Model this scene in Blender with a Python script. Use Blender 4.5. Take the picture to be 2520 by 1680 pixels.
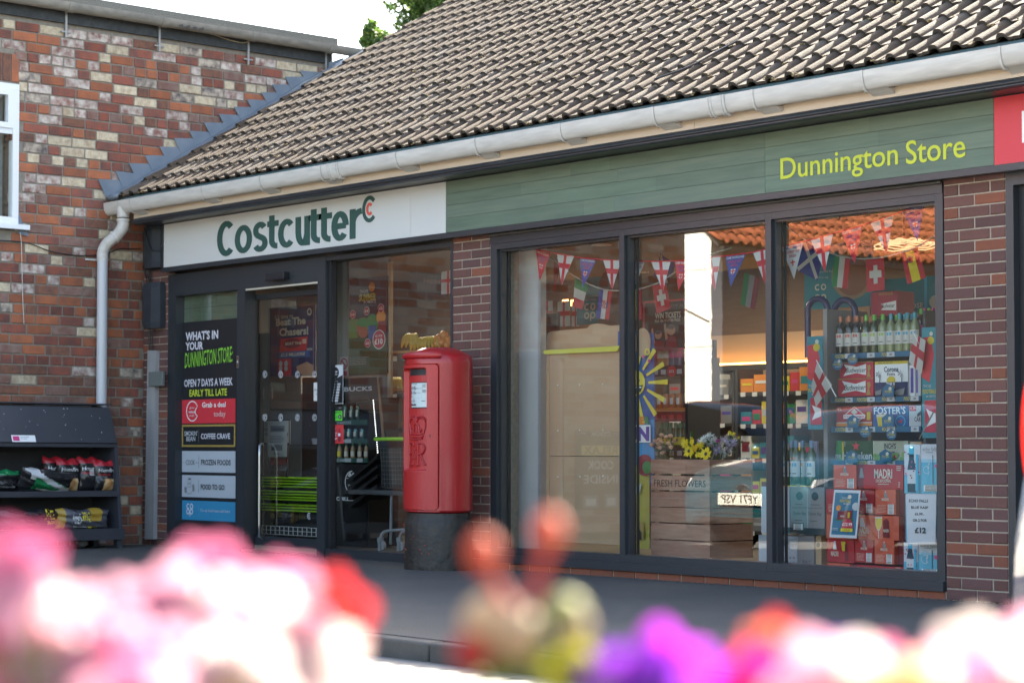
import bpy, math, random
from mathutils import Vector, Matrix
random.seed(7)
rnd = random.random
def U(a, b): return a + (b - a) * random.random()
rad = math.radians
scene = bpy.context.scene
for o in list(bpy.data.objects): bpy.data.objects.remove(o)
col = scene.collection

# ------------------------------------------------------------------ camera, sky, sun, exposure
F_PX, PX, PY = 5000.0, 600.0, 938.0
YAW, PITCH, ROLL = 0.926013, 0.0355212, 0.00493602
CAM = Vector((0.0, -11.650767, 0.929106))
_cy, _sy = math.cos(YAW), math.sin(YAW)
_fwd = Vector((-_sy * math.cos(PITCH), _cy * math.cos(PITCH), math.sin(PITCH)))
_right = Vector((_cy, _sy, 0)); _up = _right.cross(_fwd)
_r = _right * math.cos(ROLL) + _up * math.sin(ROLL)
_u = -_right * math.sin(ROLL) + _up * math.cos(ROLL)
cam_d = bpy.data.cameras.new('camera'); cam = bpy.data.objects.new('camera', cam_d); col.objects.link(cam)
cam.matrix_world = Matrix(((_r.x, _u.x, -_fwd.x, CAM.x), (_r.y, _u.y, -_fwd.y, CAM.y), (_r.z, _u.z, -_fwd.z, CAM.z), (0, 0, 0, 1)))
cam_d.sensor_width = 36; cam_d.lens = F_PX / 2520 * 36
cam_d.shift_x = (1260 - PX) / 2520; cam_d.shift_y = (PY - 840) / 2520
cam_d.clip_start = 0.05; cam_d.clip_end = 600
cam_d.dof.use_dof = True; cam_d.dof.focus_distance = 14.6; cam_d.dof.aperture_fstop = 3.3
scene.camera = cam
SUN_EL, SUN_AZ = rad(37.9), rad(9.0)      # azimuth from +Y towards -X
world = bpy.data.worlds.new("World"); scene.world = world; world.use_nodes = True
wn = world.node_tree; bg = wn.nodes['Background']
sky = wn.nodes.new('ShaderNodeTexSky'); sky.sky_type = 'NISHITA'; sky.sun_disc = False
sky.sun_elevation = SUN_EL; sky.sun_rotation = -SUN_AZ; sky.air_density = 1.0; sky.dust_density = 3.0; sky.ozone_density = .6
wn.links.new(sky.outputs[0], bg.inputs[0]); bg.inputs[1].default_value = 0.085
sd = bpy.data.lights.new('sun', 'SUN'); sd.energy = 5.0; sd.angle = rad(0.53); sd.color = (1.0, 0.95, 0.86)
sun = bpy.data.objects.new('sun', sd); col.objects.link(sun)
_sd = Vector((-math.sin(SUN_AZ) * math.cos(SUN_EL), math.cos(SUN_AZ) * math.cos(SUN_EL), math.sin(SUN_EL)))
sun.rotation_euler = _sd.to_track_quat('Z', 'Y').to_euler(); sun.location = (0, 0, 30)
scene.view_settings.view_transform = 'Standard'; scene.view_settings.look = 'None'
scene.view_settings.gamma = 1.0; scene.view_settings.use_curve_mapping = False
scene.view_settings.exposure = 3.3
scene.view_settings.use_white_balance = True; scene.view_settings.white_balance_temperature = 7000; scene.view_settings.white_balance_tint = 8
scene.cycles.max_bounces = 8; scene.cycles.transparent_max_bounces = 16; scene.cycles.caustics_reflective = False; scene.cycles.caustics_refractive = False
scene.cycles.sample_clamp_indirect = 6.0

# ------------------------------------------------------------------ survey of the photograph: a sight line meets a wall plane
_MT = (_r, -_u, _fwd)
def ray(x, y):
    d = ((x - PX) / F_PX, (y - PY) / F_PX, 1.0)
    return _MT[0] * d[0] + _MT[1] * d[1] + _MT[2] * d[2]
def P(x, y, Y=0.0):
    r = ray(x, y); return CAM + r * ((Y - CAM.y) / r.y)
def S(x, y, X):
    r = ray(x, y); return CAM + r * ((X - CAM.x) / r.x)
def D(x, y, z): return CAM + ray(x, y) * z
def PXY(x, z, Y=0.0, y0=800):
    return P(x, y0, Y).x

# ------------------------------------------------------------------ materials
MATS = {}
def mat(name, c=(.5, .5, .5), rough=.6, metal=0., var=None, bump=None, spec=.5, emit=None, es=1., coat=0., trans=0., wave=None, rv=0.):
    """var=(scale, amount, colour2, stretch)  bump=(scale, strength)  rv=random value spread per object"""
    if name in MATS: return MATS[name]
    m = bpy.data.materials.new(name); m.use_nodes = True; nt = m.node_tree; N = nt.nodes; L = nt.links
    b = N['Principled BSDF']; c4 = (c[0], c[1], c[2], 1)
    b.inputs['Base Color'].default_value = c4; b.inputs['Roughness'].default_value = rough
    b.inputs['Metallic'].default_value = metal; b.inputs['Specular IOR Level'].default_value = spec
    b.inputs['Coat Weight'].default_value = coat
    if emit: b.inputs['Emission Color'].default_value = (*emit, 1); b.inputs['Emission Strength'].default_value = es
    tc = N.new('ShaderNodeTexCoord'); src = None
    if var:
        sc, amt, c2 = var[0], var[1], var[2]; st = var[3] if len(var) > 3 else (1, 1, 1)
        mp = N.new('ShaderNodeMapping'); mp.inputs['Scale'].default_value = st
        if rv:
            o9 = N.new('ShaderNodeObjectInfo'); v9 = N.new('ShaderNodeVectorMath'); v9.operation = 'SCALE'; v9.inputs[3].default_value = 3.7; L.new(o9.outputs['Location'], v9.inputs[0])
            w9 = N.new('ShaderNodeVectorMath'); w9.operation = 'ADD'; L.new(tc.outputs['Object'], w9.inputs[0]); L.new(v9.outputs[0], w9.inputs[1]); L.new(w9.outputs[0], mp.inputs[0])
        else: L.new(tc.outputs['Object'], mp.inputs[0])
        n = N.new('ShaderNodeTexNoise'); n.inputs['Scale'].default_value = sc; n.inputs['Detail'].default_value = 5; L.new(mp.outputs[0], n.inputs['Vector'])
        r = N.new('ShaderNodeValToRGB'); r.color_ramp.elements[0].position = .35; r.color_ramp.elements[1].position = .68
        r.color_ramp.elements[0].color = (0, 0, 0, 1); r.color_ramp.elements[1].color = (amt, amt, amt, 1); L.new(n.outputs[0], r.inputs[0])
        x = N.new('ShaderNodeMix'); x.data_type = 'RGBA'; x.inputs[6].default_value = c4; x.inputs[7].default_value = (*c2, 1)
        L.new(r.outputs[0], x.inputs[0]); src = x.outputs[2]
    if rv:
        oi = N.new('ShaderNodeObjectInfo'); ge = N.new('ShaderNodeNewGeometry')
        ad = N.new('ShaderNodeMath'); ad.operation = 'ADD'; L.new(oi.outputs['Random'], ad.inputs[0]); L.new(ge.outputs['Random Per Island'], ad.inputs[1])
        fr = N.new('ShaderNodeMath'); fr.operation = 'FRACT'; L.new(ad.outputs[0], fr.inputs[0])
        mr = N.new('ShaderNodeMapRange'); mr.inputs[3].default_value = 1 - rv; mr.inputs[4].default_value = 1 + rv; L.new(fr.outputs[0], mr.inputs[0])
        hs = N.new('ShaderNodeHueSaturation'); L.new(mr.outputs[0], hs.inputs['Value'])
        if src: L.new(src, hs.inputs['Color'])
        else: hs.inputs['Color'].default_value = c4
        src = hs.outputs[0]
    if src: L.new(src, b.inputs['Base Color'])
    if bump:
        n2 = N.new('ShaderNodeTexNoise'); n2.inputs['Scale'].default_value = bump[0]; n2.inputs['Detail'].default_value = 6; L.new(tc.outputs['Object'], n2.inputs['Vector'])
        bp = N.new('ShaderNodeBump'); bp.inputs['Strength'].default_value = bump[1]; bp.inputs['Distance'].default_value = .01
        L.new(n2.outputs[0], bp.inputs['Height']); L.new(bp.outputs[0], b.inputs['Normal'])
    if trans:
        t = N.new('ShaderNodeBsdfTranslucent'); t.inputs[0].default_value = c4
        if src: L.new(src, t.inputs[0])
        ms = N.new('ShaderNodeMixShader'); ms.inputs[0].default_value = trans
        L.new(b.outputs[0], ms.inputs[1]); L.new(t.outputs[0], ms.inputs[2]); L.new(ms.outputs[0], N['Material Output'].inputs[0])
    MATS[name] = m; return m
def glass_mat(name, tint=(1, 1, 1), k=2.0, rough=0.0):
    m = bpy.data.materials.new(name); m.use_nodes = True; nt = m.node_tree; N = nt.nodes; L = nt.links
    for n in list(N):
        if n.type != 'OUTPUT_MATERIAL': N.remove(n)
    out = [n for n in N if n.type == 'OUTPUT_MATERIAL'][0]
    t = N.new('ShaderNodeBsdfTransparent'); t.inputs[0].default_value = (*tint, 1)
    g = N.new('ShaderNodeBsdfGlossy'); g.inputs['Roughness'].default_value = rough
    f = N.new('ShaderNodeFresnel'); f.inputs[0].default_value = 1.52
    mu = N.new('ShaderNodeMath'); mu.operation = 'MULTIPLY'; mu.inputs[1].default_value = k; mu.use_clamp = True; L.new(f.outputs[0], mu.inputs[0])
    ms = N.new('ShaderNodeMixShader'); ge = N.new('ShaderNodeNewGeometry'); iv = N.new('ShaderNodeMath'); iv.operation = 'SUBTRACT'; iv.inputs[0].default_value = 1.; L.new(ge.outputs['Backfacing'], iv.inputs[1])
    m3 = N.new('ShaderNodeMath'); m3.operation = 'MULTIPLY'; L.new(mu.outputs[0], m3.inputs[0]); L.new(iv.outputs[0], m3.inputs[1])
    L.new(m3.outputs[0], ms.inputs[0]); L.new(t.outputs[0], ms.inputs[1]); L.new(g.outputs[0], ms.inputs[2]); L.new(ms.outputs[0], out.inputs[0])
    MATS[name] = m; return m
GLASS = glass_mat('window_glass', (.95, .965, .955), 2.6)
def flat(name, c, rough=.55, **k): return mat(name, c, rough, **k)
WHITE = flat('print_white', (.78, .78, .77)); BLACK = flat('print_black', (.012, .013, .016)); RED = flat('print_red', (.62, .035, .05))
YEL = flat('print_yellow', (.75, .6, .03)); ANTH = mat('anthracite_coated_metal', (0.02583, 0.03033, 0.03594), .34, var=(3, .35, (0.03482, 0.03931, 0.04605)), bump=(40, .03))
DGREEN = flat('sign_dark_green', (.022, .075, .062)); LIME = flat('sign_lime', (.50, .54, .03), .5); CREAM = flat('print_cream', (.62, .58, .48))
TEAL = flat('print_teal', (.02, .22, .27)); BLUE = flat('print_blue', (.02, .10, .30)); NAVY = flat('print_navy', (.015, .025, .10)); GREY = flat('print_grey', (.22, .22, .23))
LGREY = flat('print_light_grey', (.5, .52, .54)); GREEN = flat('print_green', (.02, .22, .06)); ORANGE = flat('print_orange', (.75, .25, .03)); SKYB = flat('print_sky_blue', (.06, .42, .62))
PINK = flat('print_pink', (.65, .05, .22)); GOLD = flat('print_gold', (.38, .26, .07), .4); MAROON = flat('print_maroon', (.22, .015, .03)); PURPLE = flat('print_purple', (.10, .06, .32))
STEEL = mat('brushed_steel', (.5, .5, .5), .3, 1.0); CHROME = mat('chrome', (.7, .7, .7), .12, 1.0)
CARDB = mat('corrugated_cardboard', (.50, .33, .20), .85, var=(18, .35, (.44, .28, .165), (.3, 1, 6)), bump=(60, .08))
SKIN = flat('print_skin', (.45, .24, .16))

# ------------------------------------------------------------------ mesh builder
class MB:
    def __init__(s): s.v = []; s.f = []; s.mi = []; s.mats = []; s.cur = 0
    def m(s, material):
        if material not in s.mats: s.mats.append(material)
        s.cur = s.mats.index(material); return s
    def add(s, vs, fs):
        k = len(s.v); s.v += [Vector(v) for v in vs]; s.f += [tuple(i + k for i in f) for f in fs]; s.mi += [s.cur] * len(fs); return s
    def box(s, x0, y0, z0, x1, y1, z1):
        x0, x1 = min(x0, x1), max(x0, x1); y0, y1 = min(y0, y1), max(y0, y1); z0, z1 = min(z0, z1), max(z0, z1)
        return s.add([(x0, y0, z0), (x1, y0, z0), (x1, y1, z0), (x0, y1, z0), (x0, y0, z1), (x1, y0, z1), (x1, y1, z1), (x0, y1, z1)],
                     [(0, 3, 2, 1), (4, 5, 6, 7), (0, 1, 5, 4), (1, 2, 6, 5), (2, 3, 7, 6), (3, 0, 4, 7)])
    def hexa(s, b, t):   # bottom ring and top ring of equal length
        n = len(b); return s.add(list(b) + list(t), [tuple(range(n))[::-1], tuple(range(n, 2 * n))] + [(i, (i + 1) % n, n + (i + 1) % n, n + i) for i in range(n)])
    def prism(s, pts, off):  # 3D polygon swept by off
        off = Vector(off); a = [Vector(p) for p in pts]; return s.hexa(a, [p + off for p in a])
    def tube(s, pts, r, n=8, cap=True, flat_end=True):
        pts = [Vector(p) for p in pts]; N = len(pts); rs = r if isinstance(r, (list, tuple)) else [r] * N
        t0 = (pts[1] - pts[0]).normalized(); a = Vector((0, 0, 1)) if abs(t0.z) < .9 else Vector((1, 0, 0)); nx = t0.cross(a).normalized(); vs = []
        for i in range(N):
            t = (pts[min(i + 1, N - 1)] - pts[max(i - 1, 0)]).normalized(); nx = (nx - t * nx.dot(t)).normalized(); ny = t.cross(nx)
            for k in range(n):
                q = 2 * math.pi * k / n; vs.append(pts[i] + (nx * math.cos(q) + ny * math.sin(q)) * rs[i])
        fs = [(i * n + k, i * n + (k + 1) % n, (i + 1) * n + (k + 1) % n, (i + 1) * n + k) for i in range(N - 1) for k in range(n)]
        if cap: fs += [tuple(range(n))[::-1], tuple(range((N - 1) * n, N * n))]
        return s.add(vs, fs)
    def lathe(s, c, prof, n=24, a0=0., a1=2 * math.pi):
        full = abs(a1 - a0 - 2 * math.pi) < 1e-6; m = n if full else n + 1; vs = []
        for (r, z) in prof:
            for k in range(m):
                q = a0 + (a1 - a0) * k / n; vs.append((c[0] + r * math.cos(q), c[1] + r * math.sin(q), c[2] + z))
        fs = []
        for i in range(len(prof) - 1):
            for k in range(n):
                k2 = (k + 1) % m; fs.append((i * m + k, i * m + k2, (i + 1) * m + k2, (i + 1) * m + k))
        if full and prof[0][0] > 1e-5: fs.append(tuple(range(m))[::-1])
        if full and prof[-1][0] > 1e-5: fs.append(tuple(range((len(prof) - 1) * m, len(prof) * m)))
        return s.add(vs, fs)
    def ball(s, c, rx, ry=None, rz=None, n=12, h=8):
        ry = ry or rx; rz = rz or rx; vs = []; fs = []
        for i in range(h + 1):
            t = math.pi * i / h
            for k in range(n):
                q = 2 * math.pi * k / n; vs.append((c[0] + rx * math.sin(t) * math.cos(q), c[1] + ry * math.sin(t) * math.sin(q), c[2] - rz * math.cos(t)))
        for i in range(h):
            for k in range(n): fs.append((i * n + k, i * n + (k + 1) % n, (i + 1) * n + (k + 1) % n, (i + 1) * n + k))
        return s.add(vs, fs)
    def build(s, name, parent=None, sm=None, material=None, org=None, props=None):
        if material is not None: s.mats = [material]; s.mi = [0] * len(s.f)
        o0 = Vector((0, 0, 0))
        if org is not None: o0 = Vector(org)
        elif parent is None and s.v:
            xs = [v.x for v in s.v]; ys = [v.y for v in s.v]; zs = [v.z for v in s.v]
            o0 = Vector(((min(xs) + max(xs)) / 2, (min(ys) + max(ys)) / 2, min(zs)))
        elif parent is not None:
            q = parent
            while q is not None: o0 = o0 + q.location; q = q.parent
        me = bpy.data.meshes.new(name); me.from_pydata([tuple(v - o0) for v in s.v], [], s.f)
        for mm in s.mats: me.materials.append(mm)
        if len(s.mats) > 1: me.polygons.foreach_set('material_index', s.mi)
        me.validate(); me.update()
        if sm is not None: me.shade_smooth(); me.set_sharp_from_angle(angle=rad(sm))
        o = bpy.data.objects.new(name, me); col.objects.link(o)
        if parent is None: o.location = o0
        else: o.parent = parent
        return o
def tag(o, label=None, cat=None, group=None, kind=None):
    if label: o['label'] = label
    if cat: o['category'] = cat
    if group: o['group'] = group
    if kind: o['kind'] = kind
    return o
def thing(name, label, cat, loc=(0, 0, 0), group=None):
    o = bpy.data.objects.new(name, None); col.objects.link(o); o.location = loc; o.empty_display_size = .1
    return tag(o, label, cat, group)
_kids = {}
def dup(o, parent=None, loc=None, rotz=None, label=None, group=None):
    kids = list(o.children); c = o.copy(); col.objects.link(c)
    if parent is not None: c.parent = parent
    if loc is not None: c.location = loc
    if rotz is not None: c.rotation_euler = (0, 0, rotz)
    if label: c['label'] = label
    if group: c['group'] = group
    for k in kids: dup(k, c)
    return c
def bevel(o, w=.004, seg=2):
    b = o.modifiers.new('bevel', 'BEVEL'); b.width = w; b.segments = seg; b.limit_method = 'ANGLE'; b.angle_limit = rad(40); return o

# ------------------------------------------------------------------ lettering
_tg = {}
def text_geo(s, bold=0., shear=0., res=2):
    k = (s, bold, shear)
    if k in _tg: return _tg[k]
    c = bpy.data.curves.new('lettering', 'FONT'); c.body = s; c.offset = bold; c.shear = shear; c.resolution_u = res
    o = bpy.data.objects.new('lettering', c); me = o.to_mesh()
    vs = [(v.co.x, v.co.y) for v in me.vertices]; fs = [tuple(p.vertices) for p in me.polygons]
    o.to_mesh_clear(); bpy.data.objects.remove(o); bpy.data.curves.remove(c)
    x0 = min(v[0] for v in vs); x1 = max(v[0] for v in vs); y0 = min(v[1] for v in vs); y1 = max(v[1] for v in vs)
    _tg[k] = ([((v[0] - x0) / (x1 - x0), 1 - (v[1] - y0) / max(1e-6, y1 - y0)) for v in vs], fs); return _tg[k]
class Card:
    """flat sheet between four corners (tl, tr, br, bl); prints lie on it in thin layers; u runs right, v runs down"""
    def __init__(s, tl, tr, br, bl, base=None, thick=.003, mb=None, step=.0007):
        s.c = [Vector(p) for p in (tl, tr, br, bl)]; s.mb = mb or MB(); s.k = 1; s.step = step
        a = (s.c[1] - s.c[0]); b = (s.c[3] - s.c[0]); s.n = b.cross(a).normalized(); s.w = a.length; s.h = b.length
        if base is not None:
            s.mb.m(base).prism([p - s.n * thick for p in (s.c[3], s.c[2], s.c[1], s.c[0])], s.n * thick)
    @classmethod
    def px(cls, x0, y0, x1, y1, Y, base=None, **k):
        a, b = P(x0, y0, Y), P(x1, y1, Y); return cls((a.x, Y, a.z), (b.x, Y, a.z), (b.x, Y, b.z), (a.x, Y, b.z), base, **k)
    @classmethod
    def xz(cls, x0, z0, x1, z1, Y, base=None, **k): return cls((x0, Y, z1), (x1, Y, z1), (x1, Y, z0), (x0, Y, z0), base, **k)
    def at(s, u, v, off=0.):
        p = (s.c[0] * (1 - u) + s.c[1] * u) * (1 - v) + (s.c[3] * (1 - u) + s.c[2] * u) * v
        return p + s.n * (s.k * s.step + off)
    def poly(s, pts, m):
        s.mb.m(m).add([s.at(u, v) for u, v in pts], [tuple(range(len(pts)))]); s.k += 1; return s
    def rect(s, u0, v0, u1, v1, m): return s.poly([(u0, v1), (u1, v1), (u1, v0), (u0, v0)], m)
    def frame(s, u0, v0, u1, v1, t, m):
        tv = t * s.w / s.h
        for r in ((u0, v0, u1, v0 + tv), (u0, v1 - tv, u1, v1), (u0, v0, u0 + t, v1), (u1 - t, v0, u1, v1)): s.rect(*r, m)
        return s
    def disc(s, u, v, r, m, n=20, ry=None):
        rv = ry if ry else r * s.w / s.h; return s.poly([(u + r * math.cos(2 * math.pi * k / n), v + rv * math.sin(2 * math.pi * k / n)) for k in range(n)][::-1], m)
    def ring(s, u, v, r, t, m, a0=0., a1=360., n=24):
        q = s.w / s.h; pts = []; 
        vs = []; fs = []
        for k in range(n + 1):
            a = rad(a0 + (a1 - a0) * k / n)
            for rr in (r, r - t): vs.append(s.at(u + rr * math.cos(a), v - rr * q * math.sin(a)))
        for k in range(n): fs.append((2 * k, 2 * k + 1, 2 * k + 3, 2 * k + 2))
        s.mb.m(m).add(vs, fs); s.k += 1; return s
    def text(s, t, u0, v0, u1, v1, m, bold=0., shear=0.):
        g, fs = text_geo(t, bold, shear); s.mb.m(m).add([s.at(u0 + (u1 - u0) * a, v0 + (v1 - v0) * b) for a, b in g], fs); s.k += 1; return s
    def lines(s, u0, v0, u1, v1, n, m, fill=.45):   # small print
        for i in range(n):
            a = v0 + (v1 - v0) * i / n; e = u1 - (u1 - u0) * U(0, .25); x = u0
            while x < e:
                w = (u1 - u0) * U(.06, .16); s.rect(x, a, min(x + w, e), a + (v1 - v0) / n * fill, m); s.k -= 1; x += w + (u1 - u0) * .03
        s.k += 1; return s
    def barcode(s, u0, v0, u1, v1):
        s.rect(u0, v0, u1, v1, WHITE); n = 9
        for i in range(n):
            a = v0 + (v1 - v0) * (i + .2) / n; s.rect(u0 + (u1 - u0) * .1, a, u1 - (u1 - u0) * .1, a + (v1 - v0) / n * U(.3, .6), BLACK); s.k -= 1
        s.k += 1; return s
    def done(s, name, label=None, cat=None, parent=None, group=None):
        o = s.mb.build(name, parent); return tag(o, label, cat, group)
# strokes: geometric letters drawn with a round pen, for the big fascia lettering
def arc(cx, cy, rx, ry, a0, a1, n=14): return [(cx + rx * math.cos(rad(a0 + (a1 - a0) * i / n)), cy + ry * math.sin(rad(a0 + (a1 - a0) * i / n))) for i in range(n + 1)]
def stroke(mb, pts, w, depth, mapf, rnd_caps=True):  
    """flat ribbon of width w along 2D pts, extruded by depth towards the viewer; mapf(x, y, d) gives the place"""
    n = len(pts); L = []; R = []
    for i in range(n):
        a = pts[max(i - 1, 0)]; b = pts[min(i + 1, n - 1)]; dx, dy = b[0] - a[0], b[1] - a[1]; l = math.hypot(dx, dy) or 1
        nx, ny = -dy / l * w / 2, dx / l * w / 2; L.append((pts[i][0] + nx, pts[i][1] + ny)); R.append((pts[i][0] - nx, pts[i][1] - ny))
    vs = []; fs = []
    for i in range(n):
        for q in (L[i], R[i]): vs.append(mapf(q[0], q[1], depth))
        for q in (L[i], R[i]): vs.append(mapf(q[0], q[1], 0))
    for i in range(n - 1):
        k = 4 * i; fs += [(k + 1, k + 5, k + 4, k), (k, k + 4, k + 6, k + 2), (k + 5, k + 1, k + 3, k + 7)]
    fs += [(0, 2, 3, 1), (4 * n - 4, 4 * n - 3, 4 * n - 1, 4 * n - 2)]
    mb.add(vs, fs)
    if rnd_caps:
        for e_, c in enumerate((pts[0], pts[-1])):
            m = 12; ring = [(c[0] + w / 2 * .98 * math.cos(2 * math.pi * k / m), c[1] + w / 2 * .98 * math.sin(2 * math.pi * k / m)) for k in range(m)]
            mb.add([mapf(x, y, depth - .00012 * (1 + e_)) for x, y in ring] + [mapf(x, y, 0) for x, y in ring], [tuple(range(m))] + [(k, (k + 1) % m, m + (k + 1) % m, m + k)[::-1] for k in range(m)])
# ================================================================== SETTING
TARM = mat('dark_tarmac', (0.05412, 0.0528, 0.05082), .85, var=(1.1, .8, (0.07128, 0.0693, 0.066)), bump=(90, .8))
ROADM = mat('worn_road_asphalt', (.16, .155, .145), .9, var=(2.2, .5, (.20, .19, .175)), bump=(160, .5))
KERBM = mat('kerb_concrete', (0.068, 0.0664, 0.0624), .85, var=(9, .6, (0.04, 0.04, 0.0376)), bump=(90, .3), rv=.12)
tag(MB().add([(-260, -260, -.1), (260, -260, -.1), (260, 260, -.1), (-260, 260, -.1)], [(0, 1, 2, 3)]).build('road', None, None, ROADM, org=(0, 0, -.1)), kind='structure')
tag(MB().box(-60, -4.70, -.3, 30, 14, 0).build('pavement', None, None, TARM, org=(-10, 0, 0)), kind='structure')
kerb = thing('kerb', None, None, (-12, -4.78, 0)); tag(kerb, kind='structure')
_k = None
for i in range(16):
    x = -17.6 + i * .915
    if _k is None:
        _k = MB().prism([(x, -4.703, -.25), (x + .905, -4.703, -.25), (x + .905, -4.703, -.002), (x, -4.703, -.002)], (0, -.125, 0)).build('kerb_stone', kerb, None, KERBM)
        bevel(_k, .016, 3); x00 = x
    else: dup(_k, kerb, (x - x00, 0, U(-.003, .003)))
tag(MB().box(-60, -4.83, -.25, -17.61, -4.703, -.004).box(-2.95, -4.83, -.25, 30, -4.703, -.004).build('kerb_run', None, None, KERBM, org=(0, -4.76, -.2)), kind='structure')

# ------------------------------------------------------------------ bricks
MORT = mat('pale_mortar', (.40, .33, .255), .95, var=(30, .5, (.2, .18, .15)), bump=(120, .3))
MORT_OLD = mat('old_grey_mortar', (.24, .21, .17), .95, var=(22, .6, (.15, .135, .115)), bump=(90, .4))
BR_NEW = [mat('brick_brown_red', (0.1403, 0.0612, 0.0476), .85, var=(60, .6, (0.1062, 0.051, 0.04675)), bump=(140, .5), rv=.16),
          mat('brick_plum_brown', (0.1062, 0.05355, 0.0493), .85, var=(50, .6, (0.1318, 0.0595, 0.051)), bump=(140, .5), rv=.16),
          mat('brick_orange_red', (0.221, 0.07225, 0.03825), .85, var=(30, .5, (0.1615, 0.0595, 0.0425)), bump=(140, .5), rv=.12)]
BR_OLD = [mat('old_brick_orange', (.36, .115, .05), .88, var=(8, .8, (.20, .08, .05)), bump=(60, .7), rv=.2),
          mat('old_brick_red', (.26, .075, .045), .88, var=(9, .9, (.12, .06, .05)), bump=(60, .7), rv=.2),
          mat('old_brick_plum', (.175, .085, .065), .88, var=(13, .9, (.24, .16, .13)), bump=(60, .7), rv=.2),
          mat('old_brick_burnt', (.13, .065, .048), .88, var=(18, .8, (.25, .10, .055)), bump=(60, .8), rv=.2),
          mat('old_brick_buff', (.56, .48, .34), .88, var=(20, .8, (.34, .24, .16)), bump=(60, .8), rv=.12),
          mat('old_brick_white_washed', (.54, .48, .42), .88, var=(15, 1.0, (.20, .09, .07)), bump=(60, .8), rv=.12),
          mat('old_brick_flecked', (.48, .40, .31), .88, var=(15, 1.0, (.10, .08, .08)), bump=(60, .8), rv=.15)]
def brick_verts(w, h, d, j, c=.004):
    q = lambda a: U(-a, a)
    fr = [(-w / 2 + c + q(j), 0, c + q(j)), (w / 2 - c + q(j), 0, c + q(j)), (w / 2 - c + q(j), 0, h - c + q(j)), (-w / 2 + c + q(j), 0, h - c + q(j))]
    mi = [(-w / 2, c * 1.2, 0), (w / 2, c * 1.2, 0), (w / 2, c * 1.2, h), (-w / 2, c * 1.2, h)]
    bk = [(-w / 2, d, 0), (w / 2, d, 0), (w / 2, d, h), (-w / 2, d, h)]
    vs = fr + mi + bk
    fs = [(0, 1, 2, 3)] + [(i, i + 4, (i + 1) % 4 + 4, (i + 1) % 4) for i in range(4)] + [(i + 4, i + 8, (i + 1) % 4 + 8, (i + 1) % 4 + 4) for i in range(4)]
    return vs, fs
_bm = {}
def brick_mesh(w, h, d, j, k):
    key = (round(w, 3), round(h, 3), k)
    if key not in _bm:
        vs, fs = brick_verts(w, h, d, j); me = bpy.data.meshes.new('brick'); me.from_pydata(vs, [], fs); me.materials.append(BR_NEW[0]); _bm[key] = me
    return _bm[key]
def lay(parent, cells, face, h, j, d=.09, limit=300):
    """cells: (pos along, z, width, material); face='x' looks down the street (+X), 'y' looks at the street (-Y)"""
    o0 = Vector((0, 0, 0)); q = parent
    while q is not None: o0 = o0 + q.location; q = q.parent
    def near(c): return -abs(c[0] + 1.0)
    rest = MB()
    for n, (a, z, w, m, plane) in enumerate(cells):
        pr = U(-.003, .004)
        if n < limit:
            o = bpy.data.objects.new('brick', brick_mesh(w, h, d, j, int(rnd() * 4))); col.objects.link(o); o.parent = parent
            if face == 'y': o.location = Vector((a, plane - pr, z)) - o0
            else: o.location = Vector((plane + pr, a, z)) - o0; o.rotation_euler = (0, 0, rad(90))
            o.material_slots[0].link = 'OBJECT'; o.material_slots[0].material = m
        else:
            vs, fs = brick_verts(w, h, d, j); rest.m(m)
            if face == 'y': rest.add([(a + v[0], plane - pr + v[1], z + v[2]) for v in vs], fs)
            else: rest.add([(plane + pr - v[1], a + v[0], z + v[2]) for v in vs], fs)
    if rest.v: tag(rest.build('bricks', parent), kind='stuff')

# ================================================================== THE SHOP BUILDING
shop = thing('shop_building', 'single-storey brick convenience shop with brown tiled roof and anthracite shopfront', 'shop', (-12, 0, 0))
def shopfit(name, mb, m=None, sm=None, parent=None): return mb.build(name, parent or shop, sm, m)
XL = -17.22
# piers
def pick_new(z): 
    r = rnd(); return BR_NEW[0] if r < .55 else BR_NEW[1] if r < .93 else BR_NEW[2]
def pier(x0, x1, pattern, y=0.0, z1=2.74):
    core = shopfit('brick_pier', MB().box(x0 + .003, y + .007, -.02, x1 - .003, y + .33, z1), MORT)
    cells = []; n = int(z1 / .0752)
    for k in range(n + 1):
        z = .004 + k * .0752
        if z > z1 - .012: break
        x = x0
        for fr in pattern[k % len(pattern)]:
            w = (x1 - x0) * fr - .010
            cells.append((x + w / 2 + .005, z, w, BR_NEW[2] if (k in (4,) and x0 > -8) else pick_new(z), y)); x += (x1 - x0) * fr
    lay(core, cells, 'y', .066, .0015); return core
xp = [P(348, 1000).x, P(412, 1000).x, P(1113, 700).x, P(1206, 700).x, P(2320.5, 480).x, P(2477, 800).x]
pier(XL + .01, xp[1], [(.34, .66), (.66, .34)]); pier(xp[2], xp[3], [(.5, .5), (.25, .5, .25)]); pier(xp[4], xp[5], [(.5, .5), (.25, .5, .25)])
# brick sill course under the big window
core = shopfit('sill_course', MB().box(xp[3], .012, -.04, xp[4], .3, .052), MORT); cells = []
x = xp[3]
while x < xp[4] - .05:
    w = min(.215, xp[4] - x - .01); cells.append((x + w / 2, -.012, w, BR_NEW[2], .002)); x += .225
lay(core, cells, 'y', .062, .003)
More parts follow.
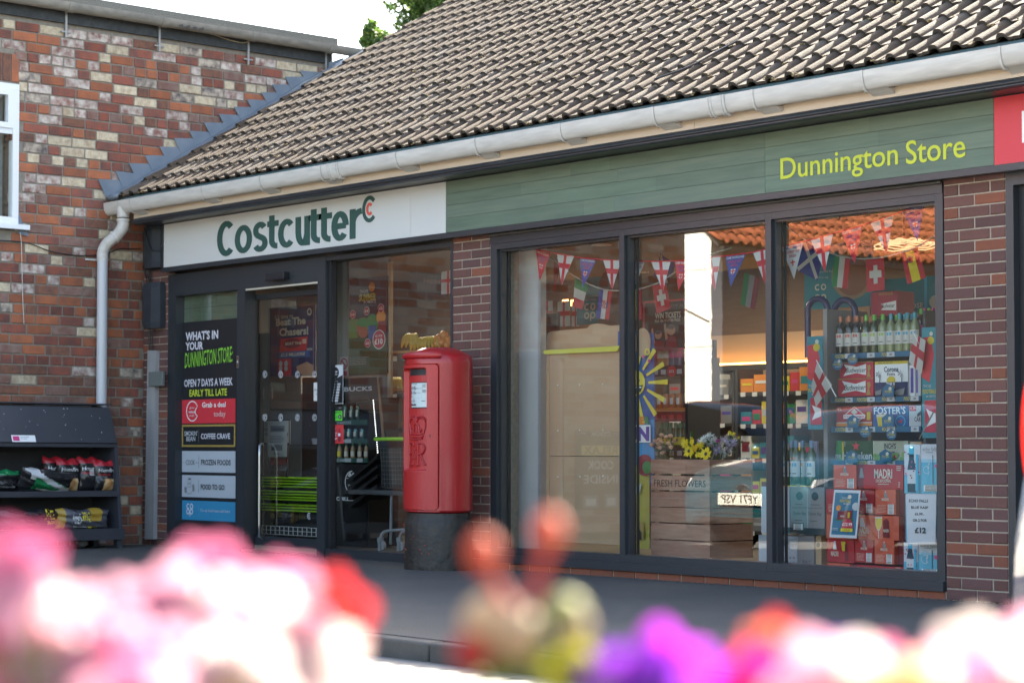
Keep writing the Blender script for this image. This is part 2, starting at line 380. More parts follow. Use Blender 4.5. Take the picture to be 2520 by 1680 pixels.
# walls around and behind: shell of the shop with the shopfront left open
INW = mat('interior_wall_paint', (.20, .18, .165), .8); CEIL = mat('ceiling_tile', (.24, .23, .21), .9); FLO = mat('shop_floor_tile', (.20, .17, .13), .5, var=(3, .3, (.16, .14, .11)))
WBR = mat('white_painted_block', (.36, .36, .37), .8, bump=(30, .2)); WOODL = mat('light_oak_panel', (.17, .115, .075), .55, var=(6, .6, (.12, .08, .05), (1, 1, 14)))
shopfit('rear_wall', MB().box(-17.2, 9.0, 0, -4.0, 9.2, 3.2), INW); shopfit('side_wall', MB().box(-4.2, .35, 0, -4.0, 9.0, 3.2), INW)
shopfit('party_wall', MB().box(-17.205, .35, 0, -17.10, 9.0, 3.2), INW)
shopfit('shop_floor', MB().box(-17.1, .13, .0, -4.2, 9.0, .06), FLO); shopfit('shop_ceiling', MB().box(-17.1, .13, 2.80, -4.2, 9.0, 2.9), CEIL)
shopfit('lintel', MB().box(-17.2, .012, 2.76, -4.0, .34, 3.30), ANTH); shopfit('side_door_frame', MB().box(xp[5] + .003, .0, 0, P(2496, 800).x, .1, 2.66).box(xp[5] + .003, .0, 2.6601, -4.0, .1, 2.74), ANTH); shopfit('side_door_void', MB().box(P(2496, 800).x + .001, .06, 0, -4.0, .33, 2.6599), flat('dark_doorway', (.01, .01, .012), .5))
# partition behind the doors
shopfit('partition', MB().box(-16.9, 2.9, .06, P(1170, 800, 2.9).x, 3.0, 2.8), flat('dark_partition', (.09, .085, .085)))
# roof: deck, eaves, fascia
TH = rad(30.0); ct, st_ = math.cos(TH), math.sin(TH); E0 = Vector((0, -.40, 3.472))       # underside line of the eaves tiles
def RP(x, s, h=0.): return Vector((x, E0.y + s * ct - h * st_, E0.z + s * st_ + h * ct))
roof = thing('roof', None, None, (0, 0, 3.4)); roof.parent = shop; roof.location = (0, 0, 3.4)
DECK = mat('roof_underlay', (.03, .03, .03), .9)
RX0, RX1, RS = -17.06, -5.2, 6.9
shopfit('roof_deck', MB().prism([RP(RX0, .02, -.02), RP(RX1, .02, -.02), RP(RX1, RS, -.02), RP(RX0, RS, -.02)], -Vector((0, -st_, ct)) * .12)
        .prism([RP(RX0, RS, -.02), RP(RX1, RS, -.02), (RX1, 9.2 + 2, 3.0), (RX0, 9.2 + 2, 3.0)], (0, 0, -.12)), DECK, parent=roof)
TILE = mat('concrete_roof_tile', (0.062, 0.040, 0.025), .92, var=(26, .7, (0.04032, 0.0288, 0.02088)), bump=(150, .6), rv=.13)
TILE2 = mat('concrete_roof_tile_lichened', (0.0612, 0.0432, 0.03024), .92, var=(7, 1.0, (0.09, 0.072, 0.0576)), bump=(150, .6), rv=.13)
TEND = mat('tile_end_grime', (0.0272, 0.0224, 0.0168), .95, var=(60, .8, (0.056, 0.0464, 0.036)))  # tile ends get a darker brown than the tile tops
CW, GA = .322, .335
def tile_geo():
    prof = []; n = 32
    for i in range(n + 1):
        u = i / n; z = 0.
        for c in (.25, .75):
            d = (u - c) * CW
            if abs(d) < .037: z = max(z, .038 * math.sqrt(max(0, 1 - (d / .037) ** 2)))
        z += .003 * abs(math.cos(u * 2 * math.pi)); prof.append(((u - .5) * CW * 1.0, z))
    L = GA + .055; vs = []; fs = []
    for s, lift in ((0, .030), (L, .002)):
        for (x, z) in prof: vs.append((x, s, lift + z + .015))
        for (x, z) in prof: vs.append((x, s, lift + z * .86 - (0.0 if s else .006)))
    m = n + 1
    for i in range(n):
        fs += [(i, i + 1, 2 * m + i + 1, 2 * m + i), (m + i, i + m + 1, i + 1, i), (m + i + 1, m + i, 3 * m + i, 3 * m + i + 1)]
    fs += [(0, 2 * m, 3 * m, m), (m - 1, 2 * m - 1, 4 * m - 1, 3 * m - 1)]
    return vs, fs
tv, tf = tile_geo(); tme = bpy.data.meshes.new('roof_tile'); tme.from_pydata([(v[0], v[1] * ct - v[2] * st_, v[1] * st_ + v[2] * ct) for v in tv], [], tf)
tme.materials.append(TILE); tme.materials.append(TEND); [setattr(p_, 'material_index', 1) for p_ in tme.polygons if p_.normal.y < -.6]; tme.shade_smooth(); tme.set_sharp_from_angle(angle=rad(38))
spots = []
for r in range(int(RS / GA)):
    for c in range(int((RX1 - RX0) / CW) + 1):
        p = RP(RX0 + CW * (c + .5), r * GA)
        q = [a.dot(p + Vector((0, .15, .1)) - CAM) for a in _MT]; X = PX + F_PX * q[0] / q[2]; Yp = PY + F_PX * q[1] / q[2]
        spots.append((not (-20 < X < 2560 and -40 < Yp < 1700), q[2], r, c, p))
spots.sort(key=lambda t: t[:2]); rest = MB()
for n, (hid, d, r, c, p) in enumerate(spots):
    j = Vector((U(-.002, .002), U(-.006, .006), U(-.002, .003)))
    if n < 300:
        o = bpy.data.objects.new('roof_tile', tme); col.objects.link(o); o.parent = roof; o.location = p + j - Vector((-12, 0, 3.4)); o.rotation_euler = (0, U(-.006, .006), U(-.008, .008))
        if rnd() < .22: o.material_slots[0].link = 'OBJECT'; o.material_slots[0].material = TILE2
    else:
        b = p + j; vv = [(b.x + v[0], b.y + v[1] * ct - v[2] * st_, b.z + v[1] * st_ + v[2] * ct) for v in tv]
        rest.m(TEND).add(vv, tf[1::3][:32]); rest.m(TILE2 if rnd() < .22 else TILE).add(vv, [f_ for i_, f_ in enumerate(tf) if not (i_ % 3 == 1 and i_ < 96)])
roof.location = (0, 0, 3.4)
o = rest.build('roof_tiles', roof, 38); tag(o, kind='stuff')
# moss and straw caught in the laps
MOSS = mat('dry_moss', (.12, .10, .05), 1.0, var=(40, .8, (.30, .2, .09)))
mo = MB().m(MOSS)
for i in range(420):
    p = RP(U(-17, -5.6), int(U(0, 14)) * GA - U(.0, .05), .045 + U(0, .02))
    for k in range(3): mo.ball((p.x + U(-.02, .02), p.y + U(-.01, .01), p.z + U(-.008, .01)), U(.004, .014), U(.004, .01), U(.003, .009), 5, 3)
tag(mo.build('moss_tufts', roof), kind='stuff')
UPV = mat('grey_white_gutter_plastic', (.56, .54, .50), .45, var=(5, .7, (.42, .40, .37), (1, 6, 6)), bump=(30, .05)); CREAMP = mat('cream_painted_fascia', (.56, .45, .34), .55, var=(4, .5, (.50, .40, .30)), bump=(20, .05))
TEALF = mat('green_eaves_felt', (.05, .11, .115), .8, var=(12, .6, (.09, .08, .06)))
gx0, gx1 = P(330, 527, -.36).x, -4.8
shopfit('eaves_felt', MB().prism([(RX0, -.34, 3.42), (RX0, -.455, 3.45), (RX0, -.40, 3.49), (RX0, -.30, 3.52)], (RX1 - RX0, 0, 0)), TEALF)
fx = [gx0 + .02, P(1708, 300, -.36).x, P(2700, 200, -.36).x]
for a, b in ((fx[0], fx[1] - .002), (fx[1] + .002, -4.8)): shopfit('fascia_board', MB().box(a, -.355, 3.272, b, -.33, 3.50), CREAMP)
shopfit('end_bracket', MB().prism([(gx0 - .03, -.345, 3.235), (gx0 - .03, -.345, 3.46), (gx0 - .03, 0.0, 3.46), (gx0 - .03, 0.0, 3.235)], (.05, 0, 0)), CREAMP)
# dark cladding roll under the fascia, with soffit
cl = MB(); prof = [(-.352, 3.270), (-.372, 3.262), (-.384, 3.244), (-.382, 3.236), (-.366, 3.230), (-.366, 3.222), (-.372, 3.216), (-.350, 3.208), (-.10, 3.222), (.0, 3.222), (.0, 3.27)]
jx = P(2212, 235, -.37).x
for a, b in ((gx0 + .0, jx - .0015), (jx + .0015, -4.8)):
    MBx = MB().prism([(a, y, z) for y, z in prof][::-1], (b - a, 0, 0)); shopfit('soffit_cladding', MBx, ANTH)
# gutter
gut = thing('gutter', 'weathered pale plastic half-round gutter running along the eaves of the tiled shop roof', 'gutter', (-12, -.425, 3.33))
GY, GZ, GR = -.425, 3.452, .062
def gut_run(x0, x1, r, name, t=.004):
    vs = []; fs = []; n = 12
    for x in (x0, x1):
        for rr in (r, r - t):
            for k in range(n + 1): q = math.pi + math.pi * k / n; vs.append((x, GY + rr * math.cos(q), GZ + rr * 2.05 * math.sin(q)))
    m = n + 1
    for k in range(n): fs += [(k, k + 1, 2 * m + k + 1, 2 * m + k), (m + k + 1, m + k, 3 * m + k, 3 * m + k + 1), (k + 1, k, m + k, m + k + 1), (2 * m + k, 2 * m + k + 1, 3 * m + k + 1, 3 * m + k)]
    fs += [(0, 2 * m, 3 * m, m), (n, m + n, 3 * m + n, 2 * m + n)]
    return MB().add(vs, fs).build(name, gut, 40, UPV)
gl = P(254, 520, -.43).x; jxs = [P(x, 400, -.43).x for x in (830, 1775)]; eb = [gl] + jxs + [-4.8]
for a, b in zip(eb[:-1], eb[1:]): gut_run(a + .002, b - .002, GR, 'gutter_length')
for x in jxs:
    gut_run(x - .075, x + .075, GR + .005, 'gutter_union')
    for dx in (-.07, -.045, .045, .07): gut_run(x + dx - .006, x + dx + .006, GR + .0095, 'union_rib')
for i, px in enumerate((330, 507, 650, 800, 985, 1180, 1390, 1620, 1865, 2135, 2475)):
    x = P(px, 400, -.43).x; gut_run(x - .008, x + .008, GR + .008, 'gutter_strap')
    MB().prism([(x + .0, -.356, 3.33), (x + .0, -.43, 3.325), (x + .0, -.36, 3.292)], (.16, 0, 0)).build('gutter_bracket', gut, None, UPV)
for px in (254, 262, 300): 
    x = P(px, 520, -.43).x; gut_run(x - .010, x + .010, GR + .007, 'outlet_collar')
# downpipe
dp = thing('downpipe', 'pale grey round downpipe with double elbow on the old brick wall', 'downpipe', (XL + .1, -.55, 0))
DPM = mat('grey_downpipe_plastic', (0.4945, 0.506, 0.529), .35, var=(2, .3, (0.437, 0.4485, 0.46), (1, 1, .3)))
ox = P(303, 540, -.425).x; pw = S(251, 800, XL + .085)
MB().tube([(ox, -.425, 3.39), (ox, -.425, 3.285)], [.068, .060], 20).build('outlet_spigot', dp, 40, UPV)
c = [Vector((ox, -.425, 3.27)), Vector((ox, -.425, 3.20)), Vector((ox - .02, -.44, 3.15)), Vector((ox - .07, -.465, 3.10)), Vector((pw.x + .10, pw.y + .055, 3.075)), Vector((pw.x + .03, pw.y + .02, 3.02)), Vector((pw.x, pw.y, 2.95)), Vector((pw.x, pw.y, 2.88))]
def smooth(pts, n=3):
    for _ in range(n):
        q = [pts[0]]
        for a, b in zip(pts[:-1], pts[1:]): q += [a * .75 + b * .25, a * .25 + b * .75]
        pts = q + [pts[-1]]
    return pts
MB().tube(smooth(c), .058, 20).build('elbow', dp, 50, UPV)
MB().tube([(ox, -.425, 3.272), (ox, -.425, 3.248)], .067, 20).build('collar', dp, 40, UPV)
mid = (c[3] + c[4]) / 2; dm = (c[4] - c[3]).normalized(); MB().tube([mid - dm * .012, mid + dm * .012], .067, 20).build('collar', dp, 40, UPV)
MB().tube([(pw.x, pw.y, 2.90), (pw.x, pw.y, .25), (pw.x, pw.y, .03)], .0535, 20).build('pipe', dp, 40, DPM)
zc = S(240, 638, XL + .08).z
MB().tube([(pw.x, pw.y, zc - .012), (pw.x, pw.y, zc + .012)], .058, 20).box(pw.x - .075, pw.y - .16, zc - .01, pw.x - .062, pw.y - .03, zc + .008).build('pipe_clip', dp, 40, UPV)

# ------------------------------------------------------------------ fascia signs
SY = -.10; sz0, sz1 = 2.785, 3.214
sxl, sxj, sxr = P(404, 600, SY).x, P(1098, 500, SY).x, P(2447, 330, SY).x
shopfit('sign_tray', MB().box(sxl - .03, -.085, 2.74, -4.8, .01, 3.221), ANTH)
shopfit('sign_trim', MB().box(sxl - .03, -.112, 2.738, -4.8, -.086, 2.783).box(sxl - .03, -.112, 2.7835, sxl - .003, -.086, 3.219), ANTH)
WST = mat('white_textured_sign_panel', (.66, .655, .63), .7, bump=(220, .9)); GPL = [mat('green_wood_look_panel_%s' % n, c_, .6, var=(3.2, .8, c2, (.7, 1, 9))) for n, c_, c2 in
      (('mid', (.115, .158, .112), (.075, .112, .078)), ('sage', (.13, .175, .12), (.09, .13, .09)), ('deep', (.10, .142, .105), (.14, .18, .125)), ('bright', (.125, .18, .125), (.085, .125, .088)))]
s1 = thing('white_sign', 'white textured fascia sign with dark green shop lettering above the sliding door', 'shop sign', ((sxl + sxj) / 2, SY, sz0))
jn = P(1012, 520, SY).x
MB().box(sxl, SY - .004, sz0, jn - .001, SY + .012, sz1).build('panel', s1, None, WST); MB().box(jn + .001, SY - .004, sz0, sxj - .001, SY + .012, sz1).build('panel', s1, None, WST)
def MF(y): return lambda a, b, d: (a, y - d, b)
mf = MF(SY - .0045)
def mfk(a, b, d): return (a * KX, SY - .0045 - d, b)
KX = 1.5
def ell(x0, x1, z0, z1, w, a0, a1, n=18): return arc((x0 + x1) / 2, (z0 + z1) / 2, (x1 - x0 - w) / 2, (z1 - z0 - w) / 2, a0, a1, n)
def letter(ch, x0, x1, z0, zx, zt, w, m, parent, caps=True, dep=.004, kx=1.):
    """x0..x1 width, z0 baseline, zx top of small letters, zt top of capitals"""
    mb = MB().m(m); h = w / 2; k = [0]; x0, x1 = x0 / kx, x1 / kx
    mf = lambda a, b, d: (a * kx, SY - .0045 - d, b)
    def st(p): k[0] += 1; stroke(mb, p, w, dep + k[0] * .0004, mf, caps)
    if ch == 'C': st(ell(x0, x1 + w * .25, z0, zt, w, 48, 312))
    elif ch in 'oO': st(ell(x0, x1, z0, zx, w, 0, 181)); st(ell(x0, x1, z0, zx, w, 180, 361))
    elif ch == 'c': st(ell(x0, x1 + w * .2, z0, zx, w, 45, 315))
    elif ch == 'e': st(ell(x0, x1, z0, zx, w, 0, 318)); st([(x0 + w * .8, (z0 + zx) / 2), (x1 - h, (z0 + zx) / 2)])
    elif ch in 'sS':
        top = zx if ch == 's' else zt; mz = (z0 + top) / 2; cx = (x0 + x1) / 2; rx = (x1 - x0 - w) / 2
        a = arc(cx, (mz + top) / 2 - h / 4, rx * .92, (top - mz) / 2 - h * .45, 28, 235, 12); b = arc(cx, (mz + z0) / 2 + h / 4, rx, (mz - z0) / 2 - h * .45, 55, -155, 12)
        st(a + b)
    elif ch == 't':
        xs = x0 + (x1 - x0) * .38; q_ = (x1 - xs) * .75; st([(xs, zt)] + arc(xs + q_, z0 + q_ + h, q_, q_, 180, 275, 8)); st([(x0 - h * .1, zx - h), (x1, zx - h)])
    elif ch == 'u': r = (x1 - x0 - w) / 2; rz_ = (zx - z0) * .42; st([(x0 + h, zx)] + arc((x0 + x1) / 2, z0 + rz_ + h, r, rz_, 180, 340, 12)); st([(x1 - h, zx), (x1 - h, z0)])
    elif ch == 'n': r = (x1 - x0 - w) / 2; rz_ = (zx - z0) * .42; st([(x0 + h, z0), (x0 + h, zx)]); st(arc((x0 + x1) / 2, zx - rz_ - h, r, rz_, 160, 0, 12) + [(x1 - h, z0)])
    elif ch == 'r': rz_ = (zx - z0) * .40; st([(x0 + h, z0), (x0 + h, zx)]); st(arc(x1, zx - rz_ - h * .95, x1 - x0 - h, rz_, 165, 92, 8))
    elif ch == 'i': st([(x0 + h, z0), (x0 + h, zx)]); mb.m(m); c = (x0 + h, zt + h * .3); stroke(mb, [(c[0], c[1] - .002), (c[0], c[1] + .002)], w * 1.05, dep, mf, True)
    elif ch == 'D': r = x1 - x0 - w; mz = (z0 + zt) / 2; st([(x0 + h, z0), (x0 + h, zt)]); st([(x0 + h, zt - h)] + arc(x0 + w * 1.2, mz, x1 - x0 - w * 1.7, (zt - z0) / 2 - h, 90, -90, 18) + [(x0 + h, z0 + h)])
    elif ch == 'g': st(ell(x0, x1, z0, zx, w, 0, 181)); st(ell(x0, x1, z0, zx, w, 180, 361)); r = (x1 - x0 - w) / 2; st([(x1 - h, zx - h * .1), (x1 - h, z0 - w * .6)] + arc((x0 + x1) / 2, z0 - w * .6, r, w * 1.55, 0, -160, 10))
    return mb.build('letter', parent)
zb, zx_, zt_ = P(870, 588, SY).z, P(878, 515, SY).z, P(769, 516, SY).z
zC1, zC0 = P(557, 544, SY).z, P(557, 631, SY).z; X_ = lambda px: P(px, 570, SY).x; W1 = .078
for ch, a, b in (('C', 535.7, 578.5), ('o', 579.5, 621.5), ('s', 623.5, 660), ('t', 660, 687), ('c', 686, 726), ('u', 728.6, 764), ('t', 762, 792), ('t', 787, 818), ('e', 817, 859.5), ('r', 862, 892)):
    if ch == 'C': letter(ch, X_(a), X_(b), zC0, 0, zC1, .056, DGREEN, s1, False, kx=1.5)
    else: letter(ch, X_(a), X_(b), zb - .005 * (ch in 'osceu'), zx_ + .004, zt_, .053, DGREEN, s1, False, kx=1.5)
cx_, cz_ = P(909, 515, SY).x, P(909, 515, SY).z
m2 = MB().m(DGREEN); stroke(m2, arc(cx_ + .01, cz_, .080, .100, 42, 318, 20), .036, .005, mf, False); m2.build('emblem_outer_ring', s1)
REDC = flat('sign_coral_red', (.66, .10, .07)); m2 = MB().m(REDC); stroke(m2, arc(cx_ + .012, cz_, .034, .044, 45, 315, 14), .026, .005, mf, False); m2.build('emblem_inner_ring', s1)
s2 = thing('green_sign', 'long green plank-look fascia sign with lime yellow village store lettering', 'shop sign', ((sxr + sxj) / 2, SY, sz0))
rows = [0, .28, .53, .76, 1.0]; jv = P(1884, 470, SY).x
for i in range(4):
    z0, z1 = sz0 + (sz1 - sz0) * rows[i], sz0 + (sz1 - sz0) * rows[i + 1]; ends = [sxj + .001, jv, sxr - .002]
    br = [U(sxj + .8, sxj + 1.6), U(jv - 1.5, jv - .7)]; es = sorted([ends[0], br[0], br[1], jv, U(jv + .6, sxr - .5), ends[2]])
    for k, (a, b) in enumerate(zip(es[:-1], es[1:])):
        MB().box(a + .0002, SY - .004, z0 + .0012, b - .0002 - (.0015 if abs(b - jv) < .01 else 0), SY + .012, z1 - .0012).build('plank', s2, None, GPL[(i * 2 + k) % 4])
Zd0, Zd1 = P(1922, 444, SY).z, P(1922, 392, SY).z; Zu1 = P(1962.5 + 0, 403, SY).z; c3 = lambda v: P(1620 + v * .38265, 400, SY).x; W2 = .024
Zx = Zd0 + (Zd1 - Zd0) * .69
Yt0, Yt1 = Zd0 - (Zd1 - Zd0) * .0, Zd1
def word(s_, xa, xb, z0, z1, parent, bold, m):
    g, fs = text_geo(s_, bold, 0, 4); mb = MB().m(m); n0 = None
    me_v = [(xa + (xb - xa) * a_, z1 - (z1 - z0) * b_) for a_, b_ in g]
    # split the word into its letters: connected groups of faces
    par = list(range(len(g)))
    def fd(i):
        while par[i] != i: par[i] = par[par[i]]; i = par[i]
        return i
    for f in fs:
        for i in f[1:]: par[fd(i)] = fd(f[0])
    groups = {}
    for f in fs: groups.setdefault(fd(f[0]), []).append(f)
    for gf in groups.values():
        ids = sorted({i for f in gf for i in f}); mp = {i: k for k, i in enumerate(ids)}; b = MB().m(m)
        b.add([(me_v[i][0], SY - .0085, me_v[i][1]) for i in ids], [tuple(mp[i] for i in f) for f in gf])
        ed = {}
        for f in gf:
            for a_, c_ in zip(f, f[1:] + f[:1]): ed[(a_, c_)] = ed.get((a_, c_), 0) + 1
        rim = [(a_, c_) for (a_, c_) in ed if (c_, a_) not in ed]; b.add([(me_v[i][0], y_, me_v[i][1]) for a_, c_ in rim for i, y_ in ((a_, SY - .0085), (c_, SY - .0085), (c_, SY - .004), (a_, SY - .004))], [(4 * k + 3, 4 * k + 2, 4 * k + 1, 4 * k) for k in range(len(rim))]); b.build('letter', parent)
zg = Zd0 - (Zd1 - Zd0) * .285
word('Dunnington', c3(790), c3(1545), zg, Zd1 + .004, s2, .006, LIME); word('Store', c3(1598), c3(1979), Zd0 - .004, Zd1 + .004, s2, .006, LIME)
for ch, a, b in () and (('D', 790, 878), ('u', 892, 951), ('n', 972, 1034), ('n', 1056, 1114), ('i', 1134, 1150), ('n', 1170, 1228), ('g', 1247, 1313), ('t', 1322, 1376), ('o', 1386, 1457), ('n', 1480, 1545), ('S', 1598, 1680), ('t', 1692, 1740), ('o', 1752, 1831), ('r', 1850, 1890), ('e', 1900, 1979)):
    letter(ch, c3(a), c3(b), Zd0, Zx, Zd1, W2, LIME, s2, False)
s3 = thing('red_sign', 'red fascia sign panel with start of white lettering at the right edge', 'shop sign', (sxr + 1, SY, sz0))
REDP = mat('red_sign_panel', (.58, .035, .05), .5); MB().box(sxr + .001, SY - .004, sz0, -4.8, SY + .012, sz1).build('panel', s3, None, REDP)
x = P(2517, 330, SY).x; MB().box(x, SY - .009, P(2517, 352, SY).z, x + .05, SY - .0045, P(2517, 274, SY).z).build('letter', s3, None, WHITE)
# ================================================================== SHOPFRONT FRAMES AND GLASS
GYP = .10                                     # glass plane
def fbox(x0, x1, z0, z1, y0=0.0, y1=.13): return MB().box(x0, y0, z0, x1, y1, z1)
def front(name, x0, x1, z0, z1, y0=0.0, y1=.13, parent=None): o = fbox(x0, x1, z0, z1, y0, y1).build(name, parent or shop, None, ANTH); return o
ZT = 2.738
# big window
bw = thing('window_frame', None, None, (0, 0, 0)); bw.parent = shop; bw.location = (12, 0, 0)
def wf(name, x0, x1, z0, z1, y0=0.0, y1=.13, m=ANTH): return MB().box(x0, y0, z0, x1, y1, z1).build(name, bw, None, m)
xa, xb = P(1207, 700).x, P(2319.5, 480).x
xfr, xm1, xm1r, xm2, xm2r, xrr = P(1222, 800).x, P(1524, 800).x, P(1536, 800).x, P(1884, 800).x, P(1898, 800).x, P(2302, 800).x
zt1, zt2 = 2.66, 2.612
wf('head_rail', xa, xb, zt1 + .001, ZT, -.006, .13); [wf('top_rail', a_ + .001, b_ - .001, zt2, zt1) for a_, b_ in ((xfr, xm1), (xm1r, xm2), (xm2r, xrr))]; wf('drip_edge', xa, xb, 2.722, ZT - .001, -.03, -.0065, mat('dusty_anthracite', (.075, .070, .062), .7))
[wf('sill_rail', a_ + .001, b_ - .001, .118, .176) for a_, b_ in ((xfr, xm1), (xm1r, xm2), (xm2r, xrr))]; wf('sill', xa, xb, .054, .1175, -.025, .13)
for a, b in ((xa, xfr), (xm1, xm1r), (xm2, xm2r), (xrr, xb)): wf('mullion', a, b, .118, zt1)
for a, b in ((xfr, xm1), (xm1r, xm2), (xm2r, xrr)):
    wf('glazing_bead', a + .001, a + .020, .177, zt2, .035, .094); wf('glazing_bead', b - .020, b - .001, .177, zt2, .035, .094)
    wf('glazing_bead', a + .021, b - .021, zt2 - .018, zt2 - .001, .035, .094)
    MB().box(a + .002, GYP, .177, b - .002, GYP + .006, zt2 - .001).build('glass_pane', bw, None, GLASS)
    MB().box(a + .02, GYP + .012, .177, a + .034, GYP + .03, zt2).box(b - .034, GYP + .012, .177, b - .02, GYP + .03, zt2).build('gasket', bw, None, BLACK)
# doors and side lights
ds = thing('door_screen', None, None, (0, 0, 0)); ds.parent = shop; ds.location = (12, 0, 0)
def df(name, x0, x1, z0, z1, y0=0.0, y1=.13, m=ANTH): return MB().box(x0, y0, z0, x1, y1, z1).build(name, ds, None, m)
q = lambda px, Y=0.: P(px, 850, Y).x
x0, x1, x2, x3, x4, x5, x6, x7 = q(413), q(432), q(583), q(602), q(783), q(802), q(1108), q(1114)
df('jamb', x0, x1, 0, 2.72); df('header_panel', x1 + .001, x5 - .001, 2.50, 2.72, -.004); df('top_strip', x5 + .001, x7, 2.68, 2.72)
df('mullion', x2, x3, 0, 2.499); df('mullion', x4, x5, 0, 2.679, -.01); df('jamb', x6, x7, 0, 2.679)
df('bottom_rail', x1 + .001, x2 - .001, 0, .14); df('bottom_rail', x5 + .001, x6 - .001, 0, .075)
df('mullion_seal', x5 + .002, x5 + .035, .076, 2.678, .03, .09, BLACK)
for a, b, z0, z1 in ((x1, x2, .141, 2.498), (x5, x6, .076, 2.678)): MB().box(a + .001, .095, z0, b - .001, .101, z1).build('glass_pane', ds, None, GLASS)
# sliding door leaf, set back
dy = .14; dl = lambda px: P(px, 850, dy).x
leaf = thing('sliding_door', 'glazed sliding entrance door with tall steel pull handle and white circle markers', 'door', ((dl(619) + dl(783)) / 2, dy, 0))
a, b = dl(612), dl(790); zl = P(700, 718, dy).z
for n_, m_ in (('stile', MB().box(a, dy, .02, dl(627), dy + .05, zl)), ('stile', MB().box(b, dy, .02, b + .05, dy + .05, zl)), ('top_rail', MB().box(dl(627), dy, zl - .05, b, dy + .05, zl)), ('bottom_rail', MB().box(dl(627), dy, .02, b, dy + .05, P(700, 1322, dy).z))): m_.build(n_, leaf, None, ANTH)
MB().box(dl(627) + .002, dy + .02, P(700, 1322, dy).z + .001, b - .001, dy + .026, zl - .051).build('glass_pane', leaf, None, GLASS)
hx = P(638.5, 1100, .06).x; za, zb2 = P(638, 1100, .06).z, P(638, 1318, .06).z
MB().tube(smooth([Vector((hx - .05, dy, za + .03)), Vector((hx - .03, .085, za + .03)), Vector((hx, .06, za - .04)), Vector((hx, .06, za - .1))], 2) + [Vector((hx, .06, zb2 + .1)), Vector((hx, .06, zb2)), Vector((hx - .04, dy, zb2 - .03))], .013, 10).build('handle', leaf, 60, STEEL)
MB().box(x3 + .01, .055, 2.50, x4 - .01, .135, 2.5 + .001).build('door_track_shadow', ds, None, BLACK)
df('light_strip', x3 + .012, x4 - .002, P(700, 706, .02).z, P(700, 689, .02).z - .0, .0, .05, mat('cream_door_track', (.52, .48, .40), .5))
df('threshold', x3 - .0, x4, 0, .018, -.03, .2, STEEL)
for yy in (921, 1027):
    for px in (652, 691, 732, 774):
        c_ = Card.px(px - 5.2, yy - 8.5, px + 5.2, yy + 8.5, dy - .002); c_.ring(.5, .5, .5, .11, LGREY, 0, 360, 20); c_.ring(.55, .5, .27, .13, LGREY, 50, 310, 10); c_.done('circle_marker', parent=leaf)
c_ = Card.px(756, 1262, 766, 1276, dy - .002); c_.ring(.5, .5, .5, .12, LGREY, 50, 310); c_.ring(.55, .5, .24, .13, LGREY, 50, 310, 10); c_.done('circle_marker', parent=leaf)
sen = thing('door_sensor', 'small black motion sensor on the panel above the sliding door', 'sensor', (P(681, 690).x, -.05, 2.5))
a_, b_ = P(657, 690, -.05), P(703, 671, -.05)
bevel(MB().box(a_.x, -.075, a_.z + .0, b_.x, -.005, b_.z + .01).build('housing', sen, None, BLACK), .006)
MB().box(a_.x + .01, -.082, a_.z - .008, b_.x - .01, -.03, a_.z - .001).build('lens', sen, None, mat('dark_lens', (.02, .02, .025), .1))
lk = Card.px(582, 875, 587, 905, -.004, STEEL); lk.disc(.5, .2, .2, BLACK); lk.disc(.5, .5, .28, WHITE); lk.disc(.5, .8, .2, BLACK); lk.done('lock_plate', parent=ds)

# window graphics on the left light
wg = P(444, 850, .09).x; we = x2 - .005
gb = Card.px(434, 700, 586, 1330, .106, GPL[1]); 
for v in (.10, .22, .34, .46, .58, .7, .82, .94): gb.rect(0, v, 1, v + .002, mat('groove_dark', (.03, .05, .04), .8)); gb.k -= 1
gb.done('window_backing_board', 'green plank-look backing board behind the narrow left window', 'board')
KX0, KX1 = 444, 588; Yc = .088
def KC(y0, y1, x0=KX0, x1=KX1, base=BLACK, **k): return Card.px(x0, y0, x1, y1, Yc, base, thick=.002, **k)
def kv(c, y0, y1, Yq=None, xm=515):  # pixel y -> v on a card, via its own world height
    f = lambda y: (c.c[0].z - P(xm, y, c.c[0].y).z) / (c.c[0].z - c.c[3].z); return f(y0), f(y1)
def ku(c, x0, x1, ym=950):
    f = lambda x: (P(x, ym, c.c[0].y).x - c.c[0].x) / (c.c[1].x - c.c[0].x); return f(x0), f(x1)
def T(c, s, x0, x1, y0, y1, m, bold=.0, shear=0., slope=0.):
    xm = (x0 + x1) / 2; u0, u1 = ku(c, x0, x1, (y0 + y1) / 2); v0, v1 = kv(c, y0, y1, xm=xm)
    if slope:
        g, fs = text_geo(s, bold, shear); c.mb.m(m).add([c.at(u0 + (u1 - u0) * a, v0 + (v1 - v0) * b - slope * (a - .5)) for a, b in g], fs); c.k += 1
    else: c.text(s, u0, v0, u1, v1, m, bold, shear)
def B(c, x0, x1, y0, y1, m):
    xm = (x0 + x1) / 2; u0, u1 = ku(c, x0, x1, (y0 + y1) / 2); v0, v1 = kv(c, y0, y1, xm=xm); c.rect(u0, v0, u1, v1, m)
PG = flat('poster_text_grey', (.62, .62, .68)); LG = flat('poster_lime_green', (.22, .55, .05)); LY = flat('poster_lime_yellow', (.52, .62, .05))
c = KC(794, 1345); T(c, "WHAT'S IN", 457, 537, 814, 836, PG, .03); T(c, "YOUR", 457, 500, 841, 861, PG, .03)
T(c, "DUNNINGTON STORE:", 455, 573, 860, 898, LG, .005, .15, slope=.018); T(c, "OPEN 7 DAYS A WEEK", 454, 573, 931, 950, PG, .02); T(c, "EARLY TILL LATE", 467, 559, 957, 974, LY, .02)
c.done('window_poster', 'black window poster with white and lime handwriting left of the door', 'poster')
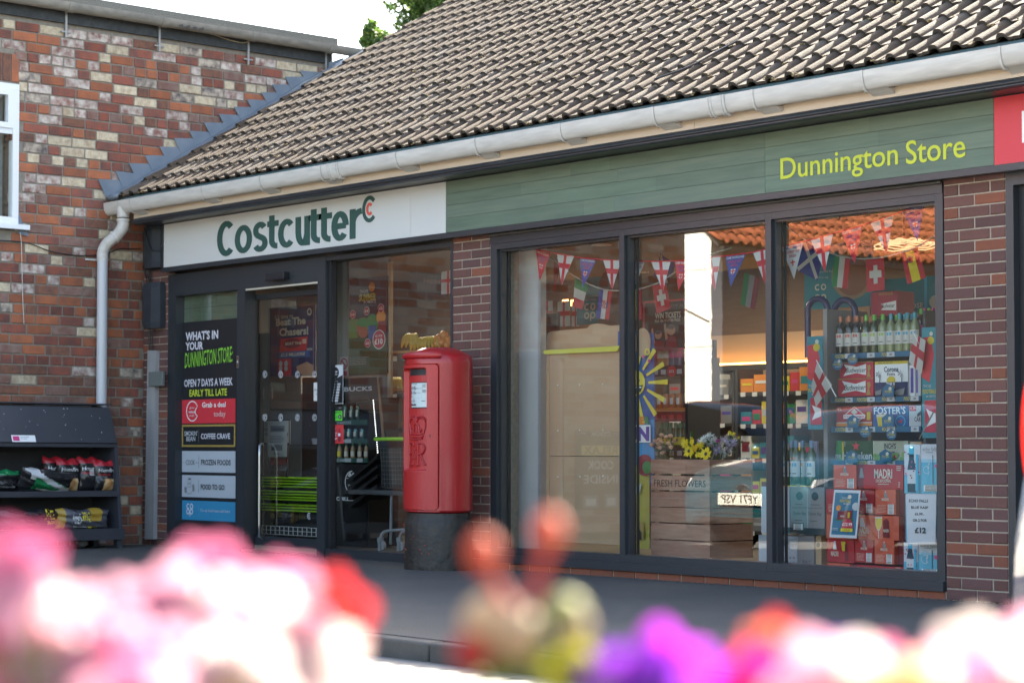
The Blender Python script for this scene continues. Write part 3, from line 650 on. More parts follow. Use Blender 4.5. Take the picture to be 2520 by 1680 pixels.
def panel(y0, y1, base, label, fn):
    c = Card.px(448, y0, 579, y1, Yc - .004, base, thick=.002); fn(c); c.done('window_panel', label, 'window sign', None, None)
def f1(c):
    c.ring(.20, .48, .115, .012, WHITE, 25, 335); c.ring(.30, .5, .05, .012, WHITE, 110, 250, 8); c.text('great', .15, .30, .24, .40, WHITE); c.text('value', .13, .45, .26, .56, WHITE, .02); c.text('deals', .15, .62, .24, .71, WHITE)
    c.text('Grab a deal', .39, .12, .83, .34, WHITE, .02); c.text('today', .61, .50, .83, .80, flat('pale_pink_print', (.66, .42, .42)), .01)
panel(984, 1040, RED, 'red window panel reading grab a deal today', f1)
def f2(c):
    c.rect(0, 0, 1, 1, GOLD); c.rect(.025, .085, .975, .915, BLACK); c.text("SMOKIN'", .05, .28, .30, .50, LGREY, .01); c.text("BEAN", .09, .53, .26, .74, LGREY, .01); c.rect(.325, .2, .329, .82, GREY); c.text('COFFEE CRAVE', .37, .40, .91, .65, PG, .02)
panel(1045, 1099, BLACK, 'black window panel with gold border for coffee', f2)
LB = flat('pale_blue_grey_print', (.42, .46, .50)); DK = flat('dark_print', (.05, .05, .06))
def f3(c): c.rect(.02, .545, .07, .56, DK); c.rect(.26, .545, .31, .56, DK); c.text('COOK', .08, .42, .25, .66, DK, -.005); c.rect(.325, .2, .329, .8, DK); c.text('FROZEN FOODS', .37, .40, .92, .66, DK, .02)
panel(1109, 1163, LB, 'pale window panel for frozen foods', f3)
def f4(c):
    c.rect(.12, .14, .175, .20, DK); c.frame(.115, .22, .18, .55, .004, GREY); c.text('milk', .125, .32, .17, .42, GREY); c.poly([(.05, .55), (.10, .55), (.095, .8), (.06, .8)], GREY); c.poly([(.2, .45), (.24, .40), (.25, .7), (.215, .75)], GREY); c.ring(.15, .58, .07, .006, GREY, 190, 350)
    c.rect(.325, .2, .329, .8, DK); c.text('FOOD TO GO', .37, .40, .81, .64, DK, .02)
panel(1168, 1226, LB, 'pale window panel for food to go with bottle and cup drawing', f4)
def f5(c):
    for (t, u, v) in (('C', .09, .18), ('O', .155, .18), ('O', .09, .45)): c.ring(u + .03, v + .12, .032, .014, PG, 45 if t == 'C' else 0, 315 if t == 'C' else 360)
    c.ring(.185, .57, .032, .014, PG); c.rect(.153, .57, .167, .80, PG); c.rect(.325, .2, .329, .8, SKYB); c.text('Co-op food now sold here', .36, .40, .91, .60, PG, -.005)
panel(1230, 1284, flat('coop_blue', (.03, .24, .42)), 'blue window panel about co-operative food, lowest of the stack', f5)

# stickers on the right light (opening hours, hygiene, cola)
Ys = .084
c = Card.px(806, 899, 845, 993, Ys, BLACK, thick=.002); c.frame(0, 0, 1, 1, .025, LGREY); c.poly([(.03, .02), (.97, .02), (.97, .26), (.5, .36), (.03, .26)][::-1], LGREY); c.disc(.5, .2, .24, BLACK, 24); c.text('SHOP', .34, .15, .66, .20, PG, .02); c.text('LOCAL?', .34, .215, .66, .26, PG, .02); c.text('OPENING HOURS', .12, .415, .7, .43, PG)
for i in range(7):
    v = .47 + i * .071; c.rect(.07, v + .02, .22, v + .032, LGREY)
    for u in (.34, .68): c.rect(u, v, u + .18, v + .055, LGREY); c.text('%02d' % (6 + i % 2 if u < .5 else 22), u + .05, v + .012, u + .13, v + .042, BLACK)
    c.rect(.58, v + .02, .63, v + .03, GREY); c.rect(.90, v + .02, .94, v + .03, GREY)
c.done('opening_hours_sticker', 'black and white opening hours sticker on the glass beside the entrance', 'sticker')
GRN = flat('hygiene_green', (.10, .62, .05)); c = Card.px(808, 1000, 845, 1037, Ys, BLACK, thick=.002); c.rect(.04, .30, .93, .93, GRN); c.text('FOOD HYGIENE RATING', .08, .34, .88, .46, BLACK, .02)
for i in range(5): c.ring(.13 + i * .13, .68, .055, .02, flat('hygiene_green_dark', (.04, .35, .04)), 0, 360, 10)
c.disc(.80, .68, .10, BLACK, 16); c.text('5', .77, .61, .83, .77, WHITE, .03); c.rect(.03, .06, .10, .2, LGREY); c.rect(.74, .08, .92, .13, GREY); c.done('hygiene_sticker', 'bright green food hygiene rating five sticker below the opening hours', 'sticker')
c = Card.px(805, 1045, 845, 1091, Ys, flat('cola_red', (.55, .035, .04)), thick=.002); c.text('Add Me', .22, .14, .55, .22, PG); c.text('Grab a Coke.', .1, .38, .64, .48, PG, .01); c.text('Drink it in.', .16, .50, .60, .60, PG, .01)
c.poly([(0, .76), (.25, .86), (.5, .72), (.66, .7), (.5, .8), (.25, .95), (0, .88)][::-1], PG); c.poly([(.74, .2), (.80, .2), (.80, .4), (.86, .5), (.84, .9), (.70, .9), (.68, .5), (.74, .4)][::-1], MAROON); c.rect(.7, .45, .84, .6, PG); c.done('drink_sticker', 'red soft drink sticker with bottle picture and white ribbon on the glass', 'sticker')
c = Card.px(772, 941, 784, 986, dy - .004, flat('paper_white', (.62, .62, .62)), thick=.002); c.text('Aut', .1, .32, .9, .45, DK); c.text('o', .5, .6, .8, .68, DK); c.done('door_notice', 'white paper notice at the right edge of the sliding door', 'notice')

# ================================================================== NEIGHBOUR BUILDING (old brick side wall)
nb = thing('neighbour_building', 'taller old brick building with mixed red and buff bricks left of the shop', 'building', (XL - 4, -2, 0))
NF = mat('old_brickwork_in_reflection', (.2, .08, .05), .9)
nt = NF.node_tree; bt = nt.nodes.new('ShaderNodeTexBrick'); bt.inputs['Color1'].default_value = (.34, .11, .06, 1); bt.inputs['Color2'].default_value = (.60, .50, .38, 1); bt.inputs['Mortar'].default_value = (.34, .30, .25, 1)
bt.inputs['Scale'].default_value = 1; bt.inputs['Brick Width'].default_value = .285; bt.inputs['Row Height'].default_value = .0995; bt.inputs['Mortar Size'].default_value = .008; bt.inputs['Bias'].default_value = -.3
tc = nt.nodes.new('ShaderNodeTexCoord'); sx = nt.nodes.new('ShaderNodeSeparateXYZ'); cb = nt.nodes.new('ShaderNodeCombineXYZ'); nt.links.new(tc.outputs['Object'], sx.inputs[0]); nt.links.new(sx.outputs[1], cb.inputs[0]); nt.links.new(sx.outputs[2], cb.inputs[1]); nt.links.new(cb.outputs[0], bt.inputs['Vector']); nt.links.new(bt.outputs[0], nt.nodes['Principled BSDF'].inputs['Base Color'])
YE = 2.50; wz0, wz1, wy = 3.13, 4.545, -1.485
MB().box(-26, -8.1, 0, XL + .001, -2.55, 5.22).build('wall', nb, None, NF)
core = MB().box(-26, -2.549, -.02, XL - .008, wy - .02, wz0 - .03).box(-26, -2.549, wz1, XL - .008, wy - .02, 5.22).box(-26, -2.549, wz0 - .03, XL - .25, wy - .02, wz1).box(-26, wy - .019, -.02, XL - .008, YE, 5.22).build('wall', nb, None, MORT_OLD)
CH, CL = .0995, .285
def pick_old(z):
    r = rnd(); t = min(1, max(0, (z - 2.2) / 1.6))
    cream = .10 + .36 * t
    if r < cream: return BR_OLD[random.choice((4, 4, 5, 5, 6))]
    return BR_OLD[random.choice((0, 0, 0, 1, 1, 1, 2, 3) if z > 1.6 else (0, 0, 1, 1, 2, 2, 3, 3))]
cells = []; nrow = int(5.2 / CH)
for k in range(nrow + 1):
    z = k * CH + .008
    if z + .086 > 5.215: break
    header = (k % 5 == 3); y = -2.40 + (0 if header else (.142 if k % 2 else 0)) + U(-.02, .02)
    while y < YE:
        L = CL * .5 if header or rnd() < .13 else CL * U(.94, 1.03)
        w = L - .018; c0 = y + L / 2; y += L
        if c0 + w / 2 > YE: 
            if YE - (c0 - w / 2) < .05: continue
            w = YE - .004 - (c0 - w / 2); c0 = YE - .004 - w / 2
        zz = z + .04
        if c0 < wy + .0 and wz0 - .1 < zz < wz1 + .31: 
            if c0 + w / 2 > wy - .02: w2 = c0 + w / 2 - wy - .006; 
            else: continue
            if w2 < .05: continue
            c0 = wy + .006 + w2 / 2; w = w2
        if c0 > .1 and zz < 3.53 + .577 * (c0 + .4) - .25: continue
        cells.append((c0, z, w, pick_old(z), XL))
def seen(c):
    p = Vector((XL, c[0], c[1] + .04)); qv = [a.dot(p - CAM) for a in _MT]; X = PX + F_PX * qv[0] / qv[2]; Yp = PY + F_PX * qv[1] / qv[2]
    return (0 if (0 < X < 850 and -5 < Yp < 1330) else 1, qv[2])
cells.sort(key=seen); _old = BR_NEW[0]
lay(core, cells, 'x', .084, .005, .1)
for i in range(5):   # soldier bricks over the window
    y = wy - .045 - i * .098; vs, fs = brick_verts(.085, .27, .09, .003)
    o = MB().m(random.choice(BR_OLD[:4])).add([(XL + .003 - v[1], y + v[0], wz1 + .02 + v[2]) for v in vs], fs).build('soldier_brick', core)
# window
UP = mat('white_window_plastic', (.72, .74, .76), .3); win = thing('window', None, None, (0, 0, 0)); win.parent = nb; win.location = (0, 0, 0)
def yb(y0, y1, z0, z1, x0, x1, name, m, par=win): return MB().box(x0, y0, z0, x1, y1, z1).build(name, par, None, m)
wl = -2.53; zt = S(5, 320, XL).z
yb(wl, wy - .001, wz1 - .06, wz1 - .004, XL - .07, XL + .01, 'frame', UP); yb(wl, wy - .001, wz0 + .03, wz0 + .10, XL - .07, XL + .01, 'frame', UP); yb(wy - .07, wy - .001, wz0 + .101, wz1 - .061, XL - .07, XL + .01, 'frame', UP)
yb(wl, wl + .06, wz0 + .101, wz1 - .061, XL - .07, XL + .01, 'frame', UP); yb(wl + .061, wy - .071, zt - .03, zt + .025, XL - .07, XL + .005, 'transom', UP)
yb(wl + .061, wy - .13, zt + .026, zt + .08, XL - .05, XL + .018, 'casement', UP); yb(wl + .061, wy - .13, wz1 - .12, wz1 - .062, XL - .05, XL + .018, 'casement', UP); yb(wy - .13, wy - .072, zt + .026, wz1 - .062, XL - .05, XL + .018, 'casement', UP)
BLIND = mat('pale_blind', (.30, .34, .36), .8, var=(2, .6, (.2, .25, .27), (1, 1, 6)))
yb(wl + .061, wy - .13, zt + .081, wz1 - .121, XL - .03, XL - .024, 'glass_pane', GLASS); yb(wl + .061, wy - .071, wz0 + .101, zt - .031, XL - .03, XL - .024, 'glass_pane', GLASS); yb(wl, wy - .071, wz0 + .05, wz1 - .06, XL - .2, XL - .19, 'blind', BLIND)
yb(wl - .05, wy + .10, wz0 - .02, wz0 + .028, XL - .05, XL + .065, 'sill', UP)
ls = MB().add([(XL + .012, wy + .0, wz0 + .16), (XL + .012, wy + .06, wz0 + .02), (XL + .02, wy + .12, wz0 - .08), (XL + .012, wy + .0, wz0 - .06)], [(0, 3, 2, 1)]).build('lead_apron', win, None, mat('lead_sheet', (.11, .145, .185), .5, var=(5, .8, (.17, .2, .235)), bump=(25, .15)))
LEAD = MATS['lead_sheet']
# eaves: dark board, gutter, flat roof edge
FELT = mat('mineral_roof_felt', (.07, .075, .07), .95, var=(90, .8, (.2, .2, .19)), bump=(80, .5))
rf = MB().box(-26.2, -8.4, 5.36, XL + .02, YE + .02, 5.40).box(XL - .06, -8.4, 5.40, XL + .055, YE + .03, 5.50).build('flat_roof', nb, None, FELT)
MB().box(XL - .03, -8.35, 5.215, XL + .024, YE - .02, 5.36).build('eaves_board', nb, None, mat('black_eaves_board', (.018, .022, .024), .7, var=(20, .5, (.06, .065, .065))))
g2 = thing('upper_gutter', 'old grey gutter on steel drop brackets along the top of the mixed brick wall', 'gutter', (XL + .09, 0, 5.3))
OG = mat('old_painted_gutter', (.27, .255, .22), .7, var=(7, .8, (.16, .155, .14), (6, 1, 1)), bump=(40, .2))
gxx, gzz = XL + .095, 5.40
def grun(y0, y1, r, name, m=OG):
    vs = []; n = 10; fs = []
    for y in (y0, y1):
        for rr in (r, r - .005):
            for k in range(n + 1): a_ = math.pi + math.pi * k / n; vs.append((gxx + rr * math.cos(a_), y, gzz + rr * 1.25 * math.sin(a_)))
    m_ = n + 1
    for k in range(n): fs += [(k, 2 * m_ + k, 2 * m_ + k + 1, k + 1), (m_ + k, m_ + k + 1, 3 * m_ + k + 1, 3 * m_ + k), (k, k + 1, m_ + k + 1, m_ + k), (2 * m_ + k, 3 * m_ + k, 3 * m_ + k + 1, 2 * m_ + k + 1)]
    return MB().add(vs, fs).build(name, g2, 40, m)
grun(-8.3, 2.80, .068, 'gutter_length')
for px in (172, 402, 621, 812): 
    y = S(px, 60 + (px - 172) * .16, gxx).y; grun(y - .04, y + .04, .074, 'gutter_joint')
    MB().box(XL + .014, y - .012, 5.07, XL + .03, y + .012, 5.34).box(XL + .012, y - .06, 5.12, XL + .028, y + .06, 5.135).build('drop_bracket', g2, None, mat('galvanised_bracket', (.3, .3, .29), .55, .6))
for k in range(4):
    y = S(430 + k * 17, 60, gxx).y; MB().add([(gxx + .072, y, 5.34), (gxx + .074, y + .05, 5.355), (gxx + .073, y + .06, 5.325), (gxx + .074, y + .02, 5.32)], [(3, 2, 1, 0)]).build('peeling_paint', g2, None, BLACK)
# stepped lead flashing
stp = [(240.7, 440.6, 288, 443.5), (282.8, 420.5, 327, 426.3), (316.7, 401.4, 361.6, 403.3), (354.9, 382.3, 398, 383.2), (392.2, 361.2, 435.3, 362), (426.6, 340, 468, 341), (465, 322, 511, 325), (500.5, 302, 545, 303), (537.6, 281, 578, 283), (574, 263, 612, 264), (606.5, 245, 646.7, 247), (641, 227.7, 675.4, 228), (669, 208.5, 708, 208.5), (700, 189.4, 742, 189.4), (736.6, 174, 800, 180)]
fl = thing('lead_flashing', None, None, (0, 0, 0)); fl.parent = nb; fl.location = (0, 0, 0)
zb_ = lambda y: 3.50 + .577 * (y + .40)
for i, (xa_, ya_, xb_, yb_) in enumerate(stp):
    a, b = S(xa_, ya_, XL + .01), S(xb_, yb_, XL + .01); off = .012 + .003 * (i % 2)
    y0 = a.y + .115 if i else a.y + .10; y1 = b.y + .125
    pts = [(XL + off, a.y, a.z), (XL + off, y0, max(zb_(y0), 3.50)), (XL + off, y1, zb_(y1)), (XL + off, b.y + .03, b.z + .002), (XL + off, b.y, b.z)]
    MB().prism([pts[k] for k in (0, 1, 2, 3, 4)], (.004, 0, 0)).build('flashing_step', fl, None, LEAD)
# soakers lying on the tiles
sk = MB(); n = 40; vs = []
for i in range(n + 1):
    y = -.50 + 3.3 * i / n; z = zb_(y); vs += [(XL + .022, y, z + .035), (XL + .10 + .01 * math.sin(i * .8), y, z + .050 + .006 * math.sin(i * 1.1)), (XL + .225 + .02 * math.sin(i * .9), y, z + .045 + .008 * math.sin(i * 1.7))]
sk.add(vs, [(3 * i + j, 3 * i + j + 1, 3 * i + j + 4, 3 * i + j + 3) for i in range(n) for j in range(2)]).build('lead_apron', fl, 40, LEAD)
MB().ball((XL + .14, -.47, 3.50), .10, .04, .035, 12, 8).build('lead_dressing', fl, 60, LEAD)
MB().prism([(XL + .01, YE - .08, 5.22), (XL + .01, YE - .08, 4.95), (XL + .01, YE + .16, 5.03), (XL + .01, YE + .12, 5.30)], (.03, 0, 0)).build('lead_corner', fl, None, LEAD)
# cables on the old wall
def wire(name, pts, r, m, label, cat, parent=None, n=6): o = MB().tube(smooth([Vector(p) for p in pts], 2), r, n).build(name, parent, 60, m); return tag(o, label, cat)
BK = mat('black_cable', (.012, .012, .013), .5)
wire('cable', [S(x, y, XL + .015) for x, y in ((-25, 590), (0, 592), (60, 595), (90, 605), (120, 618), (160, 625), (190, 629), (236, 629), (268, 623), (285, 615), (300, 611), (320, 613), (345, 612))], .006, BK, 'thin black cable sagging across the old brick wall behind the downpipe', 'cable')
wire('cord', [S(x, y, XL + .02) for x, y in ((50, 572), (53, 600), (54, 660), (56, 740), (59, 797))], .004, flat('dirty_white_cord', (.5, .47, .44)), 'thin off-white cord hanging down the old brick wall', 'cord')
wire('cord', [S(x, y, XL + .03) for x, y in ((495, 80), (520, 84), (560, 98), (600, 108), (615, 100), (635, 100))], .005, flat('straw_string', (.40, .33, .22)), 'loose straw-coloured string under the old grey gutter', 'string')
# black cable covers, conduit, junction box
CB = mat('black_plastic_cover', (.022, .027, .034), .5, var=(8, .5, (.04, .048, .06)))
def cover(y0, y1, label, xa, xb):
    a, b = P(xa, y0, -.11), P(xb, y1, -.11); x0, x1, z1, z0 = a.x, b.x, a.z, b.z; w = x1 - x0; d = .105
    r = [(x0, -.005), (x0, -d * .75), (x0 + w * .22, -d), (x0 + w * .62, -d), (x1, -d * .7), (x1, -.005)]
    t = thing('cable_cover', label, 'cable cover', ((x0 + x1) / 2, -.05, z0), 'black cable covers')
    MB().hexa([(x + (w * .06 if x < x0 + w / 2 else -w * .04), y * .9, z0) for x, y in r], [(x, y, z0 + .06) for x, y in r]).build('end_cap', t, None, CB)
    MB().hexa([(x, y, z0 + .0605) for x, y in r], [(x, y, z1 - .06) for x, y in r]).build('cover', t, None, CB)
    MB().hexa([(x, y, z1 - .0595) for x, y in r], [(x + (w * .06 if x < x0 + w / 2 else -w * .06), y * .85, z1) for x, y in r]).build('end_cap', t, None, CB)
cover(556, 656, 'upper black plastic cable cover beside the white sign', 346, 388); cover(697, 806, 'lower black plastic cable cover on the narrow brick pier', 344, 386)
for i, (a_, b_) in enumerate(((352, 361), (358, 366), (368, 368), (362, 371))):
    wire('cable', [P(a_, 652, -.06), P(a_ + 3, 670, -.03), P(b_, 685, -.04), P(b_ + 1, 700, -.06)], .006, BK, '%s black cable from the left between the two cable covers' % ('first', 'second', 'third', 'fourth')[i], 'cable')
for i, (a_, b_) in enumerate(((364, 368), (369, 371), (375, 374))): wire('cable', [P(a_, 800, -.06), P((a_ + b_) / 2, 830, -.05), P(b_, 868, -.04)], .006, BK, '%s black cable dropping from the lower cover into the steel conduit' % ('left', 'middle', 'right')[i], 'cable')
GAL = mat('galvanised_steel', (.34, .35, .36), .5, .35, var=(9, .7, (.46, .47, .48), (1, 1, .4)), bump=(14, .05))
t = thing('steel_conduit', 'galvanised steel cable channel standing on the narrow brick pier', 'conduit', (P(370, 1000).x, -.03, 0))
a, b = P(363, 862, -.05), P(383, 862, -.05); a2, b2 = P(355.5, 1326, -.05), P(377, 1326, -.05)
MB().hexa([(a2.x, -.05, a2.z), (b2.x, -.05, b2.z), (b2.x, -.002, b2.z), (a2.x, -.002, a2.z)], [(a.x, -.05, a.z), (b.x, -.05, b.z), (b.x, -.002, b.z), (a.x, -.002, a.z)]).build('channel', t, None, GAL)
a, b = P(366, 915, -.08), P(400, 949, -.08); bevel(MB().box(a.x, -.085, b.z, b.x, -.052, a.z).build('junction_box', t, None, mat('grey_junction_box', (.13, .145, .14), .6)), .004)
a, b = P(387, 605, -.06), P(399, 627, -.06); t = thing('light_fitting', 'small white cable fitting between the cable cover and the white sign', 'fitting', (a.x, -.05, b.z))
bevel(MB().box(a.x, -.07, b.z, b.x - .004, -.02, b.z + .08).build('base', t, None, UP), .01); bevel(MB().box(a.x, -.075, b.z + .084, b.x - .004, -.02, a.z).build('cap', t, None, UP), .01)
MB().tube(smooth([P(389, 604, -.05), P(388, 585, -.05), P(392, 570, -.05), P(399, 561, -.06)], 2), .004, 6).build('flex', t, 60, UP)
wire('cable', [P(355, 560, -.115), P(370, 615, -.118), P(385, 619, -.12), P(396, 617, -.11), P(400, 600, -.10)], .004, BK, 'black flex looping across the upper cable cover', 'cable')
# roof cable
wire('cable', [RP(P(x, y, .2).x, 0, 0) * 0 + P(x, y, Yq) for x, y, Yq in ((1612, 195, -.33), (1700, 165, -.02), (1780, 118, .35), (1880, 70, .75), (1950, 40, 1.05), (2040, 0, 1.4), (2100, -30, 1.7))], .009, BK, 'slack black cable lying across the roof tiles', 'cable')
# ================================================================== POST BOX
PBR = mat('post_box_red_paint', (0.3888, 0.01008, 0.0144), .33, var=(2.5, .5, (0.288, 0.0144, 0.018), (1, 1, .25)), bump=(75, .22), coat=.25); PBR2 = mat('post_box_faded_red_paint', (0.4176, 0.02016, 0.02016), .38, var=(3, .6, (0.36, 0.01296, 0.01584), (1, 1, .3)), bump=(110, .30))
PBK = mat('post_box_black_base_paint', (.014, .013, .012), .55, var=(14, .5, (.045, .036, .026)), bump=(22, .9))
BX, BY, BRD = -12.29, -.42, .277
pb = thing('post_box', 'red cylindrical pillar post box with black base and royal crown cypher', 'post box', (BX, BY, 0))
bz = lambda y: P(1079, y, BY - .2).z
zr0, zr1, ztop = bz(1262), bz(880), bz(851)
pr = [(BRD * 1.0, -.02), (BRD * 1.01, .05), (BRD * .985, .2), (BRD * .99, zr0 - .10), (BRD * .97, zr0 - .075), (BRD * .93, zr0 - .06), (BRD * .92, zr0 - .005)]
MB().lathe((BX, BY, 0), [(1e-6, -.02)] + pr + [(1e-6, zr0 - .005)], 48).build('base', pb, 35, PBK)
Rb = BRD * 1.0; NB = 96
body = [(1e-6, zr0 - .004), (Rb * .90, zr0 - .002), (Rb * .965, zr0 + .012), (Rb, zr0 + .045), (Rb, .8), (Rb, 1.3), (Rb, zr1 - .03), (Rb * .985, zr1 + .005), (Rb * .93, zr1 + .03), (Rb * .80, zr1 + .052), (Rb * .5, ztop - .004), (Rb * .2, ztop + .003), (1e-6, ztop + .004)]
_dz0, _dz1 = zr0 + .018, zr1 - .045
MB().lathe((BX, BY, 0), body[:4] + [(Rb, _dz0)], NB).lathe((BX, BY, 0), [(Rb, _dz1), (Rb, zr1 - .03)] + body[7:], NB).lathe((BX, BY, 0), [(Rb, _dz0), (Rb, .8), (Rb, 1.3), (Rb, _dz1)], 80, rad(-90 + 49.5), rad(-90 + 360 - 53.5)).build('body', pb, 40, PBR)
def BW(th, z, off=0.):   # th degrees from street direction (-Y), positive to the right (+X)
    a = rad(-90 + th); r = Rb + off; return Vector((BX + r * math.cos(a), BY + r * math.sin(a), z))
TC = 0.; dz0, dz1 = zr0 + .018, zr1 - .045
rz0, rz1 = bz(1158), bz(904); szl0, szl1 = bz(915), bz(905)
def rr(u, v, u0, u1, v0, v1, r):  # inside rounded rectangle, metres
    dx = max(u0 + r - u, u - (u1 - r), 0); dy = max(v0 + r - v, v - (v1 - r), 0); return math.hypot(dx, dy) <= r if (u0 <= u <= u1 and v0 <= v <= v1) else False
def grid_panel(name, t0, t1, z0, z1, off, nt, nz, m, rcorner=.05, parent=pb):
    vs = []; fs = []
    for i in range(nz + 1):
        for k in range(nt + 1):
            th = t0 + (t1 - t0) * k / nt; z = z0 + (z1 - z0) * i / nz; vs.append(BW(th, z, off(th, z)))
    for i in range(nz):
        for k in range(nt): fs.append((i * (nt + 1) + k, i * (nt + 1) + k + 1, (i + 1) * (nt + 1) + k + 1, (i + 1) * (nt + 1) + k))
    return MB().add(vs, fs).build(name, parent, 50, m)
def sd_rr(u, v, u0, u1, v0, v1, r):
    qx = abs(u - (u0 + u1) / 2) - (u1 - u0) / 2 + r; qy = abs(v - (v0 + v1) / 2) - (v1 - v0) / 2 + r
    return min(max(qx, qy), 0) + math.hypot(max(qx, 0), max(qy, 0)) - r
def doff(th, z):
    u = rad(th) * Rb; dlt = sd_rr(u, z, rad(-52) * Rb, rad(48) * Rb, dz0, dz1, .035)
    e = .009 * min(1, max(0, -dlt / .006)) - .016 * max(0, 1 - abs(dlt) / .006)
    if dlt > .003: return -.004
    rc = sd_rr(u, z, rad(-30) * Rb, rad(28) * Rb, rz0, rz1, .03)
    if rc < 0: e -= .040 * min(1, -rc / .007)
    return e
grid_panel('door', -54, 50, dz0 - .01, dz1 + .01, doff, 120, 200, PBR2)
# hood over the door
hz = bz(873)
MB().add(*(lambda A: (A, [(6 * i + k, 6 * i + (k + 1) % 6, 6 * i + 6 + (k + 1) % 6, 6 * i + 6 + k) for i in range(40) for k in range(6)] + [(0, 5, 4, 3, 2, 1), (240, 241, 242, 243, 244, 245)]))(
    [BW(-56 + 108 * i / 40, hz + z, o_) for i in range(41) for (o_, z) in ((-.01, -.022), (.016, -.020), (.022, -.012), (.022, .006), (.012, .016), (-.01, .03))])).build('hood', pb, 40, PBR)
# posting slot
sl = MB().m(BLACK); n = 16; za, zb3 = bz(922), bz(907)
sl.add([BW(-20 + 43 * i / n, z, -.029) for i in range(n + 1) for z in (za, zb3)], [(2 * i, 2 * i + 2, 2 * i + 3, 2 * i + 1) for i in range(n)]); sl.build('posting_slot', pb)
# notice plate in its frame (curved)
n0, n1, nz0, nz1 = -13, 26, bz(1001), bz(941)
def npt(u, v, o_): return BW(n0 + (n1 - n0) * u, nz1 + (nz0 - nz1) * v, o_)
class CCard(Card):
    def __init__(s): s.mb = MB(); s.k = 1; s.step = .0006; s.w = .18; s.h = nz1 - nz0; s.n = Vector((0, 0, 0))
    def at(s, u, v, off=0.): return npt(u, v, -.0285 + s.k * s.step)
    def rect(s, u0, v0, u1, v1, m):
        n = max(1, int(abs(u1 - u0) * 12)); us = [u0 + (u1 - u0) * i / n for i in range(n + 1)]; vs = []
        for u in us: vs += [s.at(u, v1), s.at(u, v0)]
        s.mb.m(m).add(vs, [(2 * i, 2 * i + 2, 2 * i + 3, 2 * i + 1) for i in range(n)]); s.k += 1; return s
PAP = flat('notice_plate', (.52, .60, .60), .25)
c = CCard(); c.rect(-.05, -.04, 1.04, 1.04, BLACK); c.rect(0, 0, 1, 1, PAP); c.lines(.05, .03, .5, .07, 1, DK, .6)
c.text('4.45', .03, .12, .34, .28, DK, .02); c.text('pm', .35, .2, .44, .28, DK); c.text('Monday to Friday', .46, .20, .78, .25, DK); c.text('11.15', .03, .33, .30, .45, DK, .02); c.text('am', .31, .38, .40, .45, DK); c.text('Saturday', .46, .38, .66, .43, DK)
c.rect(.72, .03, .725, .58, GREY); c.lines(.76, .06, .98, .2, 3, DK); c.lines(.76, .28, .98, .42, 3, DK); c.rect(.03, .61, .98, .615, GREY); c.lines(.05, .54, .22, .58, 1, DK, .6); c.lines(.04, .67, .40, .82, 4, GREY); c.rect(.05, .86, .22, .93, DK); c.rect(.24, .86, .40, .93, DK); c.lines(.72, .73, .98, .77, 1, DK, .6)
c.done('notice_plate', parent=pb)
# royal crown and cypher, raised
def emb(paths, th_s, cth, cz, sc, r=.0045, name='crown'):
    mb = MB()
    for p in paths: mb.tube([BW(cth + math.degrees(x * sc / Rb), cz + z * sc, -.031 + .003) for x, z in p], r, 6)
    return mb.build(name, pb, 60, PBR)
A = lambda cx, cz, rx, rz, a0, a1, n=10: arc(cx, cz, rx, rz, a0, a1, n)
cr0, cr1 = bz(1080), bz(1016); sc = (cr1 - cr0) / 2.0; czm = (cr0 + cr1) / 2
crown = [A(-.5, .15, .5, .5, 200, 20, 14), A(.5, .15, .5, .5, 160, -20, 14), A(0, -.75, .78, .1, 180, 360), A(0, -.92, .70, .1, 180, 360), [(-.97, .0), (-.75, -.62)], [(.97, 0), (.75, -.62)], A(0, -.55, .76, .08, 180, 360),
         [(0, .45), (0, .78)], [(-.12, .68), (.12, .68)], A(0, .5, .10, .08, 0, 360, 8), A(0, -.15, .3, .35, 0, 180, 8), [(-.3, -.15), (-.4, -.5)], [(.3, -.15), (.4, -.5)], A(-.45, -.3, .12, .12, 0, 360, 8), A(.45, -.3, .12, .12, 0, 360, 8), [(0, .2), (0, -.5)]]
emb(crown, 1, 2, czm, sc, .007)
bd = MB()
for q_ in A(-.5, .15, .62, .62, 200, 30, 9) + A(.5, .15, .62, .62, 150, -20, 9): bd.ball(BW(2 + math.degrees(q_[0] * sc / Rb), czm + q_[1] * sc, -.027), .0075, n=6, h=4)
bd.build('crown_beads', pb, 60, PBR)
e0, e1 = bz(1144), bz(1090); zc_, sc2 = (e0 + e1) / 2, (e1 - e0) / 2
emb([[(-1.15, 1), (-1.15, -1)], [(-1.25, 1), (-.45, 1)], [(-1.25, -1), (-.45, -1)], [(-1.1, 0), (-.7, 0)], [(-.45, 1), (-.45, .75)], [(-.45, -1), (-.45, -.75)]], 1, 1, zc_, sc2, .0085, 'cypher_letter')
emb([[(-.62, .42), (.05, .42)], [(-.62, -.42), (.05, -.42)], [(-.45, .42), (-.45, -.42)], [(-.1, .42), (-.1, -.42)]], 1, 1, zc_, sc2, .0055, 'cypher_numeral')
emb([[(.3, 1), (.3, -1)], [(.1, -1), (.5, -1)], [(.15, 1), (.6, 1)] + A(.6, .5, .5, .5, 90, -90), [(.3, 0), (.6, 0)], [(.6, 0), (1.15, -1), (1.35, -.95)]], 1, 1, zc_, sc2, .0095, 'cypher_letter')
kz = bz(1073); MB().tube([BW(34, kz + .008, .006), BW(34, kz + .008, .0105)], .007, 10).tube([BW(34, kz - .006, .006), BW(34, kz - .006, .0103)], .005, 8).build('keyhole', pb, None, BLACK)
pc = MB()
for i in range(14): a_ = U(-70, 40); pc.ball(BW(a_, U(.08, .36), -.0005), U(.003, .010), U(.003, .01), U(.003, .009), 6, 4)
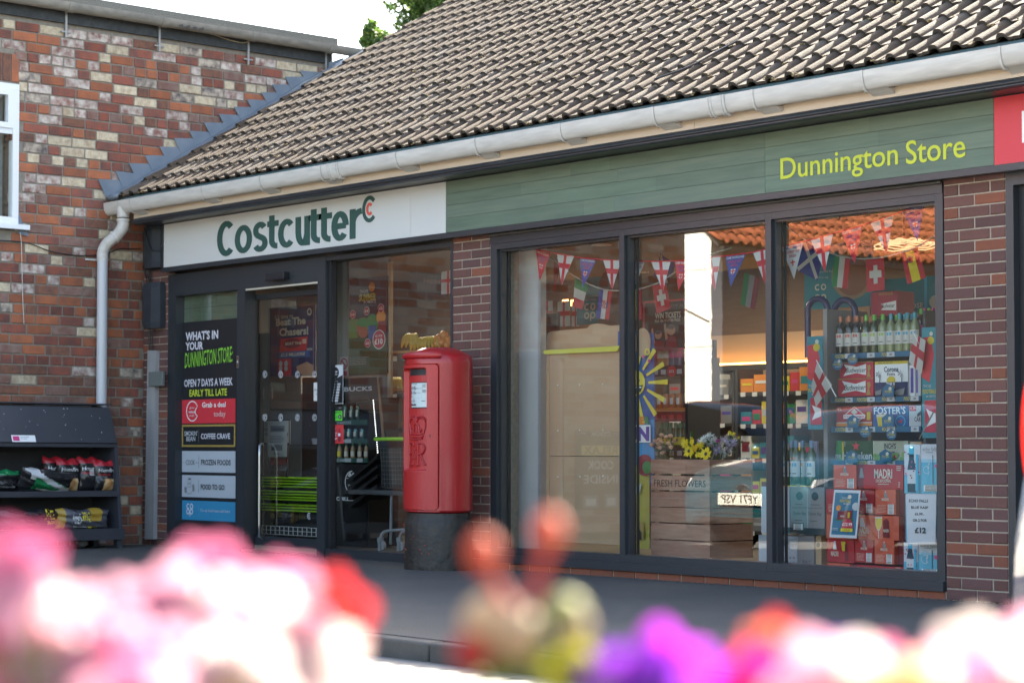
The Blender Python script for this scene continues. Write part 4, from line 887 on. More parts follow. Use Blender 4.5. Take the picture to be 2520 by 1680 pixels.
tag(pc.build('paint_chips', pb, None, mat('chip_orange', (.35, .06, .03), .7)), kind='stuff')

# ================================================================== DISPLAY RACK ON THE LEFT
RKM = mat('rack_dark_grey_paint', (0.036, 0.0384, 0.048), .5, var=(4, .4, (0.048, 0.0504, 0.06)), bump=(50, .05)); RKI = mat('rack_inside_board', (.022, .022, .026), .7, var=(6, .5, (.035, .034, .036)))
ry1, ry0 = -.60, -2.75
rk = thing('display_rack', 'dark grey outdoor display rack with sloping hood holding bags of fuel', 'display rack', (XL + .3, -1.6, 0))
prf = [(.04, .10), (.55, .10), (.555, .20), (.455, 1.03), (.31, 1.375), (.04, 1.40)]
for y in (ry1 - .035, ry0):
    MB().prism([(XL + x, y, z) for x, z in prf], (0, .035, 0)).build('side_panel', rk, None, RKM)
    for xx in (.06, .49): MB().prism([(XL + xx, y - .02, 0), (XL + xx + .07, y - .02, 0), (XL + xx + .055, y - .02, .10), (XL + xx - .01, y - .02, .10)], (0, .055, 0)).build('leg', rk, None, RKM)
MB().box(XL + .04, ry0 + .036, .1, XL + .05, ry1 - .036, 1.39).build('back_panel', rk, None, RKI)
MB().prism([(XL + .325, ry0 + .01, 1.378), (XL + .47, ry0 + .01, 1.028), (XL + .455, ry0 + .01, 1.02), (XL + .31, ry0 + .01, 1.37)], (0, ry1 - ry0 - .02, 0)).build('hood', rk, None, RKM)
MB().box(XL + .03, ry0 - .005, 1.402, XL + .335, ry1 + .006, 1.416).build('top_board', rk, None, RKM); MB().box(XL + .43, ry0 + .02, .985, XL + .462, ry1 - .036, 1.018).build('rail', rk, None, RKM)
MB().box(XL + .05, ry0 + .036, .505, XL + .535, ry1 - .036, .56).build('shelf', rk, None, RKM); MB().box(XL + .05, ry0 + .036, .13, XL + .56, ry1 - .036, .19).build('shelf', rk, None, RKM); MB().box(XL + .562, ry0, .085, XL + .585, ry1 + .01, .195).build('plinth', rk, None, RKM)
hx_ = lambda z: XL + .325 + .145 * (1.378 - z) / .35 + .004
def HC(x0, y0, x1, y1):
    a, b = S(x0, y0, XL + .45), S(x1, y1, XL + .45); return ((hx_(a.z), a.y, a.z), (hx_(a.z), b.y, a.z), (hx_(b.z), b.y, b.z), (hx_(b.z), a.y, b.z))
c = Card(*HC(28, 1070, 86, 1087), WHITE, thick=.002); c.rect(.04, .15, .32, .85, PINK); c.text('£15.99', .07, .25, .29, .42, MAROON); c.text('£5.49', .07, .58, .29, .75, MAROON); c.text('10% KINDLING', .36, .2, .72, .36, DK); c.text('COAL LOGS', .36, .48, .62, .62, DK); c.done('price_label', parent=rk)
sp = MB().m(flat('bird_dropping', (.6, .62, .6)))
for i in range(22): a = S(U(0, 262), U(1003, 1082), XL + .45); sp.ball((hx_(a.z), a.y, a.z), .0015, U(.002, .007), U(.002, .006), 6, 4)
tag(sp.build('paint_specks', rk), kind='stuff')
def bag(label, c, w, h, d, zone, texts=(), lean=0., spin=0., grp='bags of fuel on the rack', Xf=None):
    """pillow standing or lying; local u across (world Y), v up, n towards the street side"""
    mb = MB(); n, k = 22, 16; rs = random.Random(int(abs(c[1]) * 1000)); ph = [rs.uniform(0, 6) for _ in range(6)]
    M_ = Matrix.Rotation(spin, 3, 'X') @ Matrix.Rotation(lean, 3, 'Y')
    def pt(u, v, side):
        e = (1 - abs(2 * u - 1) ** 3.2) ** .55 * (1 - abs(2 * v - 1) ** 4) ** .6
        cr = .10 * math.sin(u * 9 + ph[0] + v * 4) + .08 * math.sin(v * 15 + ph[1]) + .07 * math.sin((u + v) * 23 + ph[2]) + .04 * math.sin(u * 41 + ph[3]) * math.sin(v * 37 + ph[4])
        x = side * d / 2 * e * (1 + cr * 1.4); y = (u - .5) * w * (1 - .05 * math.sin(v * math.pi)); z = v * h + .012 * math.sin(u * 11 + ph[5]) * (1 if v > .9 else 0)
        return M_ @ Vector((x, y, z)) + Vector(c)
    for side in (1, -1):
        vs = [pt(i / n, j / k, side) for j in range(k + 1) for i in range(n + 1)]; b = len(mb.v); mb.v += vs
        for j in range(k):
            for i in range(n):
                f = (j * (n + 1) + i, j * (n + 1) + i + 1, (j + 1) * (n + 1) + i + 1, (j + 1) * (n + 1) + i)
                m = zone((i + .5) / n, (j + .5) / k); mb.m(m); mb.f.append(tuple(b + q_ for q_ in (f if side > 0 else f[::-1]))); mb.mi.append(mb.cur)
    for (s, u0, v0, u1, v1, m, bo) in texts:
        g, fs = text_geo(s, bo, 0); mb.m(m).add([pt(u0 + (u1 - u0) * a, v1 + (v0 - v1) * b_, 1) + M_ @ Vector((.003, 0, 0)) for a, b_ in g], fs)
    o = mb.build('fuel_bag', None, 60); return tag(o, label, 'fuel bag', grp)
PBLK = mat('shiny_black_plastic_bag', (.018, .018, .02), .22, bump=(20, .3)); PRED = mat('shiny_red_plastic_bag', (.42, .02, .03), .25, bump=(20, .3)); PFLA = mat('printed_flames', (.45, .18, .04), .3, var=(14, 1., (.75, .55, .3))); PGRN = mat('shiny_green_plastic_bag', (.01, .17, .06), .22, bump=(18, .3)); PWHT = mat('shiny_white_plastic_bag', (.5, .5, .5), .25, bump=(18, .3)); PGRY = mat('shiny_grey_plastic_bag', (.10, .10, .12), .22, bump=(18, .3)); PGLD = mat('printed_gold', (.42, .26, .04), .3)
def z1f(u, v): return PRED if v > .80 else PFLA if v < .36 and .35 < u < .9 else PBLK
def sy(px, py, X): return S(px, py, X)
xb = XL + .36
for i, (xa_, xb2, ya, yb2, lab, sx_) in enumerate(((108, 163, 1124, 1213, 'red-topped black fuel bag at the back left of the standing group', .30), (141, 193, 1129, 1213, 'red-topped black fuel bag in the middle with the brand lettering clear', .38), (192, 245, 1125, 1213, 'red-topped fuel bag with a pale ticket beside the flame bag', .36), (233, 281, 1133, 1213, 'red-topped black fuel bag at right end of rack with flame picture', .41))):
    a, b = sy(xa_, ya, XL + sx_), sy(xb2, yb2, XL + sx_); w = b.y - a.y; h = a.z - .562
    tx = [('Homefire', .12, .60, .92, .72, WHITE, .01)] + ([('FIREWOOD', .1, .48, .7, .55, RED, .0)] if i else [])
    bag(lab, (XL + sx_, (a.y + b.y) / 2, .562), w * 1.02, h, .12, z1f if i != 2 else (lambda u, v: PRED if v > .8 else PWHT if .45 < v < .62 and u > .4 else PBLK), tx, lean=-.08)
a, b = sy(40, 1168, XL + .46), sy(171, 1228, XL + .46)
bag('green white and black fuel bag lying over the edge of the middle shelf', (XL + .44, (a.y + b.y) / 2, .575), b.y - a.y, .21, .16, lambda u, v: (PWHT if abs(v - 1.15 + u * 1.05) < .12 or (v < .16 and u > .3) else PGRN if v < 1.1 - u * .9 + .1 and u > .22 else PWHT if v > .6 and .15 < u < .3 else PBLK), lean=.5, spin=-.1)
a, b = sy(-30, 1148, XL + .4), sy(47, 1213, XL + .4); bag('dark fuel bag lying at the left edge of the middle shelf', (XL + .38, (a.y + b.y) / 2, .562), b.y - a.y, .20, .16, lambda u, v: PGRN if v > .8 else PBLK, [('homefire', .3, .2, .8, .32, LGREY, 0)], lean=.1)
a, b = sy(135, 1241, XL + .46), sy(268, 1291, XL + .46); bag('grey and yellow briquette bag lying on the bottom shelf', (XL + .44, (a.y + b.y) / 2, .195), b.y - a.y, .19, .17, lambda u, v: PGLD if (u < .12 or (.6 < u < .8 and v > .45)) else PGRY, [('Homefire', .25, .3, .4, .9, WHITE, .01), ('BRIQ', .42, .4, .58, .9, YEL, .02), ('Homefire', .3, .08, .52, .2, WHITE, 0), ('BRIQ', .55, .06, .72, .18, YEL, .02)], lean=.12)
a, b = sy(-20, 1236, XL + .46), sy(150, 1291, XL + .46); bag('black and gold fuel bag with shield outline on the bottom shelf', (XL + .42, (a.y + b.y) / 2, .195), b.y - a.y, .20, .17, lambda u, v: PGLD if (u > .9 and v < .5) else PBLK, [('EXCEL', .74, .5, .9, .95, YEL, .02), ('ELDS', .78, .3, .9, .45, YEL, .02)], lean=.1)
# odd stone under the rack, sweepings
mb = MB().ball((XL + .35, -.95, .055), .10, .06, .05, 10, 6); tag(mb.build('stone', None, 60, mat('pale_stone', (.2, .2, .2), .9, bump=(20, .6))), 'pale lump of stone lying under the display rack', 'stone')
mb = MB().m(mat('dry_leaf_litter', (.09, .065, .04), 1.0, var=(9, .6, (.2, .16, .11))))
for i in range(260):
    x, y = U(XL + .02, XL + 1.1), U(-1.7, -.03); s_ = U(.004, .014); a_ = U(0, 3)
    mb.add([(x + s_ * math.cos(a_ + k * 1.57) * (1 + .5 * (k % 2)), y + s_ * math.sin(a_ + k * 1.57), .003 + U(0, .006)) for k in range(4)], [(0, 1, 2, 3)])
tag(mb.build('leaf_litter'), kind='stuff')
mb = MB().m(MATS['dark_tarmac'])  # weathered gritty joint at the wall foot
for i in range(900):
    x = U(-17, -7.3); y = -abs(random.gauss(0, .03)) - .03; s_ = U(.004, .012); mb.ball((x, y, .002), s_, s_, s_ * .6, 5, 3)
tag(mb.build('grit', None, 60), kind='stuff')
bl = P(882, 1624, -4.9); tag(MB().add([(-8.02, -4.98, -.094), (-7.96, -4.97, -.092), (-7.95, -4.99, -.088), (-8.0, -5.0, -.094)], [(0, 1, 2, 3)]).build('scrap', None, None, flat('blue_scrap', (.03, .15, .5))), 'tiny scrap of blue plastic on the sunlit road', 'litter')
# ================================================================== LAMPS INSIDE THE SHOP (added ceiling fill, then the lit fittings)
LAMP = mat('lit_lamp', (1, .9, .75), emit=(1, .82, .58), es=2.5)
def lamp(x, y, w, power=3.6, col_=(1, .87, .70)):
    l = bpy.data.lights.new('ceiling_light', 'AREA'); l.energy = power; l.shape = 'DISK'; l.size = .16; l.color = col_; o = bpy.data.objects.new('ceiling_light', l); col.objects.link(o); o.location = (x, y, 2.78); return o
for x, y in ((-12.6, 3.2), (-9.8, 3.0), (-7.4, 3.2), (-15.2, 1.7), (-11.4, 6.8), (-15.0, 6.5)): lamp(x, y, .9)  # fill lamps added under the ceiling to brighten the interior, apart from the downlights
for i, (px, py, Y, lab) in enumerate(((1481, 590, 1.7, 'small round lit downlight above the leftmost pane of the big window'), (2035, 530, 1.5, 'small round lit downlight above the bunting in the right pane'), (1574, 655, 4.0, 'tiny lit downlight far inside the shop'))):
    p = P(px, py, Y); z = min(p.z, 2.795); t = thing('downlight', lab, 'downlight', (p.x, Y, z), 'ceiling downlights')
    MB().lathe((p.x, Y, z), [(1e-6, 0), (.075, 0)], 20).build('diffuser', t, None, LAMP); MB().lathe((p.x, Y, z - .004), [(.076, 0), (.092, .002), (.092, .008)], 20).build('trim', t, None, WHITE)
WICK = mat('wicker_lamp_cane', (.45, .30, .16), .6); 
for px, py, w, Y, lab in ((1640, 627, 0, 0, ''),) * 0 + ((1405, 622, 52, 2.2, 'wicker pendant lamp behind the left bunting'), (1860, 573, 44, 2.4, 'wicker pendant lamp in the middle pane under the reflected roof'), (2225, 607, 75, 1.9, 'wicker pendant lamp at the right end of the window')):
    p = P(px, py, Y); r = abs(P(px + w, py, Y).x - P(px - w, py, Y).x) / 2; t = thing('pendant_lamp', lab, 'pendant lamp', tuple(p), 'wicker pendant lamps')
    for k in range(5): MB().tube([(p.x + r * (1 - k * .14) * math.cos(a_), Y + r * (1 - k * .14) * math.sin(a_), p.z + k * .012 + .008 * math.sin(a_ * 7 + k)) for a_ in [2 * math.pi * i / 28 for i in range(29)]], .005, 5).build('cane_ring', t, None, mat('lamp_lit_cane', (.7, .5, .3), .6, emit=(1, .72, .42), es=.12))
    MB().tube([(p.x, Y, p.z), (p.x, Y, 2.79)], .004, 5).build('flex', t, None, BK); MB().ball((p.x, Y, p.z + .03), .03, n=10, h=6).build('bulb', t, 60, WHITE)
# ================================================================== BACK OF THE SHOP: oak bulkhead, lit ledge, shelving
shopfit('oak_bulkhead', MB().box(P(1690, 700, 4.6).x, 4.6, 2.15, -7.2, 4.7, 2.8).box(P(1330, 700, 4.2).x, 4.2, 2.0, P(1560, 700, 4.2).x, 4.3, 2.8), WOODL)
GLOW = mat('lit_led_strip', (1, .6, .2), emit=(1, .42, .09), es=2.2)
e0_, e1_ = P(1700, 790, 4.5), P(1990, 800, 4.5)
led = MB().box(P(1690, 790, 4.5).x, 4.50, 1.845, -7.4, 4.53, 1.86).build('led_strip', None, None, GLOW); tag(led, 'glowing orange strip light along the ledge at the back of the shop', 'strip light')
shopfit('lit_ledge', MB().box(P(1690, 790, 4.4).x, 4.38, 1.78, -7.4, 4.7, 1.83), mat('dark_ledge', (.05, .045, .04), .6)); shopfit('ledge_back', MB().box(P(1690, 790, 4.6).x, 4.605, 1.83, -7.4, 4.62, 2.15), mat('beige_wall_panel', (.42, .33, .24), .7))
for i, px in enumerate((1410, 1389)):
    a, b = P(px - 5, 738, 3.9), P(px + 7, 752, 3.9); tag(MB().box(a.x, 3.9, b.z, b.x, 3.92, a.z).build('wall_light', None, None, GLOW), '%s small glowing orange wall light behind the hanging flags' % ('right' if i == 0 else 'left'), 'wall light')
def packcol(): return random.choice([RED, BLUE, YEL, PINK, GREEN, ORANGE, WHITE, TEAL, PURPLE, MAROON, CREAM, GREY, PINK, LGREY])
SHF = mat('dark_shelf_metal', (.05, .05, .052), .6); SHW = mat('beige_shelf_back', (.24, .16, .10), .8)
ORD = ['first', 'second', 'third', 'fourth', 'fifth', 'sixth', 'seventh', 'eighth', 'ninth', 'tenth', 'eleventh', 'twelfth', 'thirteenth', 'fourteenth', 'fifteenth', 'sixteenth', 'seventeenth', 'eighteenth', 'nineteenth', 'twentieth']
def shelf_unit(x0, x1, y, zs, label, ztop=1.95, d=.4, packs=True, cols=None, grp=None, sub=('packet', 'packet'), h=(.10, .22), w=(.07, .16), tickets=True):
    t = thing('shelving_unit', label, 'shelving', ((x0 + x1) / 2, y, 0))
    MB().box(x0, y + d - .03, .08, x1, y + d, ztop).build('back_panel', t, None, SHW); MB().box(x0 - .03, y, .06, x0, y + d, ztop).build('end_panel', t, None, SHF); MB().box(x1, y, .06, x1 + .03, y + d, ztop).build('end_panel', t, None, SHF)
    for z in zs:
        MB().box(x0 + .001, y + .01, z, x1 - .001, y + d - .031, z + .03).build('shelf', t, None, SHF)
        if tickets:
            mb = MB().m(WHITE); x = x0 + .03
            while x < x1 - .08: mb.box(x, y + .004, z - .012, x + .055, y + .0095, z + .028); x += U(.09, .16)
            mb.build('price_tickets', t)
    if packs:
        for z in zs:
            x = x0 + .01; k_ = -1
            while x < x1 - .06:
                k_ += 1; ww = min(U(*w), x1 - x - .01); hh = U(*h); m = random.choice(cols) if cols else packcol(); n_ = random.randint(1, 3)
                c = Card((x, y + .03, z + .031 + hh), (x + ww - .008, y + .03, z + .031 + hh), (x + ww - .008, y + .03, z + .031), (x, y + .03, z + .031), None)
                c.mb.m(m).box(x, y + .031, z + .031, x + ww - .008, y + .031 + d * .6, z + .031 + hh)
                m2 = packcol(); c.rect(.12, U(.1, .4), .88, U(.5, .75), m2 if m2 is not m else WHITE)
                c.done(sub[0], '%s packet, %s from the left, on the %s shelf of %s' % (m.name.replace('print_', '').replace('_', ' '), ORD[min(k_, 19)], ('lowest', 'second', 'third', 'fourth', 'top')[zs.index(z)], label.split(' with ')[0]), sub[1], None, 'packets on ' + label.split(' with ')[0]); x += ww
    return t
X0, X1 = P(1688, 950, 4.2).x, P(1800, 950, 4.2).x
shelf_unit(P(1640, 900, 4.1).x, P(1800, 900, 4.1).x, 4.1, [.2, .55, .9, 1.22, 1.5], 'the far brown shelving with pink packets', 1.75, cols=[PINK, PINK, MAROON, WHITE, GREY, CREAM], w=(.10, .2))
shelf_unit(P(1815, 900, 3.6).x, P(1995, 900, 3.6).x, 3.6, [.2, .55, .88, 1.2, 1.5], 'the far grey shelving with mixed packets', 1.75, cols=[RED, YEL, ORANGE, GREEN, WHITE, TEAL, GREY], w=(.09, .18))
# shelving just behind the beach standee: pink bottles, cans, green bottles
y_ = 1.35; xa_, xb_ = P(1604, 950, y_).x, P(1686, 950, y_).x; zz = lambda py, Y=y_: P(1650, py, Y).z
t = thing('drinks_shelving', 'narrow dark drinks shelving behind the flower crate', 'shelving', ((xa_ + xb_) / 2, y_, 0))
MB().box(xa_, y_ + .36, .06, xb_, y_ + .4, 1.9).build('back_panel', t, None, mat('near_black_panel', (.02, .018, .018), .6)); MB().box(xb_, y_, .06, xb_ + .03, y_ + .4, 1.75).build('end_panel', t, None, SHF)
for py in (900, 1012, 1100):
    z = zz(py); MB().box(xa_, y_ + .0, z - .03, xb_, y_ + .36, z).build('shelf', t, None, SHF)
    c = Card.xz(xa_, z - .085, xb_, z - .005, y_ - .004, DK if py == 900 else MAROON if py == 1012 else DK, thick=.003)
    for k in range(4): c.rect(.05 + k * .24, .3, .2 + k * .24, .8, LGREY if py != 1012 else RED)
    if py == 900: c.disc(.62, .5, .13, RED); c.text('£12', .55, .35, .69, .65, WHITE, .01)
    c.done('shelf_strip', parent=t)
_prot = {}
def bottle(kind, x, y, z, s, label, group, glass=(.02, .03, .02), cap=ORANGE, lab=WHITE, mark=None, cat='bottle', txt=None, slim=1.):
    key = (kind, glass, cap.name, lab.name, txt)
    if key not in _prot:
        t = thing('bottle', label, cat, (0, 0, 0), group); gm = mat('bottle_glass_%d' % len(_prot), glass, .08, spec=.8)
        pr = [(1e-6, 0), (.036, 0), (.038, .01), (.038, .19), (.033, .215), (.016, .245), (.0135, .30)] if kind == 'wine' else [(1e-6, 0), (.030, 0), (.032, .01), (.032, .10), (.027, .13), (.013, .165), (.013, .20)]
        H = pr[-1][1]; MB().lathe((0, 0, 0), [(r * slim, q_) for r, q_ in pr], 16).build('glass', t, 50, gm, org=(0, 0, 0))
        MB().lathe((0, 0, 0), [(.0145 * slim, H - .055), (.0155 * slim, H - .05), (.0155 * slim, H + .004), (1e-6, H + .006)], 14).build('cap', t, 40, cap, org=(0, 0, 0))
        lb = MB().m(lab); R_ = (pr[3][0] + .0006) * slim; z0, z1 = (.06, .165) if kind == 'wine' else (.02, .085)
        lb.lathe((0, 0, 0), [(R_, z0), (R_, z1)], 14, -2.6, -.2)
        if mark:
            lb.m(mark)
            for a0_ in (-1.9, -1.35): lb.lathe((0, 0, 0), [(R_ + .0006, z1 - .035), (R_ + .0006, z1 - .012)], 4, a0_, a0_ + .42)
            lb.add([((R_ + .0006) * math.cos(a), (R_ + .0006) * math.sin(a), zz_) for a, zz_ in ((-1.9, z1 - .035), (-.93, z1 - .035), (-1.4, z1 - .062))], [(0, 2, 1)])
            lb.m(DK).lathe((0, 0, 0), [(R_ + .0006, z0 + .018), (R_ + .0006, z0 + .024)], 4, -1.8, -1.0)
        lb.build('label', t, 50, org=(0, 0, 0)) if lb.mats else None
        _prot[key] = t; o = t
    else: o = dup(_prot[key], None, None, None, label, group)
    o.location = (x, y, z); o.scale = (s, s, s); return o
z = zz(900)
for i, (px, cp, lb_, gl_) in enumerate(((1617, ORANGE, RED, (.3, .05, .05)), (1630, GOLD, CREAM, (.45, .2, .08)), (1643, GOLD, CREAM, (.45, .2, .08)), (1658, SKYB, PINK, (.08, .12, .2)), (1672, SKYB, PINK, (.08, .12, .2)))):
    bottle('wine', P(px, 880, y_ + .06).x, y_ + .06, z + .001, 1.12, '%s bottle from the left on the shelf behind the crate, %s label' % (('first', 'second', 'third', 'fourth', 'fifth')[i], lb_.name[6:]), 'bottles on the shelf behind the crate', gl_, cp, lb_, None, txt=str(i))
def can(x, y, z, r, h, m, m2, label, group, lid=STEEL):
    mb = MB().m(m).lathe((x, y, z), [(1e-6, 0), (r * .85, 0), (r, .006), (r, h - .012), (r * .82, h)], 16); mb.m(lid).lathe((x, y, z), [(r * .82, h), (r * .8, h - .004), (1e-6, h - .004)], 16)
    mb.m(m2).lathe((x, y, z), [(r + .0005, h * .25), (r + .0005, h * .7)], 6, -2.0, -.9); o = mb.build('drink_can', None, 50); return tag(o, label, 'can', group)
z = zz(1012)
for i, px in enumerate((1625, 1640, 1656, 1672)):
    for j in range(1): can(P(px, 990, y_ + .04).x, y_ + .04, z + .03, .028, .12, mat('orange_can', (.62, .20, .05), .3, .3), WHITE, '%s orange drink can from the left behind the flower crate' % ('first', 'second', 'third', 'fourth')[i], 'orange cans')
MB().box(xa_, y_, z, xb_, y_ + .2, z + .03).build('can_tray', t, None, ORANGE)
z = zz(1100)
for i in range(7): bottle('beer', xa_ + .06 + i * .052, y_ + .05, z, 1.0, '%s green drink bottle from the left behind the flower crate' % ORD[i], 'green bottles behind the crate', (.05, .12, .03), GREEN, YEL)
# people poster "win tickets"
c = Card.px(1583, 742, 1690, 860, 1.30, BLACK, thick=.006); c.frame(0, 0, 1, 1, .035, RED); 
c.text('WORLD CUP 26', .3, .10, .92, .145, GREY); T(c, 'WIN TICKETS', 1613, 1676, 768, 783, CREAM, .02); T(c, 'PLUS 100s OF OTHER PRIZES', 1613, 1675, 785, 792, CREAM, .01)
for (u, v, s_) in ((.36, .68, 1), (.66, .60, 1.2)): c.disc(u, v, .085 * s_, SKIN, 16, ry=.085 * s_); c.poly([(u - .14, 1), (u - .09, v + .12), (u + .1, v + .12), (u + .16, 1)][::-1], MAROON); c.poly([(u - .13, v + .2), (u - .16, v - .12), (u - .12, v - .14), (u - .07, v + .16)][::-1], SKIN); c.disc(u, v - .05, .07 * s_, DK, 12, ry=.04)
c.done('prize_poster', 'dark red-edged poster offering tickets behind the drinks shelving', 'poster')
# ================================================================== WINDOW ONE: white column and cardboard display back
WCOL = mat('white_laminate_panel', (.52, .52, .52), .45, var=(1.2, .3, (.46, .46, .47)))
a, b = P(1240, 900, .34), P(1325, 900, .34)
pn = thing('partition_panel', 'tall pale grey panel standing at the left end of the big window', 'display panel', ((a.x + b.x) / 2, .4, .06))
MB().box(a.x, .34, .07, b.x, .37, 2.79).build('board', pn, None, WCOL); MB().box(b.x + .001, .335, .07, b.x + .03, .40, 2.79).build('edge_trim', pn, None, mat('satin_trim', (.42, .42, .42), .35, .3))
Yd = .40; Z = lambda px, py, Y=Yd: P(px, py, Y)
db = thing('cardboard_display', 'back of a large brown cardboard display stand with yellow edge strip', 'cardboard display', (Z(1430, 1300).x, Yd, .07))
a, b = Z(1335, 868), Z(1532, 1331)
xl_, xr_, ztop_ = a.x, b.x, a.z
MB().box(xl_, Yd, b.z - .03, Z(1352, 1000).x, Yd + .01, ztop_).box(Z(1352, 1000).x + .003, Yd, b.z - .03, xr_, Yd + .01, Z(1430, 1124).z + .004).build('lower_panel', db, None, CARDB)
MB().box(Z(1352, 1000).x + .003, Yd + .001, Z(1430, 1124).z + .010, xr_, Yd + .011, ztop_).build('upper_panel', db, None, CARDB)
tops = [(1345, 862), (1346, 828), (1349, 819), (1356, 815), (1445, 807), (1452, 800), (1460, 797), (1470, 796), (1484, 797), (1492, 799), (1502, 801), (1532, 799), (1532, 862)]
MB().prism([Z(px, py, Yd + .10) for px, py in tops][::-1], (0, .008, 0)).build('header_board', db, None, CARDB)
MB().prism([P(1335, 862, .37), P(1525, 850.5, .37), P(1518, 864, .37), P(1339, 871.5, .37)][::-1], (0, .03, 0)).build('edge_strip', db, None, mat('lemon_yellow_card', (.62, .58, .09), .5))
for r_ in (947, 1059, 1173):
    for px in (1373, 1427, 1484): p = Z(px, r_ - (px - 1373) * .02, Yd - .004); MB().ball(p, .007, .005, .007, 8, 5).build('plastic_pin', db, 60, WHITE)
MB().box(xl_ + .1, .22, .07, xr_ + .3, .39, .1).build('base_board', db, None, mat('pale_board', (.45, .36, .22), .8))
mon = Card.px(1333, 772, 1372, 840, .9, BLACK, thick=.03); mon.frame(0, 0, 1, 1, .02, GREY); mon.done('screen', 'dark screen standing behind the cardboard display', 'screen')
# ================================================================== WINDOW TWO: standee, flower crate
Yb = .42; SUNY = flat('print_sun_yellow', (.75, .60, .06))
c = Card.px(1520, 815, 1612, 1368, Yb, None)
out = [(0, .0), (.6, .0), (.97, .02), (.99, .3), (1.0, .62), (.86, .70), (.86, .97), (0, .97)]
def stand(pts, m): c.mb.m(m).prism([c.at(u, v) - c.n * .0 for u, v in pts][::-1], (0, .006, 0))
c.mb.m(BLUE).prism([(lambda p: Vector((p.x, Yb + .008, p.z)))(c.at(u, v)) for u, v in out], (0, -.007, 0))
c.rect(0, .40, .99, .62, flat('print_bright_blue', (.03, .25, .50))); c.rect(0, .60, .86, .97, flat('print_sand_yellow', (.42, .36, .06)))
for k in range(14): a_ = k * math.pi * 2 / 14; w_ = .07; q_ = c.w / c.h; c.poly([(.50 + .34 * math.cos(a_ - w_), .235 + .34 * q_ * math.sin(a_ - w_)), (.50 + .85 * math.cos(a_ - w_ * .9), .235 + .85 * q_ * math.sin(a_ - w_ * .9)), (.50 + .85 * math.cos(a_ + w_ * .9), .235 + .85 * q_ * math.sin(a_ + w_ * .9)), (.50 + .34 * math.cos(a_ + w_), .235 + .34 * q_ * math.sin(a_ + w_))][::-1], SUNY)
c.disc(.50, .235, .27, SUNY, 24); c.disc(.60, .225, .03, DK); c.poly([(.42, .25), (.72, .245), (.66, .275), (.5, .285)][::-1], DK); c.rect(.48, .252, .68, .258, WHITE)
for i, (ch, m) in enumerate(zip('SUMMER', (RED, ORANGE, PINK, PURPLE, ORANGE, GREEN))): c.text(ch, .03 + i * .15, .385, .16 + i * .15, .42, m, .05)
c.rect(.05, .423, .93, .50, WHITE); c.text('FUN', .1, .43, .9, .495, PURPLE, .06); c.ring(.85, .10, .07, .03, YEL, 0, 360); c.disc(.75, .12, .03, PINK); c.disc(.9, .14, .035, PINK)
c.disc(.78, .60, .22, MAROON, 24); c.disc(.85, .61, .13, GREEN, 16); c.poly([(.45, .93), (.45, .8), (.5, .77), (.56, .8), (.56, .85), (.75, .85), (.75, .93)][::-1], GOLD); c.poly([(.6, .93), (.6, .90), (.65, .885), (.7, .90), (.7, .93)][::-1], BLACK); c.poly([(.5, .70), (.7, .68), (.66, .72), (.55, .73)][::-1], LGREY)
p = P(1583, 843, Yb - .003)
c.mb.m(CARDB).add([(p.x + .085 * math.cos(a_), Yb - .012, p.z + .115 * math.sin(a_)) for a_ in [2 * math.pi * k / 24 for k in range(24)]], [tuple(range(24))])
c.done('beach_standee', 'blue and yellow summer beach cut-out board with smiling sun', 'cardboard standee')
# crate
CW_ = [mat('crate_pine_%d' % i, c_, .7, var=(5, .9, c2, (1, 1, 7)), bump=(30, .2)) for i, (c_, c2) in enumerate((((.44, .25, .17), (.30, .15, .095)), ((.48, .28, .20), (.34, .18, .12)), ((.38, .21, .145), (.28, .13, .09))))]
Yf = .32; a = P(1602, 1130, Yf); bx = P(1746, 1130, Yf); xs0, xs1 = a.x, bx.x; dpt = .50
cr = thing('flower_crate', 'tall slatted wooden crate marked fresh flowers holding bouquets', 'crate', ((xs0 + xs1) / 2, Yf, .07))
slats = [(1130, 1165.5), (1170.5, 1205.5), (1210, 1247), (1249, 1285), (1288.5, 1327), (1330, 1371)]
for i, (ya, yb2) in enumerate(slats):
    z1, z0 = P(1670, ya, Yf).z, P(1670, yb2, Yf).z
    o1 = MB().box(xs0, Yf, z0, xs1 + .0, Yf + .018, z1).build('slat', cr, None, CW_[i % 3]); MB().box(xs1 - .018, Yf + .019, z0, xs1, Yf + dpt - .02, z1).build('slat', cr, None, CW_[(i + 1) % 3]); MB().box(xs0, Yf + .019, z0, xs0 + .018, Yf + dpt - .02, z1).build('slat', cr, None, CW_[(i + 2) % 3]); MB().box(xs0, Yf + dpt - .019, z0, xs1, Yf + dpt, z1).build('slat', cr, None, CW_[i % 3])
    if i == 1:
        c = Card.xz(xs0 + .02, z0, xs1 - .02, z1, Yf - .0005); c.text('FRESH FLOWERS', .02, .28, .97, .76, flat('burnt_print', (.04, .02, .015)), .004); c.done('lettering', parent=cr)
for xx in (xs0 + .02, xs1 - .065): MB().box(xx, Yf + .0185, .08, xx + .045, Yf + .05, P(1670, 1132, Yf).z).build('corner_post', cr, None, CW_[0])
zc1 = P(1670, 1130, Yf).z
STEM = mat('flower_stem', (.05, .12, .02), .6); CELLO = glass_mat('cellophane', (.93, .95, .95), 1.6, .18)
